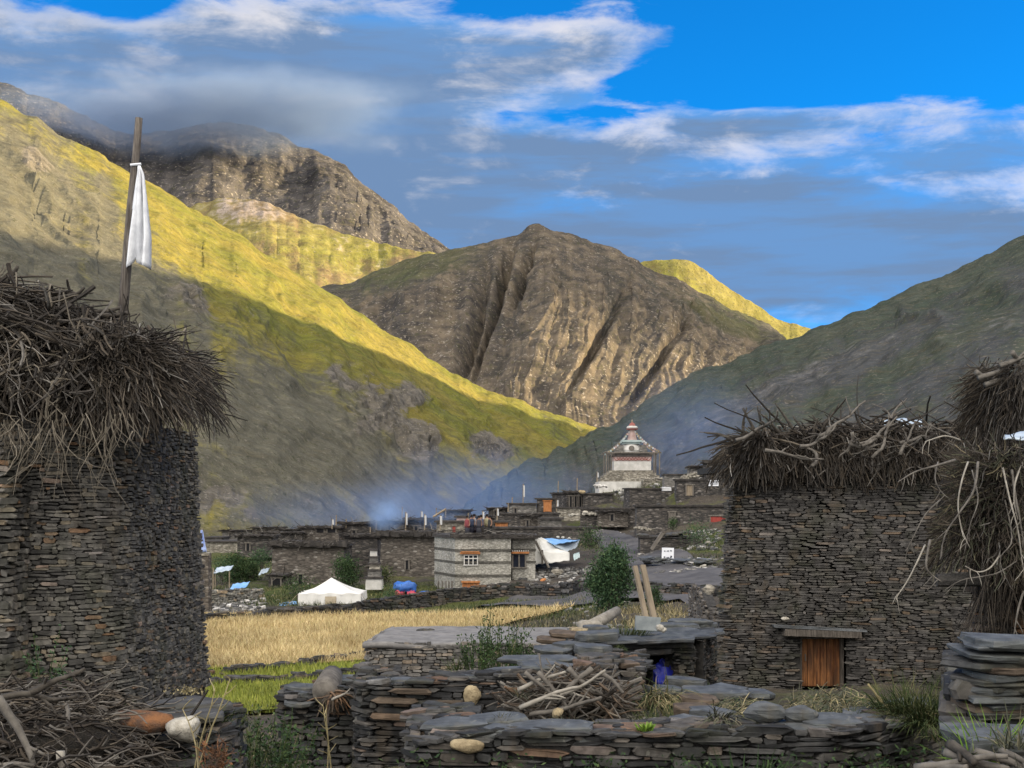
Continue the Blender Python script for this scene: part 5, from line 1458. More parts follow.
M['wood_pale'] = m_plain('pale_wood', (.17, .135, .095), (.29, .235, .165), 3, .8, .3, .02, stretch=(4, 4, .6))
M['wood_grey'] = m_plain('grey_wood', (.10, .088, .075), (.19, .17, .145), 3, .85, .3, .02, stretch=(4, 4, .6))
M['red_paint'] = m_plain('red_paint', (.22, .035, .03), (.34, .065, .05), 3, .8, .2, .02)
M['rust_red'] = m_plain('rust_red', (.20, .07, .06), (.30, .12, .10), 3, .85, .2, .02)
M['whitewash'] = m_plain('whitewash', (.40, .385, .35), (.60, .58, .54), 1.2, .9, .5, .03, detail=8)
M['tent'] = m_plain('tent_canvas', (.56, .55, .51), (.66, .65, .61), 1.2, .9, .4, .04, spec=.1)
M['tarp_blue'] = m_plain('tarp_blue', (.02, .08, .30), (.045, .15, .45), 2, .5, .3, .03, spec=.4)
M['tarp_sky'] = m_plain('tarp_sky', (.12, .28, .55), (.24, .42, .66), 1.2, .5, .3, .03, spec=.4)
M['tarp_red'] = m_plain('tarp_red', (.34, .04, .07), (.48, .09, .12), 2, .6, .3, .03)
M['flag_white'] = m_plain('flag_white', (.42, .42, .42), (.56, .56, .55), 2, .9, .1, .01)
M['flag_blue'] = m_plain('flag_blue', (.28, .38, .70), (.45, .55, .85), 2, .9, .1, .01)
M['sign_white'] = m_plain('sign_white', (.66, .67, .70), (.76, .77, .79), 2, .6, 0)
M['teal'] = m_plain('teal_paint', (.30, .38, .37), (.42, .48, .46), 2, .8, .1)
M['pink'] = m_plain('pinkish_paint', (.42, .30, .27), (.54, .42, .38), 2, .85, .3)


def stick_litter(mb, x0, x1, y0, y1, z, n, rng, L=(.5, 1.4), mi=1, yaw=0.0, c=(0, 0), r=.05):
    for _ in range(n):
        e = rng.random()
        x, y = (rng.uniform(x0, x1), y0 + rng.uniform(-.1, .5)) if e < .7 else ((x0 + .1, x1 - .1)[rng.random() < .5], rng.uniform(y0, y1))
        q = rot2((x, y), c, yaw)
        mb.stick((q[0], q[1], z + rng.uniform(0, .18)), (rng.uniform(-1, 1), rng.uniform(-1, .3), rng.uniform(-.25, .25)), rng.uniform(*L), r, r * .5, .02, .15, 4, 3, rng, mi)


def far_house(px0, px1, pyt, pyb, Y, depth, mat, label, yaw=0.0, brush=.25, opens=(), cat='house', name='stone_house', seed=0, bt=.03, overh=.18, sub=.6):
    """flat roofed stone house; opens: (px0, px1, py0, py1, kind)"""
    rng = random.Random(seed + int(px0 * 7 + pyt))
    x0, x1, zt, zb = X(px0, Y), X(px1, Y), Z(pyt, Y), Z(pyb, Y)
    c = ((x0 + x1) / 2, Y)
    root = empty(name, (c[0], Y, zb), label, cat)
    hb = min(.5, (zt - zb) * .15) if brush else .15
    mb = MB(); batter_box(mb, x0, x1, Y, Y + depth, zb - sub, zt - hb, bt, 0, yaw, c)
    mb.build('wall', M[mat], root)
    mb = MB()
    batter_box(mb, x0 - overh, x1 + overh, Y - overh, Y + depth + overh, zt - hb, zt - hb + .16, 0, 0, yaw, c)
    if brush:
        n = int((x1 - x0) * 12)
        for _ in range(n):
            x = rng.uniform(x0, x1); q = rot2((x, Y - .05 + rng.uniform(-.1, .25)), c, yaw)
            mb.box((q[0], q[1], zt - hb + .16 + (hb - .16) * rng.uniform(.1, .55)), (rng.uniform(.4, 1.1), rng.uniform(.3, .6), (hb - .1) * rng.uniform(.5, 1)), yaw + rng.uniform(-.3, .3), .04, (rng.uniform(-.15, .15), rng.uniform(-.15, .15)), 0, rng)
        stick_litter(mb, x0, x1, Y, Y + depth, zt - .2, n, rng, mi=1, yaw=yaw, c=c, r=.04)
    mb.build('roof', [M['roof_dark'], M['twig']], root)
    for (a, b, t, bo, kind) in opens:
        xa, xb, za, zb_ = X(a, Y), X(b, Y), Z(bo, Y), Z(t, Y)
        def put(nm, boxes, m, par):
            mb = MB()
            for (cx, yy, cz, sx, sy, sz) in boxes:
                q = rot2((cx, yy), c, yaw); mb.box((q[0], q[1], cz), (sx, sy, sz), yaw)
            o = mb.build(nm, m, None, loc=root.location); o.parent = par; o.location = (0, 0, 0); return o
        hh = bt * ((za + zb_) / 2 - zb)
        yf = Y + hh
        mt = {'door': 'wood_grey', 'orange': 'wood_orange', 'pale': 'wood_pale', 'red': 'red_paint', 'dark': 'opening', 'window': 'glass'}[kind]
        nm = 'window' if kind == 'window' else ('door' if kind in ('door', 'orange', 'pale', 'red') else 'doorway')
        d = put(nm, [((xa + xb) / 2, yf + .02, (za + zb_) / 2, xb - xa - .1, .10, zb_ - za - .1)], M[mt], root)
        fm = M['wood_grey'] if kind != 'orange' else M['wood_orange']
        put('frame', [(xa, yf - .02, (za + zb_) / 2, .10, .16, zb_ - za), (xb, yf - .02, (za + zb_) / 2, .10, .16, zb_ - za), ((xa + xb) / 2, yf - .03, zb_ + .04, xb - xa + .3, .18, .12)], fm, d)
    return root


def village():
    # left and middle
    far_house(271, 345, 541, 586, 112, 7, 'far_stone', 'brown stone house with dark brush edged roof and narrow dark doorway behind the white tent', .02, .3, [(298, 303, 574, 585, 'dark')])
    far_house(268, 284, 575, 586, 109, 3, 'far_dark', 'small dark lean-to at the corner of the brown stone house', 0, .1, [(272, 281, 578, 586, 'dark')])
    far_house(344, 378, 534, 560, 121, 5, 'far_dark', 'dark stone house half hidden between the brown house and the stepped cairn', 0, .2)
    far_house(378, 437, 531, 580, 113, 8, 'far_stone', 'big brown stone block house left of the striped building', -.10, .3, [(405, 409, 560, 570, 'dark')], bt=.05)
    far_house(237, 272, 535, 551, 138, 6, 'far_dark', 'low dark house behind the two round bushes', .05, .2, [(246, 250, 543, 551, 'dark')])
    far_house(262, 302, 532, 546, 150, 6, 'far_dark', 'low dark house with brush on its roof behind the brown stone house', .0, .3)
    far_house(301, 339, 526, 545, 152, 6, 'far_stone', 'brown house with an open loft under a dark roof edge', .0, .1, [(316, 324, 528, 533, 'dark'), (327, 336, 528, 533, 'dark')])
    far_house(341, 380, 522, 541, 155, 7, 'far_dark', 'dark flat roofed house below the blue smoke', .0, .1, [(352, 356, 530, 538, 'dark')])
    far_house(222, 254, 530, 540, 196, 6, 'far_grey', 'faraway grey house at the foot of the scree', .0, .1, [(229, 231, 533, 538, 'dark'), (240, 243, 533, 538, 'dark')])
    far_house(205, 222, 537, 541, 185, 5, 'far_grey', 'faraway low grey wall house left of the grey house', .0, 0)
    far_house(206, 238, 541, 552, 165, 5, 'far_pale', 'pale mud walled low house beyond the bushes', .05, 0)
    far_house(405, 452, 518, 540, 150, 8, 'far_dark', 'dark house with many prayer poles on its roof behind the block house', .0, .2, [(414, 418, 526, 534, 'dark')])
    far_house(436, 470, 521, 536, 138, 7, 'far_pale', 'pale painted house wall behind the roof of the striped building', .0, 0, [(452, 456, 526, 534, 'red')])
    far_house(456, 466, 516, 530, 142, 3, 'pink', 'small reddish turret rising behind the striped building', .0, 0)
    far_house(494, 509, 521, 534, 128, 3, 'far_dark', 'small shed with an orange plank front behind the striped building', .0, 0, [(496, 507, 523, 531, 'orange')])
    far_house(508, 537, 503, 518, 150, 5, 'far_grey', 'low grey house with a white pole on top left of the orange door house', .0, 0, [(514, 517, 508, 514, 'dark')])
    far_house(537, 556, 498, 514, 150, 5, 'far_dark', 'small dark house with a tall orange door', .0, 0, [(544, 551, 501, 512, 'orange')])
    far_house(554, 568, 494, 509, 162, 5, 'far_grey', 'grey house squeezed between the orange door house and the three doorway house', .0, 0)
    far_house(566, 584, 491, 509, 156, 6, 'far_dark', 'dark house front with three black doorways below the shrine', .25, .1, [(569, 572, 496, 508, 'dark'), (574, 577, 496, 508, 'dark'), (579, 582, 496, 508, 'dark')])
    far_house(583, 613, 493, 508, 154, 6, 'far_dark', 'long plain grey brown wall house below the shrine', -.03, 0)
    far_house(706, 719, 460, 481, 146, 3, 'far_dark', 'little stone tower with a pale post right of the shrine', .0, .1, [(711, 714, 467, 479, 'pale')])
    far_house(640, 668, 494, 505, 148, 3, 'far_dark', 'small dark byre under the grassy slope right of the stupa plinth', .05, .1, [(652, 655, 498, 505, 'dark')])
    far_house(690, 706, 466, 479, 152, 3, 'far_grey', 'grey store room between the stone tower and the pale topped wall', .0, .1)
    far_house(722, 742, 464, 482, 150, 4, 'far_dark', 'dark house peeping out beside the brushwood of the wooden door house', .0, .1, [(728, 731, 471, 480, 'door')])
    far_house(598, 628, 511, 521, 139, 3, 'far_stone', 'brown low stable right beside the white rock heap', .03, .15, [(610, 614, 514, 521, 'dark')])
    far_house(520, 538, 516, 527, 134, 4, 'far_stone', 'brown little house right of the small orange planked shed', .0, .15, [(526, 529, 520, 527, 'dark')])
    far_house(540, 562, 518, 528, 131, 3, 'far_grey', 'grey walled pen in front of the rubble terrace', -.03, 0)
    far_house(470, 494, 516, 530, 148, 5, 'far_stone', 'brown house under the prayer poles behind the roof people', .0, .15, [(478, 481, 521, 529, 'dark'), (486, 489, 520, 525, 'dark')])
    far_house(488, 508, 508, 519, 156, 4, 'far_dark', 'dark upper house left of the white topped pole house', .0, .15, [(494, 497, 511, 518, 'dark')])
    far_house(443, 470, 510, 522, 160, 5, 'far_dark', 'dark far house with poles above the painted house wall', .0, .15)
    far_house(380, 404, 521, 533, 148, 5, 'far_stone', 'brown house right where the blue smoke rises', .0, .15, [(388, 391, 525, 532, 'dark')])
    far_house(252, 280, 527, 538, 180, 5, 'far_stone', 'brown distant house above the low dark house with brush', .0, .1, [(262, 264, 530, 536, 'dark')])
    far_house(280, 304, 529, 540, 172, 5, 'far_grey', 'grey distant house next to the brown distant house', .0, .1)
    # terrace walls on the right, with doors let into them
    def terrace(px0, px1, pyt, pyb, Y, mat, label, opens=(), yaw=0, dep=2.0):
        far_house(px0, px1, pyt, pyb, Y, dep, mat, label, yaw, 0, opens, 'wall', 'terrace_wall', overh=.08, sub=1.0)
    terrace(676, 742, 479, 504, 139, 'far_dark', 'upper dark terrace wall with a pale wooden door below the small sign', [(686, 693, 485, 496, 'pale')])
    terrace(628, 682, 488, 504, 143, 'far_dark', 'dark bank wall stepping down left of the pale wooden door', yaw=.25)
    terrace(636, 742, 505, 531, 125, 'far_dark', 'lower dark terrace wall with a wooden door and a red shutter', [(669, 675, 512, 528, 'door'), (710, 726, 516, 525, 'red')])
    terrace(580, 640, 508, 524, 140, 'far_dark', 'dark rough terrace wall above the bend of the track', yaw=-.04)
    terrace(557, 598, 507, 516, 146, 'far_pale', 'yellowish rubble wall below the three doorway house')
    terrace(497, 560, 513, 525, 143, 'far_dark', 'dark rubble terrace wall below the orange door house', yaw=.03)
    terrace(480, 592, 527, 536, 124, 'far_dark', 'long low dark bank wall behind the blue tarpaulin', yaw=.02)
    terrace(664, 736, 474, 481, 150, 'far_grey', 'low wall topped with pale stones right of the shrine', yaw=0)
    terrace(640, 700, 536, 543, 112, 'far_dark', 'collapsed dark slab roofed shelter by the track above the sign')
village()


def flat_house():
    rng = random.Random(151)
    Y = 42.0; x0, x1 = X(366, Y), 1.75; zb, zt = Z(690, Y), Z(644, Y)
    root = empty('stone_house', ((x0 + x1) / 2, Y, zb), 'low grey stone house with an earth flat roof at the edge of the wheat', 'house')
    mb = MB(); path = round_path([(x0 + .3, 47.5), (x0, Y), (x1, Y - .3), (x1 + .2, 47)], .15, 3)
    drystone(mb, path, zb - .6, zt, (.06, .11), (.15, .45), .05, .01, .5, rng)
    mb.build('wall', [M['slate_pale2'], M['core']], root)
    n = 24; P = np.zeros((n, n, 3))
    for j in range(n):
        for i in range(n):
            s, t = i / (n - 1), j / (n - 1)
            e = min(s, 1 - s, t, 1 - t) * n
            P[j, i] = (x0 - .1 + (x1 - x0 + .2) * s + .35 * t, Y - .12 + 5.4 * t, zt + .02 + min(.05, e * .03))
    P[..., 2] += .04 * fbm(P[..., 0] * 1.5, P[..., 1] * 1.5)
    P -= np.array(root.location)
    o = grid_mesh('roof', P, m_plain('earth_roof', (.13, .125, .12), (.21, .20, .19), 3, .95, .8, .02, detail=8)); o.parent = root
    o.modifiers.new('thickness', 'SOLIDIFY').thickness = .15
    for i, (px, py, L) in enumerate(((424, 632, .5), (430, 631, .35), (418, 634, .3))):
        mb = MB(); mb.rock((0, 0, 0), (L, L * .7, L * .5), random.Random(i)); o = mb.build('rock', M['slate_dark'], None); o.location = W(px, py, 46.0)
        tag(o, 'dark stone lying on the flat earth roof', 'rock', 'dark stones on the earth roof')
M['slate_pale2'] = m_island('slate_grey', [(0, (.06, .057, .053)), (.4, (.12, .113, .104)), (.8, (.18, .168, .15)), (.95, (.20, .155, .11)), (1, (.32, .30, .27))], nscale=6, bmp=.6, bdist=.015)
flat_house()


def hut():
    rng = random.Random(161)
    root = empty('stone_hut', (2.4, 26.2, -3.6), 'small dark stone hut with blue edged slab roof and open doorway holding a blue bag', 'hut')
    Y = 26.0
    def seg(path, zt, hole=None):
        mb = MB(); drystone(mb, path, -3.9, zt, (.05, .09), (.18, .5), .05, .0, .5, rng, hole=hole); return mb
    zt = Z(640, Y)
    # front left, right pier and the long right face
    mb = seg([(X(560, 28), 28.2), (X(575, Y), Y + .5), (X(637, Y), Y)], zt - .08)
    mb2 = seg(round_path([(X(677, Y), Y + 1.0), (X(677, Y), Y), (X(690, Y), Y), (X(716, 29), 29.2)], .04, 2), zt)
    o = len(mb.v); mb.v += mb2.v; mb.f += [tuple(i + o for i in f) for f in mb2.f]; mb.m += mb2.m
    mb.box(((X(637, Y) + X(677, Y)) / 2, Y + 1.3, -3.4), (1.3, .2, 1.5), mi=1)
    mb.box((X(637, Y) - .15, Y + .75, -3.4), (.3, 1.2, 1.5), mi=1)
    mb.build('wall', [M['slate_dark'], M['core']], root)
    mb = MB(); mb.slab((X(652, Y), Y + .2, Z(652, Y)), (1.35, .7, .10), .02, (.0, -.05), 8, rng); mb.slab((X(655, Y), Y + .15, Z(645, Y)), (1.7, .7, .10), .0, (0, -.03), 8, rng); mb.build('lintel', M['slate_dark'], root)
    mb = MB()
    for k, (px, py, sx, Yy) in enumerate(((598, 638, 1.0, 26.3), (622, 640, .9, 26.0), (648, 640, 1.0, 25.95), (672, 638, .9, 26.0), (695, 635, .8, 26.6), (708, 632, .7, 28.0), (640, 634, 1.2, 27.2), (668, 632, 1.2, 27.4), (690, 630, 1.0, 28.2), (612, 634, 1.0, 27.2))):
        mb.slab(W(px, py, Yy), (sx, .9, .07), rng.uniform(-.1, .1), (rng.uniform(.02, .08), -.04), 9, rng)
    mb.box((2.4, 27.9, zt - .12), (2.5, 2.4, .1))
    mb.build('roof', M['slab'], root)
    for i, (px, py, Yy, s, m, lab) in enumerate(((585, 634, 25.4, (.7, .5, .08), 'slab', 'flat slab on the left corner of the hut roof'), (578, 632, 25.3, (.35, .3, .14), 'yellow_rock', 'yellowish flat stone on the left corner of the hut roof'), (596, 630, 26, (.5, .35, .16), 'slab', 'grey lump of stone at the left end of the hut roof'), (600, 621, 27.5, (1.7, .35, .22), 'wood_pale_', 'pale rounded timber beam lying slanted on the hut roof'), (590, 627, 26.8, (.5, .4, .3), 'white_rock_', 'pale boulder at the lower end of the timber beam'))):
        if i == 3:
            mb = MB(); mb.tube([W(583, 630, 26.5), W(600, 621, 27.2), W(617, 611, 28.0)], [.13, .12, .10], 8); o = mb.build('beam', M['branch_pale'], None, True, loc=W(600, 621, 27.2)); tag(o, lab, 'beam')
        elif i == 4:
            mb = MB(); mb.rock((0, 0, 0), s, random.Random(5)); o = mb.build('rock', M['branch_pale'], None, True); o.location = W(px, py, Yy); tag(o, lab, 'rock')
        else: slab_thing(W(px, py, Yy), s, .1, (.05, .05), M[m], lab, None, 800 + i)
    mb = MB(); mb.box((0, 0, 0), (.46, .25, .09), jit=.022, rng=random.Random(3))
    o = mb.build('stone_block', M['sign_grey'], None); o.location = W(648, 624, 26.2); o.rotation_euler = (R(82), R(4), 0); tag(o, 'pale grey squared stone leaning upright on the hut roof', 'stone')
    for i, (px, py, s) in enumerate(((660, 628, .16), (664, 630, .11))):
        mb = MB(); mb.rock((0, 0, 0), (s, s, s * .9), random.Random(i)); o = mb.build('rock', M['white_rock'], None, True); o.location = W(px, py, 25.8)
        tag(o, ('larger', 'smaller')[i] + ' white pebble beside the squared stone on the hut roof', 'rock')
    # roof turf and far parapet
    mb = MB(); c = W(622, 634, 26.8); tuft(mb, (c.x, c.y, c.z - .1), 420, .42, .45, .014, .2, rng); tag(mb.build('grass_tuft', M['grass'], None, loc=c), 'green grass growing on the hut roof below the timber beam', 'grass')
    for i, (px, py, Yy, sx) in enumerate(((690, 622, 28.5, 1.0), (676, 626, 28, .9), (700, 625, 28.6, .8))):
        slab_thing(W(px, py, Yy), (sx, .6, .10), .1 * i, (.02, .02), M['slab'], 'dark flat slab stacked at the back of the hut roof', 'slabs at the back of the hut roof', 820 + i)
    # planks
    for i, (a, b, w) in enumerate((((635, 566), (646, 618), .10), ((642.5, 565), (654, 619), .13))):
        p, q = W(b[0], b[1], 29.0 + .1 * i), W(a[0], a[1], 29.3 + .1 * i)
        mb = MB(); ax = (q - p); L = ax.length
        mb.box((0, 0, 0), (w, .06, L), jit=.006, rng=rng)
        o = mb.build('plank', M['wood_pale'], None); o.location = (p + q) / 2; o.rotation_euler = ax.to_track_quat('Z', 'Y').to_euler()
        tag(o, ('narrower', 'wider')[i] + ' of two tall weathered planks leaning upright behind the hut roof', 'plank')
    # blue bag and pot inside the doorway
    mb = MB(); lumps(mb, W(663, 674, 26.5), (.46, .4, .36), random.Random(2), .35); lumps(mb, W(665, 665, 26.55), (.24, .22, .2), random.Random(6), .4)
    bag = m_plain('bag_blue', (.015, .022, .30), (.035, .05, .48), 4, .45, .3, .02, spec=.4)
    tag(mb.build('bag', bag, None, True, loc=W(663, 676, 26.3)), 'bright blue plastic bag sitting in the dark hut doorway', 'bag')
    mb = MB(); c = W(700, 690, 24.5); tuft(mb, (c.x, c.y, c.z - .2), 220, .35, .35, .02, .3, rng); tag(mb.build('plant', M['leaf'], None, loc=c), 'dark green weeds at the foot of the hut beside the big house', 'plant')
M['sign_grey'] = m_plain('squared_stone', (.15, .17, .175), (.23, .25, .25), 5, .8, .4, .01)
hut()


def tents():
    # white wall tent
    Y = 94.0
    root = empty('wall_tent', W(329, 609, Y), 'white canvas wall tent with a peaked roof and a beige door flap', 'tent')
    xl, xr, xm = X(298, Y), X(361, Y), X(328, Y); z0, ze, zp = Z(609.5, Y), Z(593.5, Y), Z(579, Y); dep = 3.6
    def net(nx, f):
        P = np.array([[f(i / (nx - 1), j / 10) for i in range(nx)] for j in range(11)]); return P - np.array(root.location)
    def wallf(x0, y0, x1, y1):
        def f(s, t):
            x, y = x0 + (x1 - x0) * s, y0 + (y1 - y0) * s
            nx_, ny_ = (y1 - y0), -(x1 - x0); l = math.hypot(nx_, ny_); k = .05 * math.sin(s * 34) * (1 - t * .6) + .08 * (1 - t)
            return (x + nx_ / l * k, y + ny_ / l * k, z0 + (ze - z0) * t - .04 * math.sin(s * 21) * t)
        return f
    for a in ((xl, Y, xr, Y), (xr, Y, xr, Y + dep), (xr, Y + dep, xl, Y + dep), (xl, Y + dep, xl, Y)):
        o = grid_mesh('wall', net(40, wallf(*a)), M['tent']); o.parent = root
    def roof(c0, c1):
        def f(s, t):
            e = (c0[0] + (c1[0] - c0[0]) * s, c0[1] + (c1[1] - c0[1]) * s); p = (xm, Y + dep / 2)
            q = t * .97 + .03
            z = ze + (zp - ze) * q - .14 * math.sin(q * math.pi) - .05 * (1 - t) - .06 * math.sin(math.pi * s) * (1 - t)
            k = 1.04 - 1.04 * q
            return (p[0] + (e[0] - p[0]) * k, p[1] + (e[1] - p[1]) * k, z)
        return f
    C4 = [(xl, Y), (xr, Y), (xr, Y + dep), (xl, Y + dep)]
    for i in range(4):
        o = grid_mesh('roof_panel', net(16, roof(C4[i], C4[(i + 1) % 4])), M['tent']); o.parent = root
    mb = MB(); mb.box(W(331, 602.3, Y) + Vector((0, -.14, 0)), (X(336.5, Y) - X(325.8, Y), .04, Z(596.5, Y) - Z(608.5, Y)), jit=.02); mb.build('door_flap', m_plain('beige_flap', (.36, .30, .21), (.45, .39, .29), 3, .9, .2), root)
    mb = MB()
    for px in (298, 361): mb.tube([W(px, 594, Y), (X(px, Y) + (-.9 if px < 330 else .9), Y - .9, z0)], .015, 4)
    mb.build('guy_rope', M['wood_pale'], root)
    # big white tent with blue sheet behind the striped building
    Y = 103.0
    root = empty('canvas_tent', W(553, 563, Y), 'white sloping canvas tent right against the striped building', 'tent')
    A, B_, C_, D_ = W(535, 538.5, Y), W(542, 538.5, Y), W(569.5, 553, Y), W(569.5, 560.5, Y)
    def quad(name, pts, mat, par, n=12, sag=.15, th=.03):
        P = np.zeros((n, n, 3)); p = [np.array(q) for q in pts]
        for j in range(n):
            for i in range(n):
                s, t = i / (n - 1), j / (n - 1)
                P[j, i] = (p[0] * (1 - s) + p[1] * s) * (1 - t) + (p[3] * (1 - s) + p[2] * s) * t
                P[j, i, 2] -= sag * math.sin(math.pi * s) * math.sin(math.pi * t) + .03 * math.sin(s * 17 + t * 5)
        loc = Vector(par.location) if par is not None else Vector(pts[0])
        o = grid_mesh(name, P - np.array(loc), mat); o.modifiers.new('thickness', 'SOLIDIFY').thickness = th
        if par is not None: o.parent = par
        else: o.location = loc
        return o
    quad('roof_panel', (A + Vector((0, 3, -.2)), B_ + Vector((0, 2.5, 0)), C_ + Vector((0, .3, 0)), W(538, 553, Y - .3)), M['tent'], root, sag=.1)
    quad('wall', (W(535, 540, Y - .05), W(539, 541, Y - .1), W(549, 563.5, Y - .4), W(534, 564.5, Y - .4)), M['tent'], root, sag=.05)
    quad('wall', (W(538, 551, Y - .25), C_ + Vector((0, .2, 0)), D_, W(548, 563.5, Y - .45)), M['tent'], root, sag=.05)
    mb = MB(); mb.tube([W(535.5, 541, Y - .6), W(549, 568, Y - 1.0)], .09, 6); mb.build('pole', M['wood_grey'], root)
    mb = MB(); mb.tube([W(542.4, 550, Y - .5), W(542.4, 564, Y - .6)], .07, 5); mb.build('pole', M['wood_grey'], root)
    root = empty('lean_to', W(567, 552, Y + 3), 'sagging shelter of sky blue and grey sheets behind the white sloping tent', 'shelter')
    quad('blue_sheet', (W(541, 538.2, Y + 3), W(580, 540.5, Y + 3.2), W(572, 541.5, Y + 1), W(553, 545, Y + .8)), M['tarp_sky'], root, sag=.1)
    quad('grey_sheet', (W(553, 545, Y + .78), W(579.5, 540.8, Y + 3.0), W(576, 548, Y + 1.8), W(566, 552, Y + .6)), m_plain('grey_sheet', (.24, .28, .32), (.34, .38, .41), 1.5, .6, .3, .03), root, sag=.05)
    mb = MB()
    for (px, py) in ((558, 537), (563, 537.5), (569, 538.3)): mb.rock(W(px, py, Y + 3), (.25, .2, .18), random.Random(px))
    mb.build('stone_weight', M['white_rock'], root)
    # tarpaulin covered goods
    Y = 98.0
    root = empty('covered_goods', W(406, 599, Y), 'stacked goods under a deep blue tarpaulin with red bundles below', 'goods')
    mb = MB(); lumps(mb, W(405.5, 587.5, Y + .4), (1.5, 1.4, .85), random.Random(4), .24); mb.build('blue_cover', M['tarp_blue'], root, True)
    mb = MB(); lumps(mb, W(400.5, 594, Y), (.65, .8, .6), random.Random(7), .3); lumps(mb, W(411.5, 594.3, Y), (.6, .8, .5), random.Random(8), .3); mb.build('red_bundle', M['tarp_red'], root, True)
    mb = MB(); mb.rock((0, 0, 0), (1.35, 1.1, .5), random.Random(9), rough=.15, nu=14); o = mb.build('tarpaulin', M['tarp_blue'], None, True); o.location = W(425, 594.5, Y); tag(o, 'low blue tarpaulin spread beside the red bundles', 'tarpaulin')
    # scattered sheets by the bushes
    for i, (px, py, Yy, sx, m, lab) in enumerate(((222, 571, 108, 1.3, 'tarp_pale', 'pale blue flat sheet roof on posts left of the round bushes'), (238, 588, 99, 1.2, 'tarp_sky', 'blue sheets lying below the round bushes'), (263, 573, 112, .7, 'tarp_pale', 'small pale blue sheet leaning by the lean-to corner'), (263, 553, 140, 2.6, 'sign_white', 'long whitish sheet lying in front of the low dark house'), (287, 607.5, 94, 1.4, 'tarp_sky', 'faded blue bundle at the left side of the white tent'), (577, 558, 101, .45, 'teal', 'small teal sheet on the rubble right of the sloping tent'))):
        r_ = empty('tarpaulin', W(px, py, Yy), lab, 'tarpaulin')
        mm = MATS[m] if m in MATS else M[m]
        w = sx / 2
        quad('sheet', (Vector((r_.location.x - w, Yy + 1.2, r_.location.z + .2)), Vector((r_.location.x + w, Yy + 1.3, r_.location.z + .35)), Vector((r_.location.x + w * .95, Yy, r_.location.z + .05)), Vector((r_.location.x - w, Yy - .1, r_.location.z - .2))), mm, r_, sag=.06)
        if i == 0:
            mb = MB()
            for dx in (-w + .1, w - .1): mb.tube([(r_.location.x + dx, Yy + .1, r_.location.z), (r_.location.x + dx, Yy + .1, gz(r_.location.x, Yy) - .2)], .05, 5)
            mb.build('post', M['wood_pale'], r_)
tents()


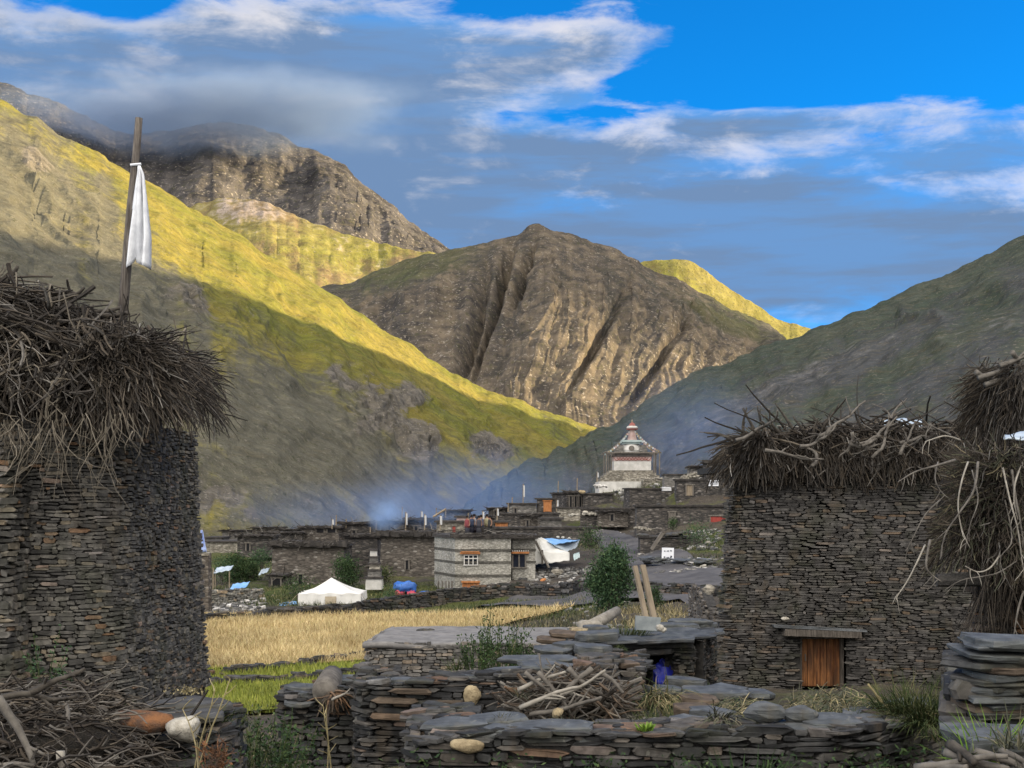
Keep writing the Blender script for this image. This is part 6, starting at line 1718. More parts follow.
def striped_building():
    Y = 100.0
    x0, x1, x2 = X(455, Y), X(511, Y), X(535.5, Y); zt, zb = Z(535.5, Y), Z(597, Y)
    root = empty('striped_building', ((x0 + x1) / 2, Y, zb), 'two storey building of pale stone with dark grey stripes and orange wooden door', 'building')
    pale = m_farwall('striped_pale', [(0, (.27, .255, .215)), (.4, (.34, .325, .28)), (.85, (.40, .38, .33)), (1, (.47, .45, .40))], 6.5, 1.6, .35, .03)
    grey = m_farwall('striped_dark', [(0, (.07, .066, .055)), (.6, (.10, .094, .08)), (1, (.14, .13, .11))], 6.5, 1.6, .3, .04)
    dep = 7.0
    yl = Y + 4.6         # the left side runs back so that its far edge shows at the photo's edge
    xl = X(434.5, yl)
    mb = MB()
    # main block with its left face turned towards the viewer
    q = [(xl, yl), (x0, Y), (x1, Y), (x1 + .1, Y + dep), (xl + 1.2, yl + dep - 2)]
    vs = [(a, b, zb - .6) for a, b in q] + [(a, b, zt - .2) for a, b in q]; n = 5
    mb.add(vs, [tuple(range(n))[::-1], tuple(range(n, 2 * n))] + [(i, (i + 1) % n, (i + 1) % n + n, i + n) for i in range(n)])
    mb.box(((x1 + x2) / 2 + .05, Y + 3.2, (zb + 1 + zt - .2) / 2), (x2 - x1 - .1, 5.0, zt - .2 - zb - 1))
    mb.build('wall', pale, root)
    mb = MB()
    for (py0, py1) in ((549, 551.6), (561.2, 563.6), (574.4, 577)):
        za, zc = Z(py1, Y), Z(py0, Y); m_, h_ = (za + zc) / 2, zc - za
        mb.box(((x0 + x1) / 2, Y + .05, m_), (x1 - x0 + .06, .2, h_))
        L = math.hypot(xl - x0, yl - Y); a = math.atan2(Y - yl, x0 - xl)
        mb.box(((xl + x0) / 2 + .06, (yl + Y) / 2 + .06, m_), (L - .05, .2, h_), a)
        if py0 < 570: mb.box(((x1 + x2) / 2 + .05, Y + .76, m_), (x2 - x1, .2, h_))
    mb.build('stone_band', grey, root)
    mb = MB(); rng = random.Random(5)
    q2 = [(xl - .15, yl - .1), (x0 - .08, Y - .2), (x2 + .15, Y - .2 + .0), (x2 + .15, Y + dep), (xl + 1, yl + dep - 2)]
    vs = [(a, b, zt - .2) for a, b in q2] + [(a, b, zt) for a, b in q2]
    mb.add(vs, [tuple(range(n))[::-1], tuple(range(n, 2 * n))] + [(i, (i + 1) % n, (i + 1) % n + n, i + n) for i in range(n)])
    for k in range(90):
        x = rng.uniform(x0, x2); mb.box((x, Y + rng.uniform(-.12, .3), zt + rng.uniform(-.14, .08)), (rng.uniform(.2, .8), .3, .12), rng.uniform(-.3, .3), .03, (0, rng.uniform(-.1, .1)), 0, rng)
    stick_litter(mb, x0, x2, Y, Y + dep, zt, 60, rng, r=.03)
    mb.build('roof', [M['roof_dark'], M['twig']], root)
    def put(nm, boxes, m, par):
        mb = MB()
        for (cx, yy, cz, sx, sy, sz) in boxes: mb.box((cx, yy, cz), (sx, sy, sz))
        o = mb.build(nm, m, None, loc=root.location); o.parent = par; o.location = (0, 0, 0); return o
    # upper window three by two
    a, b, t, c = X(464.3, Y), X(477.5, Y), Z(555, Y), Z(565, Y)
    w = put('window', [((a + b) / 2, Y + .0, (t + c) / 2, b - a, .08, t - c)], M['glass'], root)
    fr = [((a + b) / 2 + k * (b - a) / 3, Y - .05, (t + c) / 2, .07, .12, t - c) for k in (-1.5, -.5, .5, 1.5)] + [((a + b) / 2, Y - .06, z, b - a + .1, .11, .07) for z in (t, c, c + (t - c) * .66)]
    put('frame', fr, M['whitewash'], w)
    put('lintel', [((a + b) / 2 - .05, Y - .10, Z(553, Y), X(481, Y) - X(461, Y), .3, .14), ((a + b) / 2 - .05, Y - .14, Z(551.8, Y), X(480, Y) - X(462, Y), .36, .07)], M['wood_orange'], w)
    # right window
    Y2 = Y + .68; k = Y2 / Y
    a, b, t, c = X(512.6, Y2), X(525.5, Y2), Z(554.5, Y2), Z(567.2, Y2)
    w = put('window', [((a + b) / 2, Y2, (t + c) / 2, b - a, .08, t - c)], M['glass'], root)
    put('frame', [((a + b) / 2 + q_ * (b - a) / 2, Y2 - .05, (t + c) / 2, .10, .12, t - c) for q_ in (-1, 0, 1)] + [((a + b) / 2, Y2 - .06, c - .03, b - a + .2, .12, .09)], M['wood_grey'], w)
    put('lintel', [((a + b) / 2 + .1, Y2 - .12, Z(552.5, Y2), X(529, Y2) - X(511.5, Y2), .3, .14)], M['wood_orange'], w)
    put('lintel', [((a + b) / 2 + .1 + (i - 3.5) * .16, Y2 - .14, Z(550.8, Y2), .08, .3, .09) for i in range(8)], M['whitewash'], w)
    # orange door
    a, b, t, c = X(463, Y), X(478.5, Y), Z(582.5, Y), Z(595.5, Y)
    d = put('door', [((a + b) / 2 + (i - 1.5) * (b - a) / 4, Y + .0, (t + c) / 2, (b - a) / 4 - .03, .08, t - c) for i in range(4)], M['wood_orange'], root)
    put('frame', [((a + b) / 2, Y - .08, t + .05, X(480, Y) - X(461.5, Y), .24, .12), (a, Y - .04, (t + c) / 2, .09, .14, t - c), (b, Y - .04, (t + c) / 2, .09, .14, t - c), ((a + b) / 2, Y - .04, (t + c) / 2 + .1, b - a, .13, .05)], M['wood_orange'], d)
    # dark uprights leaning against the left face
    mb = MB()
    for px in (438, 442, 445.5, 448.5, 451.5):
        f = (px - 434.5) / 20.5; yy = yl + (Y - yl) * f - .25
        mb.tube([W(px, 594, yy), W(px + .6, 581, yy)], .06, 5)
    mb.build('post', M['wood_grey'], root)
striped_building()


def person_mesh(seed, cols, pose):
    """a standing villager: one continuous skin body with clothing and hair as children"""
    rng = random.Random(seed)
    V = [(0, 0, .92), (0, 0, 1.15), (0, 0, 1.40), (0, .0, 1.50), (0, -.01, 1.62), (-.10, 0, .86), (-.11, .02, .47), (-.12, .0, .06), (-.12, -.14, .03), (.10, 0, .86), (.11, -.02, .47), (.12, .0, .06), (.12, -.14, .03),
         (-.19, 0, 1.38), (-.25, .02, 1.12), (-.24 + pose[0], -.10, .90), (.19, 0, 1.38), (.25, .02, 1.12), (.24 + pose[1], -.10, .90)]
    Ed = [(0, 1), (1, 2), (2, 3), (3, 4), (0, 5), (5, 6), (6, 7), (7, 8), (0, 9), (9, 10), (10, 11), (11, 12), (2, 13), (13, 14), (14, 15), (2, 16), (16, 17), (17, 18)]
    rad = [.16, .15, .15, .06, .10, .10, .07, .05, .04, .10, .07, .05, .04, .07, .05, .04, .07, .05, .04]
    me = bpy.data.meshes.new('person'); me.from_pydata(V, Ed, []); me.update()
    o = bpy.data.objects.new('person', me); COL.objects.link(o)
    sk = o.modifiers.new('skin', 'SKIN')
    for i, r in enumerate(rad): me.skin_vertices[0].data[i].radius = (r, r * .85)
    me.skin_vertices[0].data[0].use_root = True
    o.modifiers.new('sub', 'SUBSURF').render_levels = 1
    me.materials.append(m_plain('skin_tone_%d' % seed, (.22, .12, .08), (.28, .16, .10), 4, .7, 0))
    def cloth(name, rings, c):
        mb = MB(); n = 12; vs, fs = [], []
        for (z, rx, ry) in rings:
            for k in range(n): a = 6.283 * k / n; vs.append((math.cos(a) * rx, math.sin(a) * ry, z))
        for i in range(len(rings) - 1):
            for k in range(n): fs.append((i * n + k, i * n + (k + 1) % n, (i + 1) * n + (k + 1) % n, (i + 1) * n + k))
        fs.append(tuple(range(n))[::-1]); fs.append(tuple((len(rings) - 1) * n + k for k in range(n)))
        mb.add(vs, fs); q = mb.build(name, m_plain(name + str(seed), c, tuple(v * 1.3 for v in c), 5, .9, .2), None, True); q.parent = o
    cloth('coat', [(.80, .23, .18), (1.0, .215, .17), (1.25, .22, .165), (1.40, .20, .13), (1.455, .10, .09)], cols[0])
    cloth('skirt', [(.28, .24, .20), (.6, .22, .18), (.9, .20, .165)], cols[1])
    cloth('hair', [(1.60, .085, .105), (1.70, .105, .12), (1.76, .075, .09), (1.78, .02, .03)], (.012, .010, .010))
    return o


def people():
    cl = [((.16, .04, .045), (.03, .03, .04)), ((.03, .04, .07), (.02, .02, .03)), ((.20, .20, .21), (.05, .04, .05)), ((.04, .04, .05), (.03, .03, .035)), ((.05, .07, .11), (.04, .035, .03)), ((.22, .20, .12), (.05, .045, .04)), ((.03, .03, .03), (.02, .02, .02))]
    labs = ['person in a red top standing at the end of the row on the striped roof', 'person in dark navy clothes next to the red top on the striped roof', 'person in a light grey top in the middle of the row on the striped roof', 'person in black clothes right of the light grey top on the striped roof',
            'person in blue clothes behind the black clad one on the striped roof', 'person in a yellowish top toward the right on the striped roof', 'person all in black farthest right on the striped roof']
    for i, px in enumerate((467.2, 471.5, 474.3, 479, 481.2, 487.0, 490.0)):
        Y = 104.5 + (i % 3) * .45
        o = person_mesh(i, cl[i], (((i % 2) * .12), -.05 * (i % 3))); o.location = (X(px, Y), Y, Z(535.5, 100) - .25); o.rotation_euler.z = (-.6, .4, 1.2, -.3, .8, 2.6, -1.0)[i]
        s = .92 + .03 * (i % 3); o.scale = (s, s, s)
        tag(o, labs[i], 'person', 'people on the roof of the striped building')
people()


def poles():
    specs = [(523, 484, 503, 150, 1), (497, 508, 519, 140, 1), (482.5, 511, 524, 132, 1), (474, 514, 524, 136, 0), (468, 513, 523, 140, 0), (424.5, 514, 530, 128, 1), (405.6, 512, 531, 126, 1), (421, 511, 520, 150, 1), (402, 507, 516, 155, 0), (440, 515, 529, 130, 1), (436, 508, 517, 152, 0), (445.5, 508, 516, 153, 0), (332, 519, 527, 150, 1), (336, 515, 524, 152, 0), (346, 519, 526, 155, 0), (376, 520, 528, 150, 0), (370, 527, 538, 122, 0), (558, 481, 495, 160, 0), (556.5, 499, 510, 150, 1), (577, 478, 490, 160, 0), (508, 503, 510, 148, 0), (512, 497, 504, 155, 0), (734, 490, 504, 133, 0), (209, 562, 588, 108, 0), (213, 568, 588, 108, 0), (597, 472, 480, 165, 1)]
    for i, (px, t, b, Y, fl) in enumerate(specs):
        root = empty('prayer_pole', W(px, b, Y), 'thin pale prayer pole with a white cloth strip above the village roofs' if fl else 'thin bare wooden pole standing among the village houses', 'pole', 'prayer poles with cloth over the village' if fl else 'bare poles among the village houses')
        mb = MB(); mb.tube([W(px, b + 2, Y), W(px + .3, t, Y)], .06, 5); mb.build('pole', M['wood_pale'], root)
        if fl:
            mb = MB(); mb.box(W(px + 1.1, (t * .62 + b * .38), Y) + Vector((0, -.05, 0)), (.15, .05, (b - t) * Y / FOC * .6), 0, .03); mb.build('cloth', M['flag_white'], root)
    root = empty('prayer_pole', W(434, 518, 126), 'slanted timber leaning among the poles behind the block house', 'pole'); mb = MB(); mb.tube([W(433, 517, 126), W(446, 509, 126)], .1, 5); mb.build('pole', M['wood_pale'], root)
    # stone pillar with a blue white flag near the tall house
    Y = 76.0
    root = empty('stone_pillar', W(203, 602, Y), 'square stone pillar carrying a bluish white flag, peeping past the tall stone house', 'pillar')
    mb = MB(); batter_box(mb, X(193, Y), X(208.5, Y), Y, Y + .9, Z(612, Y), Z(556, Y), .01); mb.build('shaft', M['far_stone'], root)
    mb = MB(); mb.box(W(201.5, 554.5, Y) + Vector((0, .4, 0)), (.75, .9, .14), jit=.02); mb.build('cap', M['far_pale'], root)
    o = tag(empty('prayer_flag', W(202, 552, Y)), 'bluish white pointed flag on top of the square stone pillar', 'flag')
    mb = MB(); vs = []
    for j in range(9):
        t = j / 8
        for i in range(7):
            s = i / 6; p = W(199 + (1.6 * t) + s * (7.5 - 5.2 * t), 552 - 22 * t, Y + .3); p.y += .10 * math.sin(s * 9 + t * 3); vs.append(p)
    mb.add(vs, [(j * 7 + i, j * 7 + i + 1, (j + 1) * 7 + i + 1, (j + 1) * 7 + i) for j in range(8) for i in range(6)]); c = mb.build('cloth', M['flag_blue'], o, True); c.modifiers.new('thickness', 'SOLIDIFY').thickness = .02
    mb = MB(); mb.tube([W(201, 554, Y + .36), W(202, 528, Y + .36)], .03, 5); mb.build('staff', M['wood_pale'], o)
    # boulders of the stepped cairn
    Y = 100
    root = empty('stone_cairn', W(373, 590, Y), 'stepped whitewashed stone cairn with grassy ledges right of the white tent', 'cairn')
    prev = None
    for i, (px0, px1, t, b, m) in enumerate(((365, 381.5, 579.5, 590, 'whitewash'), (364, 382, 577, 579.5, 'roof_dark'), (367, 380, 571.5, 577, 'far_grey'), (366, 380.5, 569.5, 571.5, 'roof_dark'), (368.5, 379, 565, 569.5, 'far_pale'), (366.5, 379.5, 563, 565, 'roof_dark'), (368.5, 377, 558, 563, 'far_grey'), (367, 378, 556.5, 558, 'roof_dark'), (369, 376, 551, 556.5, 'whitewash'), (367, 377, 549.5, 551, 'roof_dark'))):
        mb = MB(); d = X(px1, Y) - X(px0, Y)
        batter_box(mb, X(px0, Y), X(px1, Y), Y + .9 - d / 2, Y + .9 + d / 2, Z(b, Y), Z(t, Y), .02); mb.build('ledge' if m == 'roof_dark' else 'tier', M[m], root)
poles()


def shrine():
    Y = 165.0
    root = empty('shrine', W(633, 492, Y), 'tall white Buddhist stupa with red painted spire, canopy posts and strings of prayer flags', 'shrine')
    def part(nm, m, fn):
        mb = MB(); fn(mb); return mb.build(nm, M[m], root)
    def tier(mb, px0, px1, t, b, bt=0.0, dy=0.0):
        w = (X(px1, Y) - X(px0, Y)); cx = (X(px0, Y) + X(px1, Y)) / 2; yc = Y + 3.9
        batter_box(mb, cx - w / 2, cx + w / 2, yc - w / 2 - dy, yc + w / 2 + dy, Z(b, Y), Z(t, Y), bt)
    part('plinth', 'whitewash', lambda mb: tier(mb, 599, 663, 481.5, 494))
    part('step', 'far_pale', lambda mb: (tier(mb, 601, 663, 478, 481.5), tier(mb, 604, 660, 475, 478), tier(mb, 607, 657, 472.5, 475), tier(mb, 610, 654, 470, 472.5)))
    part('body', 'whitewash', lambda mb: tier(mb, 615, 652.5, 460.5, 470))
    part('frieze', 'pink', lambda mb: tier(mb, 614.7, 652.8, 456, 460.5))
    def garl(mb):
        w = X(652.8, Y) - X(614.7, Y); yf = Y + 3.9 - w / 2 - .05
        for k in range(6):
            x0 = X(614.7, Y) + w * k / 6
            P = [(x0 + w / 6 * i / 8, yf, Z(456.8, Y) - .38 * math.sin(math.pi * i / 8)) for i in range(9)]; mb.tube(P, .04, 5)
            P = [(x0 + w / 12 + w / 6 * i / 8, yf - .03, Z(457, Y) - .30 * math.sin(math.pi * i / 8)) for i in range(9)] if k < 5 else P
            mb.tube(P, .045, 5)
    part('garland', 'rust_red', garl)
    part('eave', 'roof_dark', lambda mb: (tier(mb, 613, 654, 454, 456), tier(mb, 616, 651, 452.8, 454)))
    def posts(mb):
        for px in (607.5, 612.5, 655.5, 661):
            for dy in (-2.2, 2.2): mb.tube([(X(px, Y), Y + 3.9 + dy, Z(474, Y)), (X(px, Y), Y + 3.9 + dy, Z(452, Y))], .09, 6)
    part('post', 'wood_grey', posts)
    def beams(mb):
        for dy in (-2.2, 2.2):
            mb.box((X(634, Y), Y + 3.9 + dy, Z(452.2, Y)), (X(663, Y) - X(605, Y), .18, .16))
        for px in (607.5, 661): mb.box((X(px, Y), Y + 3.9, Z(451.2, Y)), (.16, 4.8, .14))
    part('beam', 'wood_grey', beams)
    def dome(mb):
        cx, yc = X(633.8, Y), Y + 3.9; n = 20; vs, fs = [], []
        prof = [(1.15, 452.8), (1.28, 449), (1.18, 445.5), (.95, 443.2), (.5, 442.6)]
        for (r, py) in prof:
            for k in range(n): a = 6.283 * k / n; vs.append((cx + r * math.cos(a), yc + r * math.sin(a), Z(py, Y)))
        for i in range(4):
            for k in range(n): fs.append((i * n + k, i * n + (k + 1) % n, (i + 1) * n + (k + 1) % n, (i + 1) * n + k))
        mb.add(vs, fs)
    part('dome', 'whitewash', dome)
    def disc(mb):
        cx, yf = X(633.5, Y), Y + 3.9 - 1.33; vs = [(cx + .34 * math.cos(k * .5236), yf, Z(447.3, Y) + .32 * math.sin(k * .5236)) for k in range(12)]
        mb.add(vs + [(a, b + .12, c) for a, b, c in vs], [tuple(range(12))] + [(i, (i + 1) % 12, (i + 1) % 12 + 12, i + 12) for i in range(12)])
    part('medallion', 'wood_grey', disc)
    part('wing', 'far_grey', lambda mb: (batter_box(mb, X(617, Y), X(626, Y), Y + 2.9, Y + 4.9, Z(453, Y), Z(444, Y), .12), batter_box(mb, X(641.5, Y), X(650, Y), Y + 2.9, Y + 4.9, Z(453, Y), Z(444, Y), .12)))
    part('collar', 'teal', lambda mb: (tier(mb, 625.5, 642.5, 441, 442.8), tier(mb, 624, 644.5, 439, 441)))
    def spire(mb):
        cx, yc = X(635, Y), Y + 3.9
        for k in range(11):
            f = k / 11; z0, z1 = Z(439, Y) + (Z(427, Y) - Z(439, Y)) * f, Z(439, Y) + (Z(427, Y) - Z(439, Y)) * (f + .085)
            r = .62 - .30 * f; P = [(cx, yc, z0), (cx, yc, (z0 + z1) / 2), (cx, yc, z1)]; mb.tube(P, [r * .86, r, r * .86], 14)
    part('spire', 'pink', spire)
    def crown(mb):
        cx, yc = X(635, Y), Y + 3.9
        mb.tube([(cx, yc, Z(427, Y)), (cx, yc, Z(426, Y)), (cx, yc, Z(424.4, Y)), (cx, yc, Z(424, Y))], [.62, .70, .58, .3], 14)
    part('canopy', 'whitewash', crown)
    def crown2(mb):
        cx, yc = X(635, Y), Y + 3.9
        mb.tube([(cx, yc, Z(428.2, Y)), (cx, yc, Z(427, Y))], [.66, .72], 14); mb.tube([(cx, yc, Z(424, Y)), (cx, yc, Z(422, Y)), (cx, yc, Z(420.5, Y))], [.42, .32, .1], 12)
    part('crown', 'rust_red', crown2)
    def fin(mb):
        cx, yc = X(635, Y), Y + 3.9
        mb.tube([(cx, yc, Z(421, Y)), (cx, yc, Z(419.5, Y)), (cx, yc, Z(418.5, Y)), (cx, yc, Z(417, Y))], [.06, .14, .06, .02], 8)
    part('finial', 'wood_pale', fin)
    # strings of flags, each string a thing
    cols = ['flag_white', 'teal', 'yellow_rock', 'pink']
    rng = random.Random(9)
    for k, (px, py, dy) in enumerate(((607, 452, -2.2), (661.5, 450, -2.2), (607, 452, 2.2), (661.5, 450, 2.2))):
        a = Vector((X(635, Y), Y + 3.9, Z(425, Y))); b = Vector((X(px, Y), Y + 3.9 + dy, Z(py, Y)))
        mb = MB(); mb.tube([a.lerp(b, t / 10) - Vector((0, 0, .35 * math.sin(math.pi * t / 10))) for t in range(11)], .02, 4)
        for j in range(15):
            t = (j + .7) / 15.5; p = a.lerp(b, t) - Vector((0, 0, .35 * math.sin(math.pi * t) + .17))
            mb.box(p, (.20, .03, .22), rng.uniform(-.6, .6), .03, (rng.uniform(-.3, .3), rng.uniform(-.3, .3)), 1 + rng.choice((0, 0, 2, 1, 2, 2, 3)), rng)
        o = mb.build('prayer_flag_string', [M['wood_grey']] + [M[c] for c in cols], None, False, loc=a)
        tag(o, ('front string of small prayer flags down the %s of the stupa' if dy < 0 else 'rear string of small prayer flags behind the %s of the stupa') % (('left side', 'right side')[k % 2]), 'prayer flags')
    Yc = 163.0
    root2 = empty('stone_cairn', W(653, 490, Yc), 'square heap of pinkish pale stones at the right foot of the stupa', 'cairn')
    mb = MB(); rng2 = random.Random(4)
    drystone(mb, [(X(643, Yc), Yc + 1.8), (X(643.5, Yc), Yc), (X(662, Yc), Yc), (X(662, Yc), Yc + 1.8)], Z(491, Yc), Z(480, Yc), (.12, .22), (.2, .55), .08, 0, .8, rng2)
    mb.build('wall', [M['far_pale'], M['core']], root2)
    mb = MB()
    for k in range(26): mb.rock(W(rng2.uniform(642, 663), rng2.uniform(478, 481), Yc + rng2.uniform(.2, 1.4)), (rng2.uniform(.3, .7), .4, .25), rng2)
    mb.build('top_stone', M['far_pale'], root2)
shrine()


def m_sign():
    pass


def signs():
    # board with rows of small marks
    rng = random.Random(12)
    Y = 100.0
    root = empty('notice_board', W(668, 566, Y), 'white square notice board with rows of faint marks beside the track', 'sign')
    mb = MB(); mb.box(W(667.8, 554.5, Y), (X(674, Y) - X(662, Y), .06, Z(548, Y) - Z(561.5, Y)), 0, 0, (0, .03)); mb.build('board', M['sign_white'], root)
    ink = m_plain('ink_grey', (.14, .15, .18), (.20, .21, .24), 3, .7, 0)
    mb = MB()
    for (px, py, w, h) in ((665, 551, 1.6, 1.6), (668, 551, 1.6, 1.6), (671, 551, 1.6, 1.6), (665, 557, 1.8, 2.0), (668, 557.3, 1.8, 1.6), (671, 556.8, 1.8, 2.2), (668, 559.6, 6.0, .5)):
        for k in range(5):
            mb.box(W(px + rng.uniform(-w, w) * .35, py + rng.uniform(-h, h) * .35, Y - .04), (w * .09 * rng.uniform(.4, 1), .012, h * .03 * rng.uniform(.5, 1)))
    mb.build('mark', ink, root)
    mb = MB(); mb.tube([W(664.5, 561, Y + .06), W(664.5, 567, Y + .06)], .04, 5); mb.tube([W(671.5, 561, Y + .06), W(671.5, 567, Y + .06)], .04, 5); mb.build('post', M['wood_grey'], root)
    Y = 138.3
    root = empty('notice_board', W(713, 488, Y), 'small white landscape sign with faint lines on the upper terrace edge', 'sign')
    mb = MB(); mb.box(W(713.5, 483, Y), (X(718.5, Y) - X(708.5, Y), .06, Z(480, Y) - Z(486, Y))); mb.build('board', M['sign_white'], root)
    mb = MB()
    for py in (481.6, 483, 484.4): mb.box(W(713.5, py, Y - .04), (.75, .012, .05))
    mb.build('mark', ink, root)
    mb = MB(); mb.tube([W(711, 486, Y + .06), W(711, 489, Y + .06)], .05, 5); mb.tube([W(716, 486, Y + .06), W(716, 489, Y + .06)], .05, 5); mb.build('post', M['wood_grey'], root)
signs()


def bush(name, px, py, Y, w, h, n, lsz, label, mat, trunk=True, seed=0, group=None, upright=0.0):
    rng = random.Random(900 + seed); c = W(px, py, Y)
    root = empty(name, c, label, 'bush' if 'bush' in name else 'tree', group)
    st = MB(); lf = MB(); clumps = []
    for k in range(16):
        a = rng.uniform(0, 6.28); t = rng.uniform(.25, 1.0)
        q = c + Vector((math.cos(a) * w * .5 * rng.uniform(.1, .95) * math.sin(min(1, t + .15) * 2.6), math.sin(a) * w * .45 * rng.random(), h * t * .92))
        clumps.append(q); st.stick(c + Vector((rng.uniform(-.05, .05) * w, 0, -.2)), q - c + Vector((0, 0, .2)), (q - c).length + .1, .045 * h / 3, .012, -.03, .08, 4, 5, rng)
    for k in range(22):
        a = rng.uniform(0, 6.28); t = rng.uniform(.1, 1.0)
        clumps.append(c + Vector((math.cos(a) * w * .42 * math.sin(min(1, t * .9 + .2) * 2.5) * rng.uniform(.4, 1), math.sin(a) * w * .4 * rng.random(), h * t * .93)))
    for k in range(n):
        q = rng.choice(clumps); s = w * .13
        lf.leaf(q + Vector((rng.gauss(0, s), rng.gauss(0, s), rng.gauss(0, s * 1.15))), lsz * rng.uniform(.6, 1.4), lsz * .34, rng, 0, upright)
    st.build('trunk', M['pole'], root); lf.build('crown', M[mat], root)
    return root


def plants_mid():
    bush('willow_bush', 611, 613, 75, 2.3, 3.35, 9000, .20, 'tall rounded grey green willow bush beside the two leaning planks', 'leaf_willow', seed=1, upright=.8)
    bush('bush', 235, 584, 114, 2.3, 2.2, 2600, .22, 'larger of two dark round bushes left of the brown stone house', 'leaf', seed=2)
    bush('bush', 252, 584, 116, 1.5, 1.7, 1500, .20, 'smaller dark round bush beside the larger one left of the brown house', 'leaf', seed=3)
    bush('bush', 347, 585, 104, 2.4, 1.9, 2600, .20, 'dark green bush between the white tent and the stepped cairn', 'leaf', seed=4)
    bush('bush', 655, 606, 73, .9, .9, 900, .13, 'small dark green bush right of the leaning planks', 'leaf', seed=5)
    bush('bush', 673, 528, 118, 1.0, .7, 500, .16, 'small green bush beside the lower terrace door', 'leaf', seed=6)
    bush('bush', 300, 594, 99, 2.6, .9, 900, .16, 'low green thicket left of the white wall tent', 'leaf', seed=8)
    bush('bush', 392, 601, 95, 1.8, .7, 600, .14, 'low green thicket between the white tent and the blue goods', 'leaf_willow', seed=9)
    bush('bush', 262, 566, 124, 2.2, 1.3, 900, .2, 'small bush at the left end of the brown stone house', 'leaf_willow', seed=10)
    bush('bush', 222, 577, 112, 1.8, 1.2, 900, .18, 'leafy green bush beside the sheet roof on posts', 'leaf_willow', seed=11)
    bush('bush', 590, 545, 112, 2.6, 1.0, 1000, .18, 'dark thicket in the bend between sloping tent and track', 'leaf', seed=12)
    bush('bush', 700, 540, 108, 3.0, .8, 1000, .16, 'green thicket on the slope below the red shutter', 'leaf_willow', seed=13)
    bush('bush', 385, 582, 104, 1.6, 1.0, 900, .18, 'low yellowish bush at the corner of the block house', 'grass', seed=7)
plants_mid()


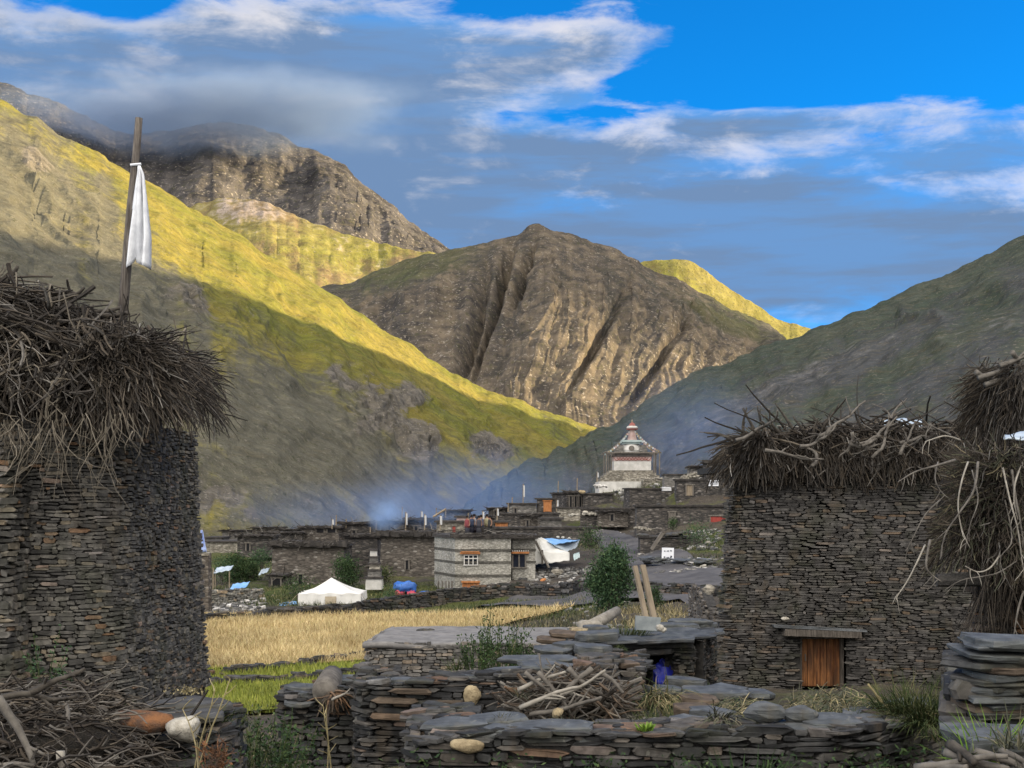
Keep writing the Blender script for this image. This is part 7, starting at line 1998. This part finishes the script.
def debris():
    """loose stones and litter that lie about the village slopes: the larger ones as things, the small grit as stuff"""
    rng = random.Random(404)
    mb = MB()
    for (px, py, sx, sy, Y0, Y1, n, s) in ((560, 0, 42, 0, 95, 104, 420, .26), (500, 0, 36, 0, 97, 100, 60, .22), (580, 0, 32, 0, 128, 140, 220, .35), (525, 0, 36, 0, 130, 142, 260, .3), (690, 0, 32, 0, 96, 104, 220, .26), (650, 0, 40, 0, 98, 112, 120, .22), (235, 0, 30, 0, 88, 98, 260, .24), (640, 0, 50, 0, 142, 160, 320, .35), (700, 0, 36, 0, 108, 124, 200, .28), (440, 0, 60, 0, 140, 160, 160, .3), (600, 0, 50, 0, 60, 84, 130, .18), (560, 0, 60, 0, 21, 34, 260, .12), (640, 0, 50, 0, 16, 26, 160, .10), (300, 0, 60, 0, 100, 112, 60, .2)):
        for _ in range(n):
            Y = rng.uniform(Y0, Y1); p = px + rng.gauss(0, sx * .55); x = X(p, Y); k = s * rng.uniform(.4, 1.5)
            mb.slab((x, Y, gz(x, Y) + k * .15), (k * 1.4, k, k * .5), rng.uniform(0, 3), (rng.uniform(-.3, .3), rng.uniform(-.3, .3)), 6, rng, 0)
    m = m_island('loose_stone', [(0, (.05, .05, .05)), (.5, (.12, .115, .105)), (.8, (.22, .21, .19)), (.93, (.38, .36, .33)), (1, (.55, .53, .50))], nscale=3, bmp=.3)
    tag(mb.build('rubble', m), kind='stuff')
    big = [(558, 572, 99, .9, 'far_pale', 'pale yellowish boulder in the rubble below the sloping tent'), (590, 513, 140, 1.6, 'white_rock', 'bright white rock heap above the bend of the track'), (573, 515, 140, 1.1, 'white_rock', 'flat white rock left of the white rock heap'), (600, 486, 160, 1.5, 'whitewash', 'low whitewashed block below the stupa plinth'), (582, 492, 96, .5, 'yellow_rock', 'round tan boulder on the bank above the green strip'), (676, 455, 152, 1.2, None, ''), (695, 475, 148, 1.6, 'far_pale', 'long pale stone on the wall right of the stupa'), (688, 477, 146, 1.4, 'far_pale', 'second long pale stone on the wall right of the stupa'), (640, 528, 122, 1.1, 'far_pale', 'pale block of masonry by the track bend'), (543, 580, 97, .5, 'wood_orange', 'orange bundle in the rubble below the sloping tent'), (648, 529, 118, 1.0, 'far_pale', 'squat pale square stone near the track bend'), (704, 566, 98, .5, 'white_rock', 'whitish stone on the bank right of the notice board'), (700, 570, 97, .4, 'white_rock', 'small whitish stone below the whitish one by the board'), (588, 589, 93, .4, 'white_rock', 'white stone on the track bank beside the willow'), (708, 542, 108, .4, 'white_rock', 'white stone in the green slope below the red shutter')]
    for i, (px, py, Y, s, m, lab) in enumerate(big):
        if not m: continue
        mb = MB(); [mb.rock((0, 0, 0), (s, s * .7, s * .5), random.Random(i), rough=.3)] if s < 1 else [mb.rock((random.Random(i + k).uniform(-.5, .5) * s, random.Random(i * 7 + k).uniform(-.3, .3), random.Random(i * 3 + k).uniform(-.14, .12) * s * (1 - k / 30)), (s * .28, s * .22, s * .18), random.Random(k), rough=.3) for k in range(22)]; o = mb.build('rock', M[m], None); o.location = W(px, py, Y); tag(o, lab, 'rock')
    # washing and cloth on the terrace
    mb = MB(); mb.box((0, 0, 0), (.9, .3, .35), .2, .1); o = mb.build('cloth', M['flag_white'], None); o.location = W(666, 489, 138); tag(o, 'white and red cloth bundle on the slope left of the pale wooden door', 'cloth')
    # slab roofed shelters by the track
    for i, (px, py, Y, sx, rz, lab) in enumerate(((664, 536, 110, 3.6, .1, 'dark sagging slab roof beside the track above the notice board'), (655, 561, 100, 1.8, -.1, 'grey heap of flat slabs left of the notice board'), (692, 563, 99, 2.6, .05, 'grey heap of flat slabs right of the notice board'))):
        mb = MB(); r2 = random.Random(i)
        for k in range(14): mb.slab((r2.uniform(-.5, .5) * sx, r2.uniform(-.5, .5), r2.uniform(-.15, .25)), (r2.uniform(.6, 1.2), .8, .1), r2.uniform(-.5, .5), (r2.uniform(-.2, .2), r2.uniform(-.2, .2)), 7, r2)
        o = mb.build('slab_heap', M['slab'] if i else M['slate_dark'], None); o.location = W(px, py, Y); o.rotation_euler.z = rz; tag(o, lab, 'stones')
    mb = MB(); mb.box((0, 0, 0), (.25, .18, 1.6), 0, .02); o = mb.build('plank', M['wood_grey'], None); o.location = W(657, 541, 109); o.rotation_euler = (0, R(35), .2); tag(o, 'grey board leaning against the sagging slab roof by the track', 'plank')
    # ruined corner of wall right of the planks
    mb = MB(); rng2 = random.Random(7)
    drystone(mb, [(X(690, 62), 62), (X(705, 58), 58), (X(722, 57), 57)], -6.2, lambda f: -4.1 + .4 * math.sin(f * 5), (.1, .18), (.25, .6), .08, 0, .5, rng2)
    tag(mb.build('stone_wall', [M['far_stone'], M['core']], None, loc=Vector((X(700, 58), 58, -6))), 'broken brown garden wall close behind the big slate house', 'wall')
    mb = MB(); mb.rock((0, 0, 0), (.55, .5, .4), rng2); o = mb.build('rock', M['far_pale'], None); o.location = W(709, 590, 56); tag(o, 'whitish boulder on the corner of the big slate house garden', 'rock')
debris()


# ================================================================== SMOKE
def smoke():
    def puff(c, size, dens, col, label, detail=3.0, scale=1.6, lo=.35, soft=1.0):
        m = bpy.data.materials.new('smoke_mat'); m.use_nodes = True; nt = m.node_tree; nt.nodes.clear()
        out = nt.nodes.new('ShaderNodeOutputMaterial'); v = nt.nodes.new('ShaderNodeVolumePrincipled')
        o = obj_vec(nt); x, y, z = sep(nt, o)
        r = (x * x + y * y + z * z).sqrt()
        f = (1.0 - r).sm(0.0, soft)
        n = noise(nt, o, scale, detail, .6)
        d = f * (n - lo).mx(0.0) * dens
        nt.links.new(d.k, v.inputs['Density']); v.inputs['Color'].default_value = col + (1,); v.inputs['Anisotropy'].default_value = .2
        nt.links.new(v.outputs[0], out.inputs['Volume'])
        mb = MB(); mb.rock((0, 0, 0), (2, 2, 2), random.Random(1), rough=0, nu=20, nv=12)
        for i in range(len(mb.v)): pass
        o = mb.build('smoke', m); o.location = c; o.scale = size
        tag(o, kind='stuff')
        return o
    puff(W(386, 516, 146), (2.6, 2.6, 2.3), 2.6, (.50, .70, 1.0), '', 3, 1.8, .32)
    puff(W(396, 500, 150), (4.5, 3, 3.2), .30, (.45, .66, 1.0), '', 3, 1.6, .30)
    puff(W(470, 497, 300), (34, 70, 14), .026, (.34, .55, 1.0), '', 3, 1.5, .22)
    puff(W(345, 512, 215), (26, 30, 6.5), .03, (.34, .55, 1.0), '', 3, 1.6, .22)
    puff(W(690, 432, 215), (16, 22, 12), .045, (.34, .55, 1.0), '', 3, 1.6, .25)
    # cloud bank lying on the high range
    m = bpy.data.materials.new('cloud_mat'); m.use_nodes = True; nt = m.node_tree; nt.nodes.clear()
    out = nt.nodes.new('ShaderNodeOutputMaterial'); v = nt.nodes.new('ShaderNodeVolumePrincipled')
    o = obj_vec(nt); x, y, z = sep(nt, o); r = (x * x + y * y + z * z).sqrt()
    n = noise(nt, scaled(nt, o, 1.3, .6, .5), 2.6, 6.0, .62)
    d = ((1.0 - r) * 1.2 + (n - .5) * 3.0).sm(.10, .9) * (1.0 - r).sm(0.0, .7) * .0075
    nt.links.new(d.k, v.inputs['Density']); v.inputs['Color'].default_value = (.26, .34, .48, 1); v.inputs['Anisotropy'].default_value = .0
    nt.links.new(v.outputs[0], out.inputs['Volume'])
    mb = MB(); mb.rock((0, 0, 0), (2, 2, 2), random.Random(1), rough=0, nu=24, nv=14)
    o = mb.build('cloud', m); o.location = W(205, 112, 4600); o.scale = (1000, 330, 185); tag(o, kind='stuff')
    # unseen cloud added off frame, across the sun's path, to shade the peak
    m = bpy.data.materials.new('shadow_cloud_mat'); m.use_nodes = True; nt = m.node_tree; nt.nodes.clear()
    out = nt.nodes.new('ShaderNodeOutputMaterial'); v = nt.nodes.new('ShaderNodeVolumePrincipled')
    o = obj_vec(nt); x, y, z = sep(nt, o); r = (x * x + y * y + z * z).sqrt()
    n = noise(nt, o, 2.4, 5.0, .6)
    d = ((1.0 - r) * 1.2 + (n - .5) * 2.6).sm(.10, .6) * .0042
    nt.links.new(d.k, v.inputs['Density']); v.inputs['Color'].default_value = (.85, .87, .9, 1)
    nt.links.new(v.outputs[0], out.inputs['Volume'])
    mb = MB(); mb.rock((0, 0, 0), (2, 2, 2), random.Random(1), rough=0, nu=24, nv=14)
    o = mb.build('cloud', m); o.location = (2500, 2080, 800); o.scale = (480, 400, 270); tag(o, kind='stuff')
    puff(W(445, 519, 146), (5.5, 3, 1.8), .4, (.42, .64, 1.0), '', 3, 1.8, .30)
smoke()
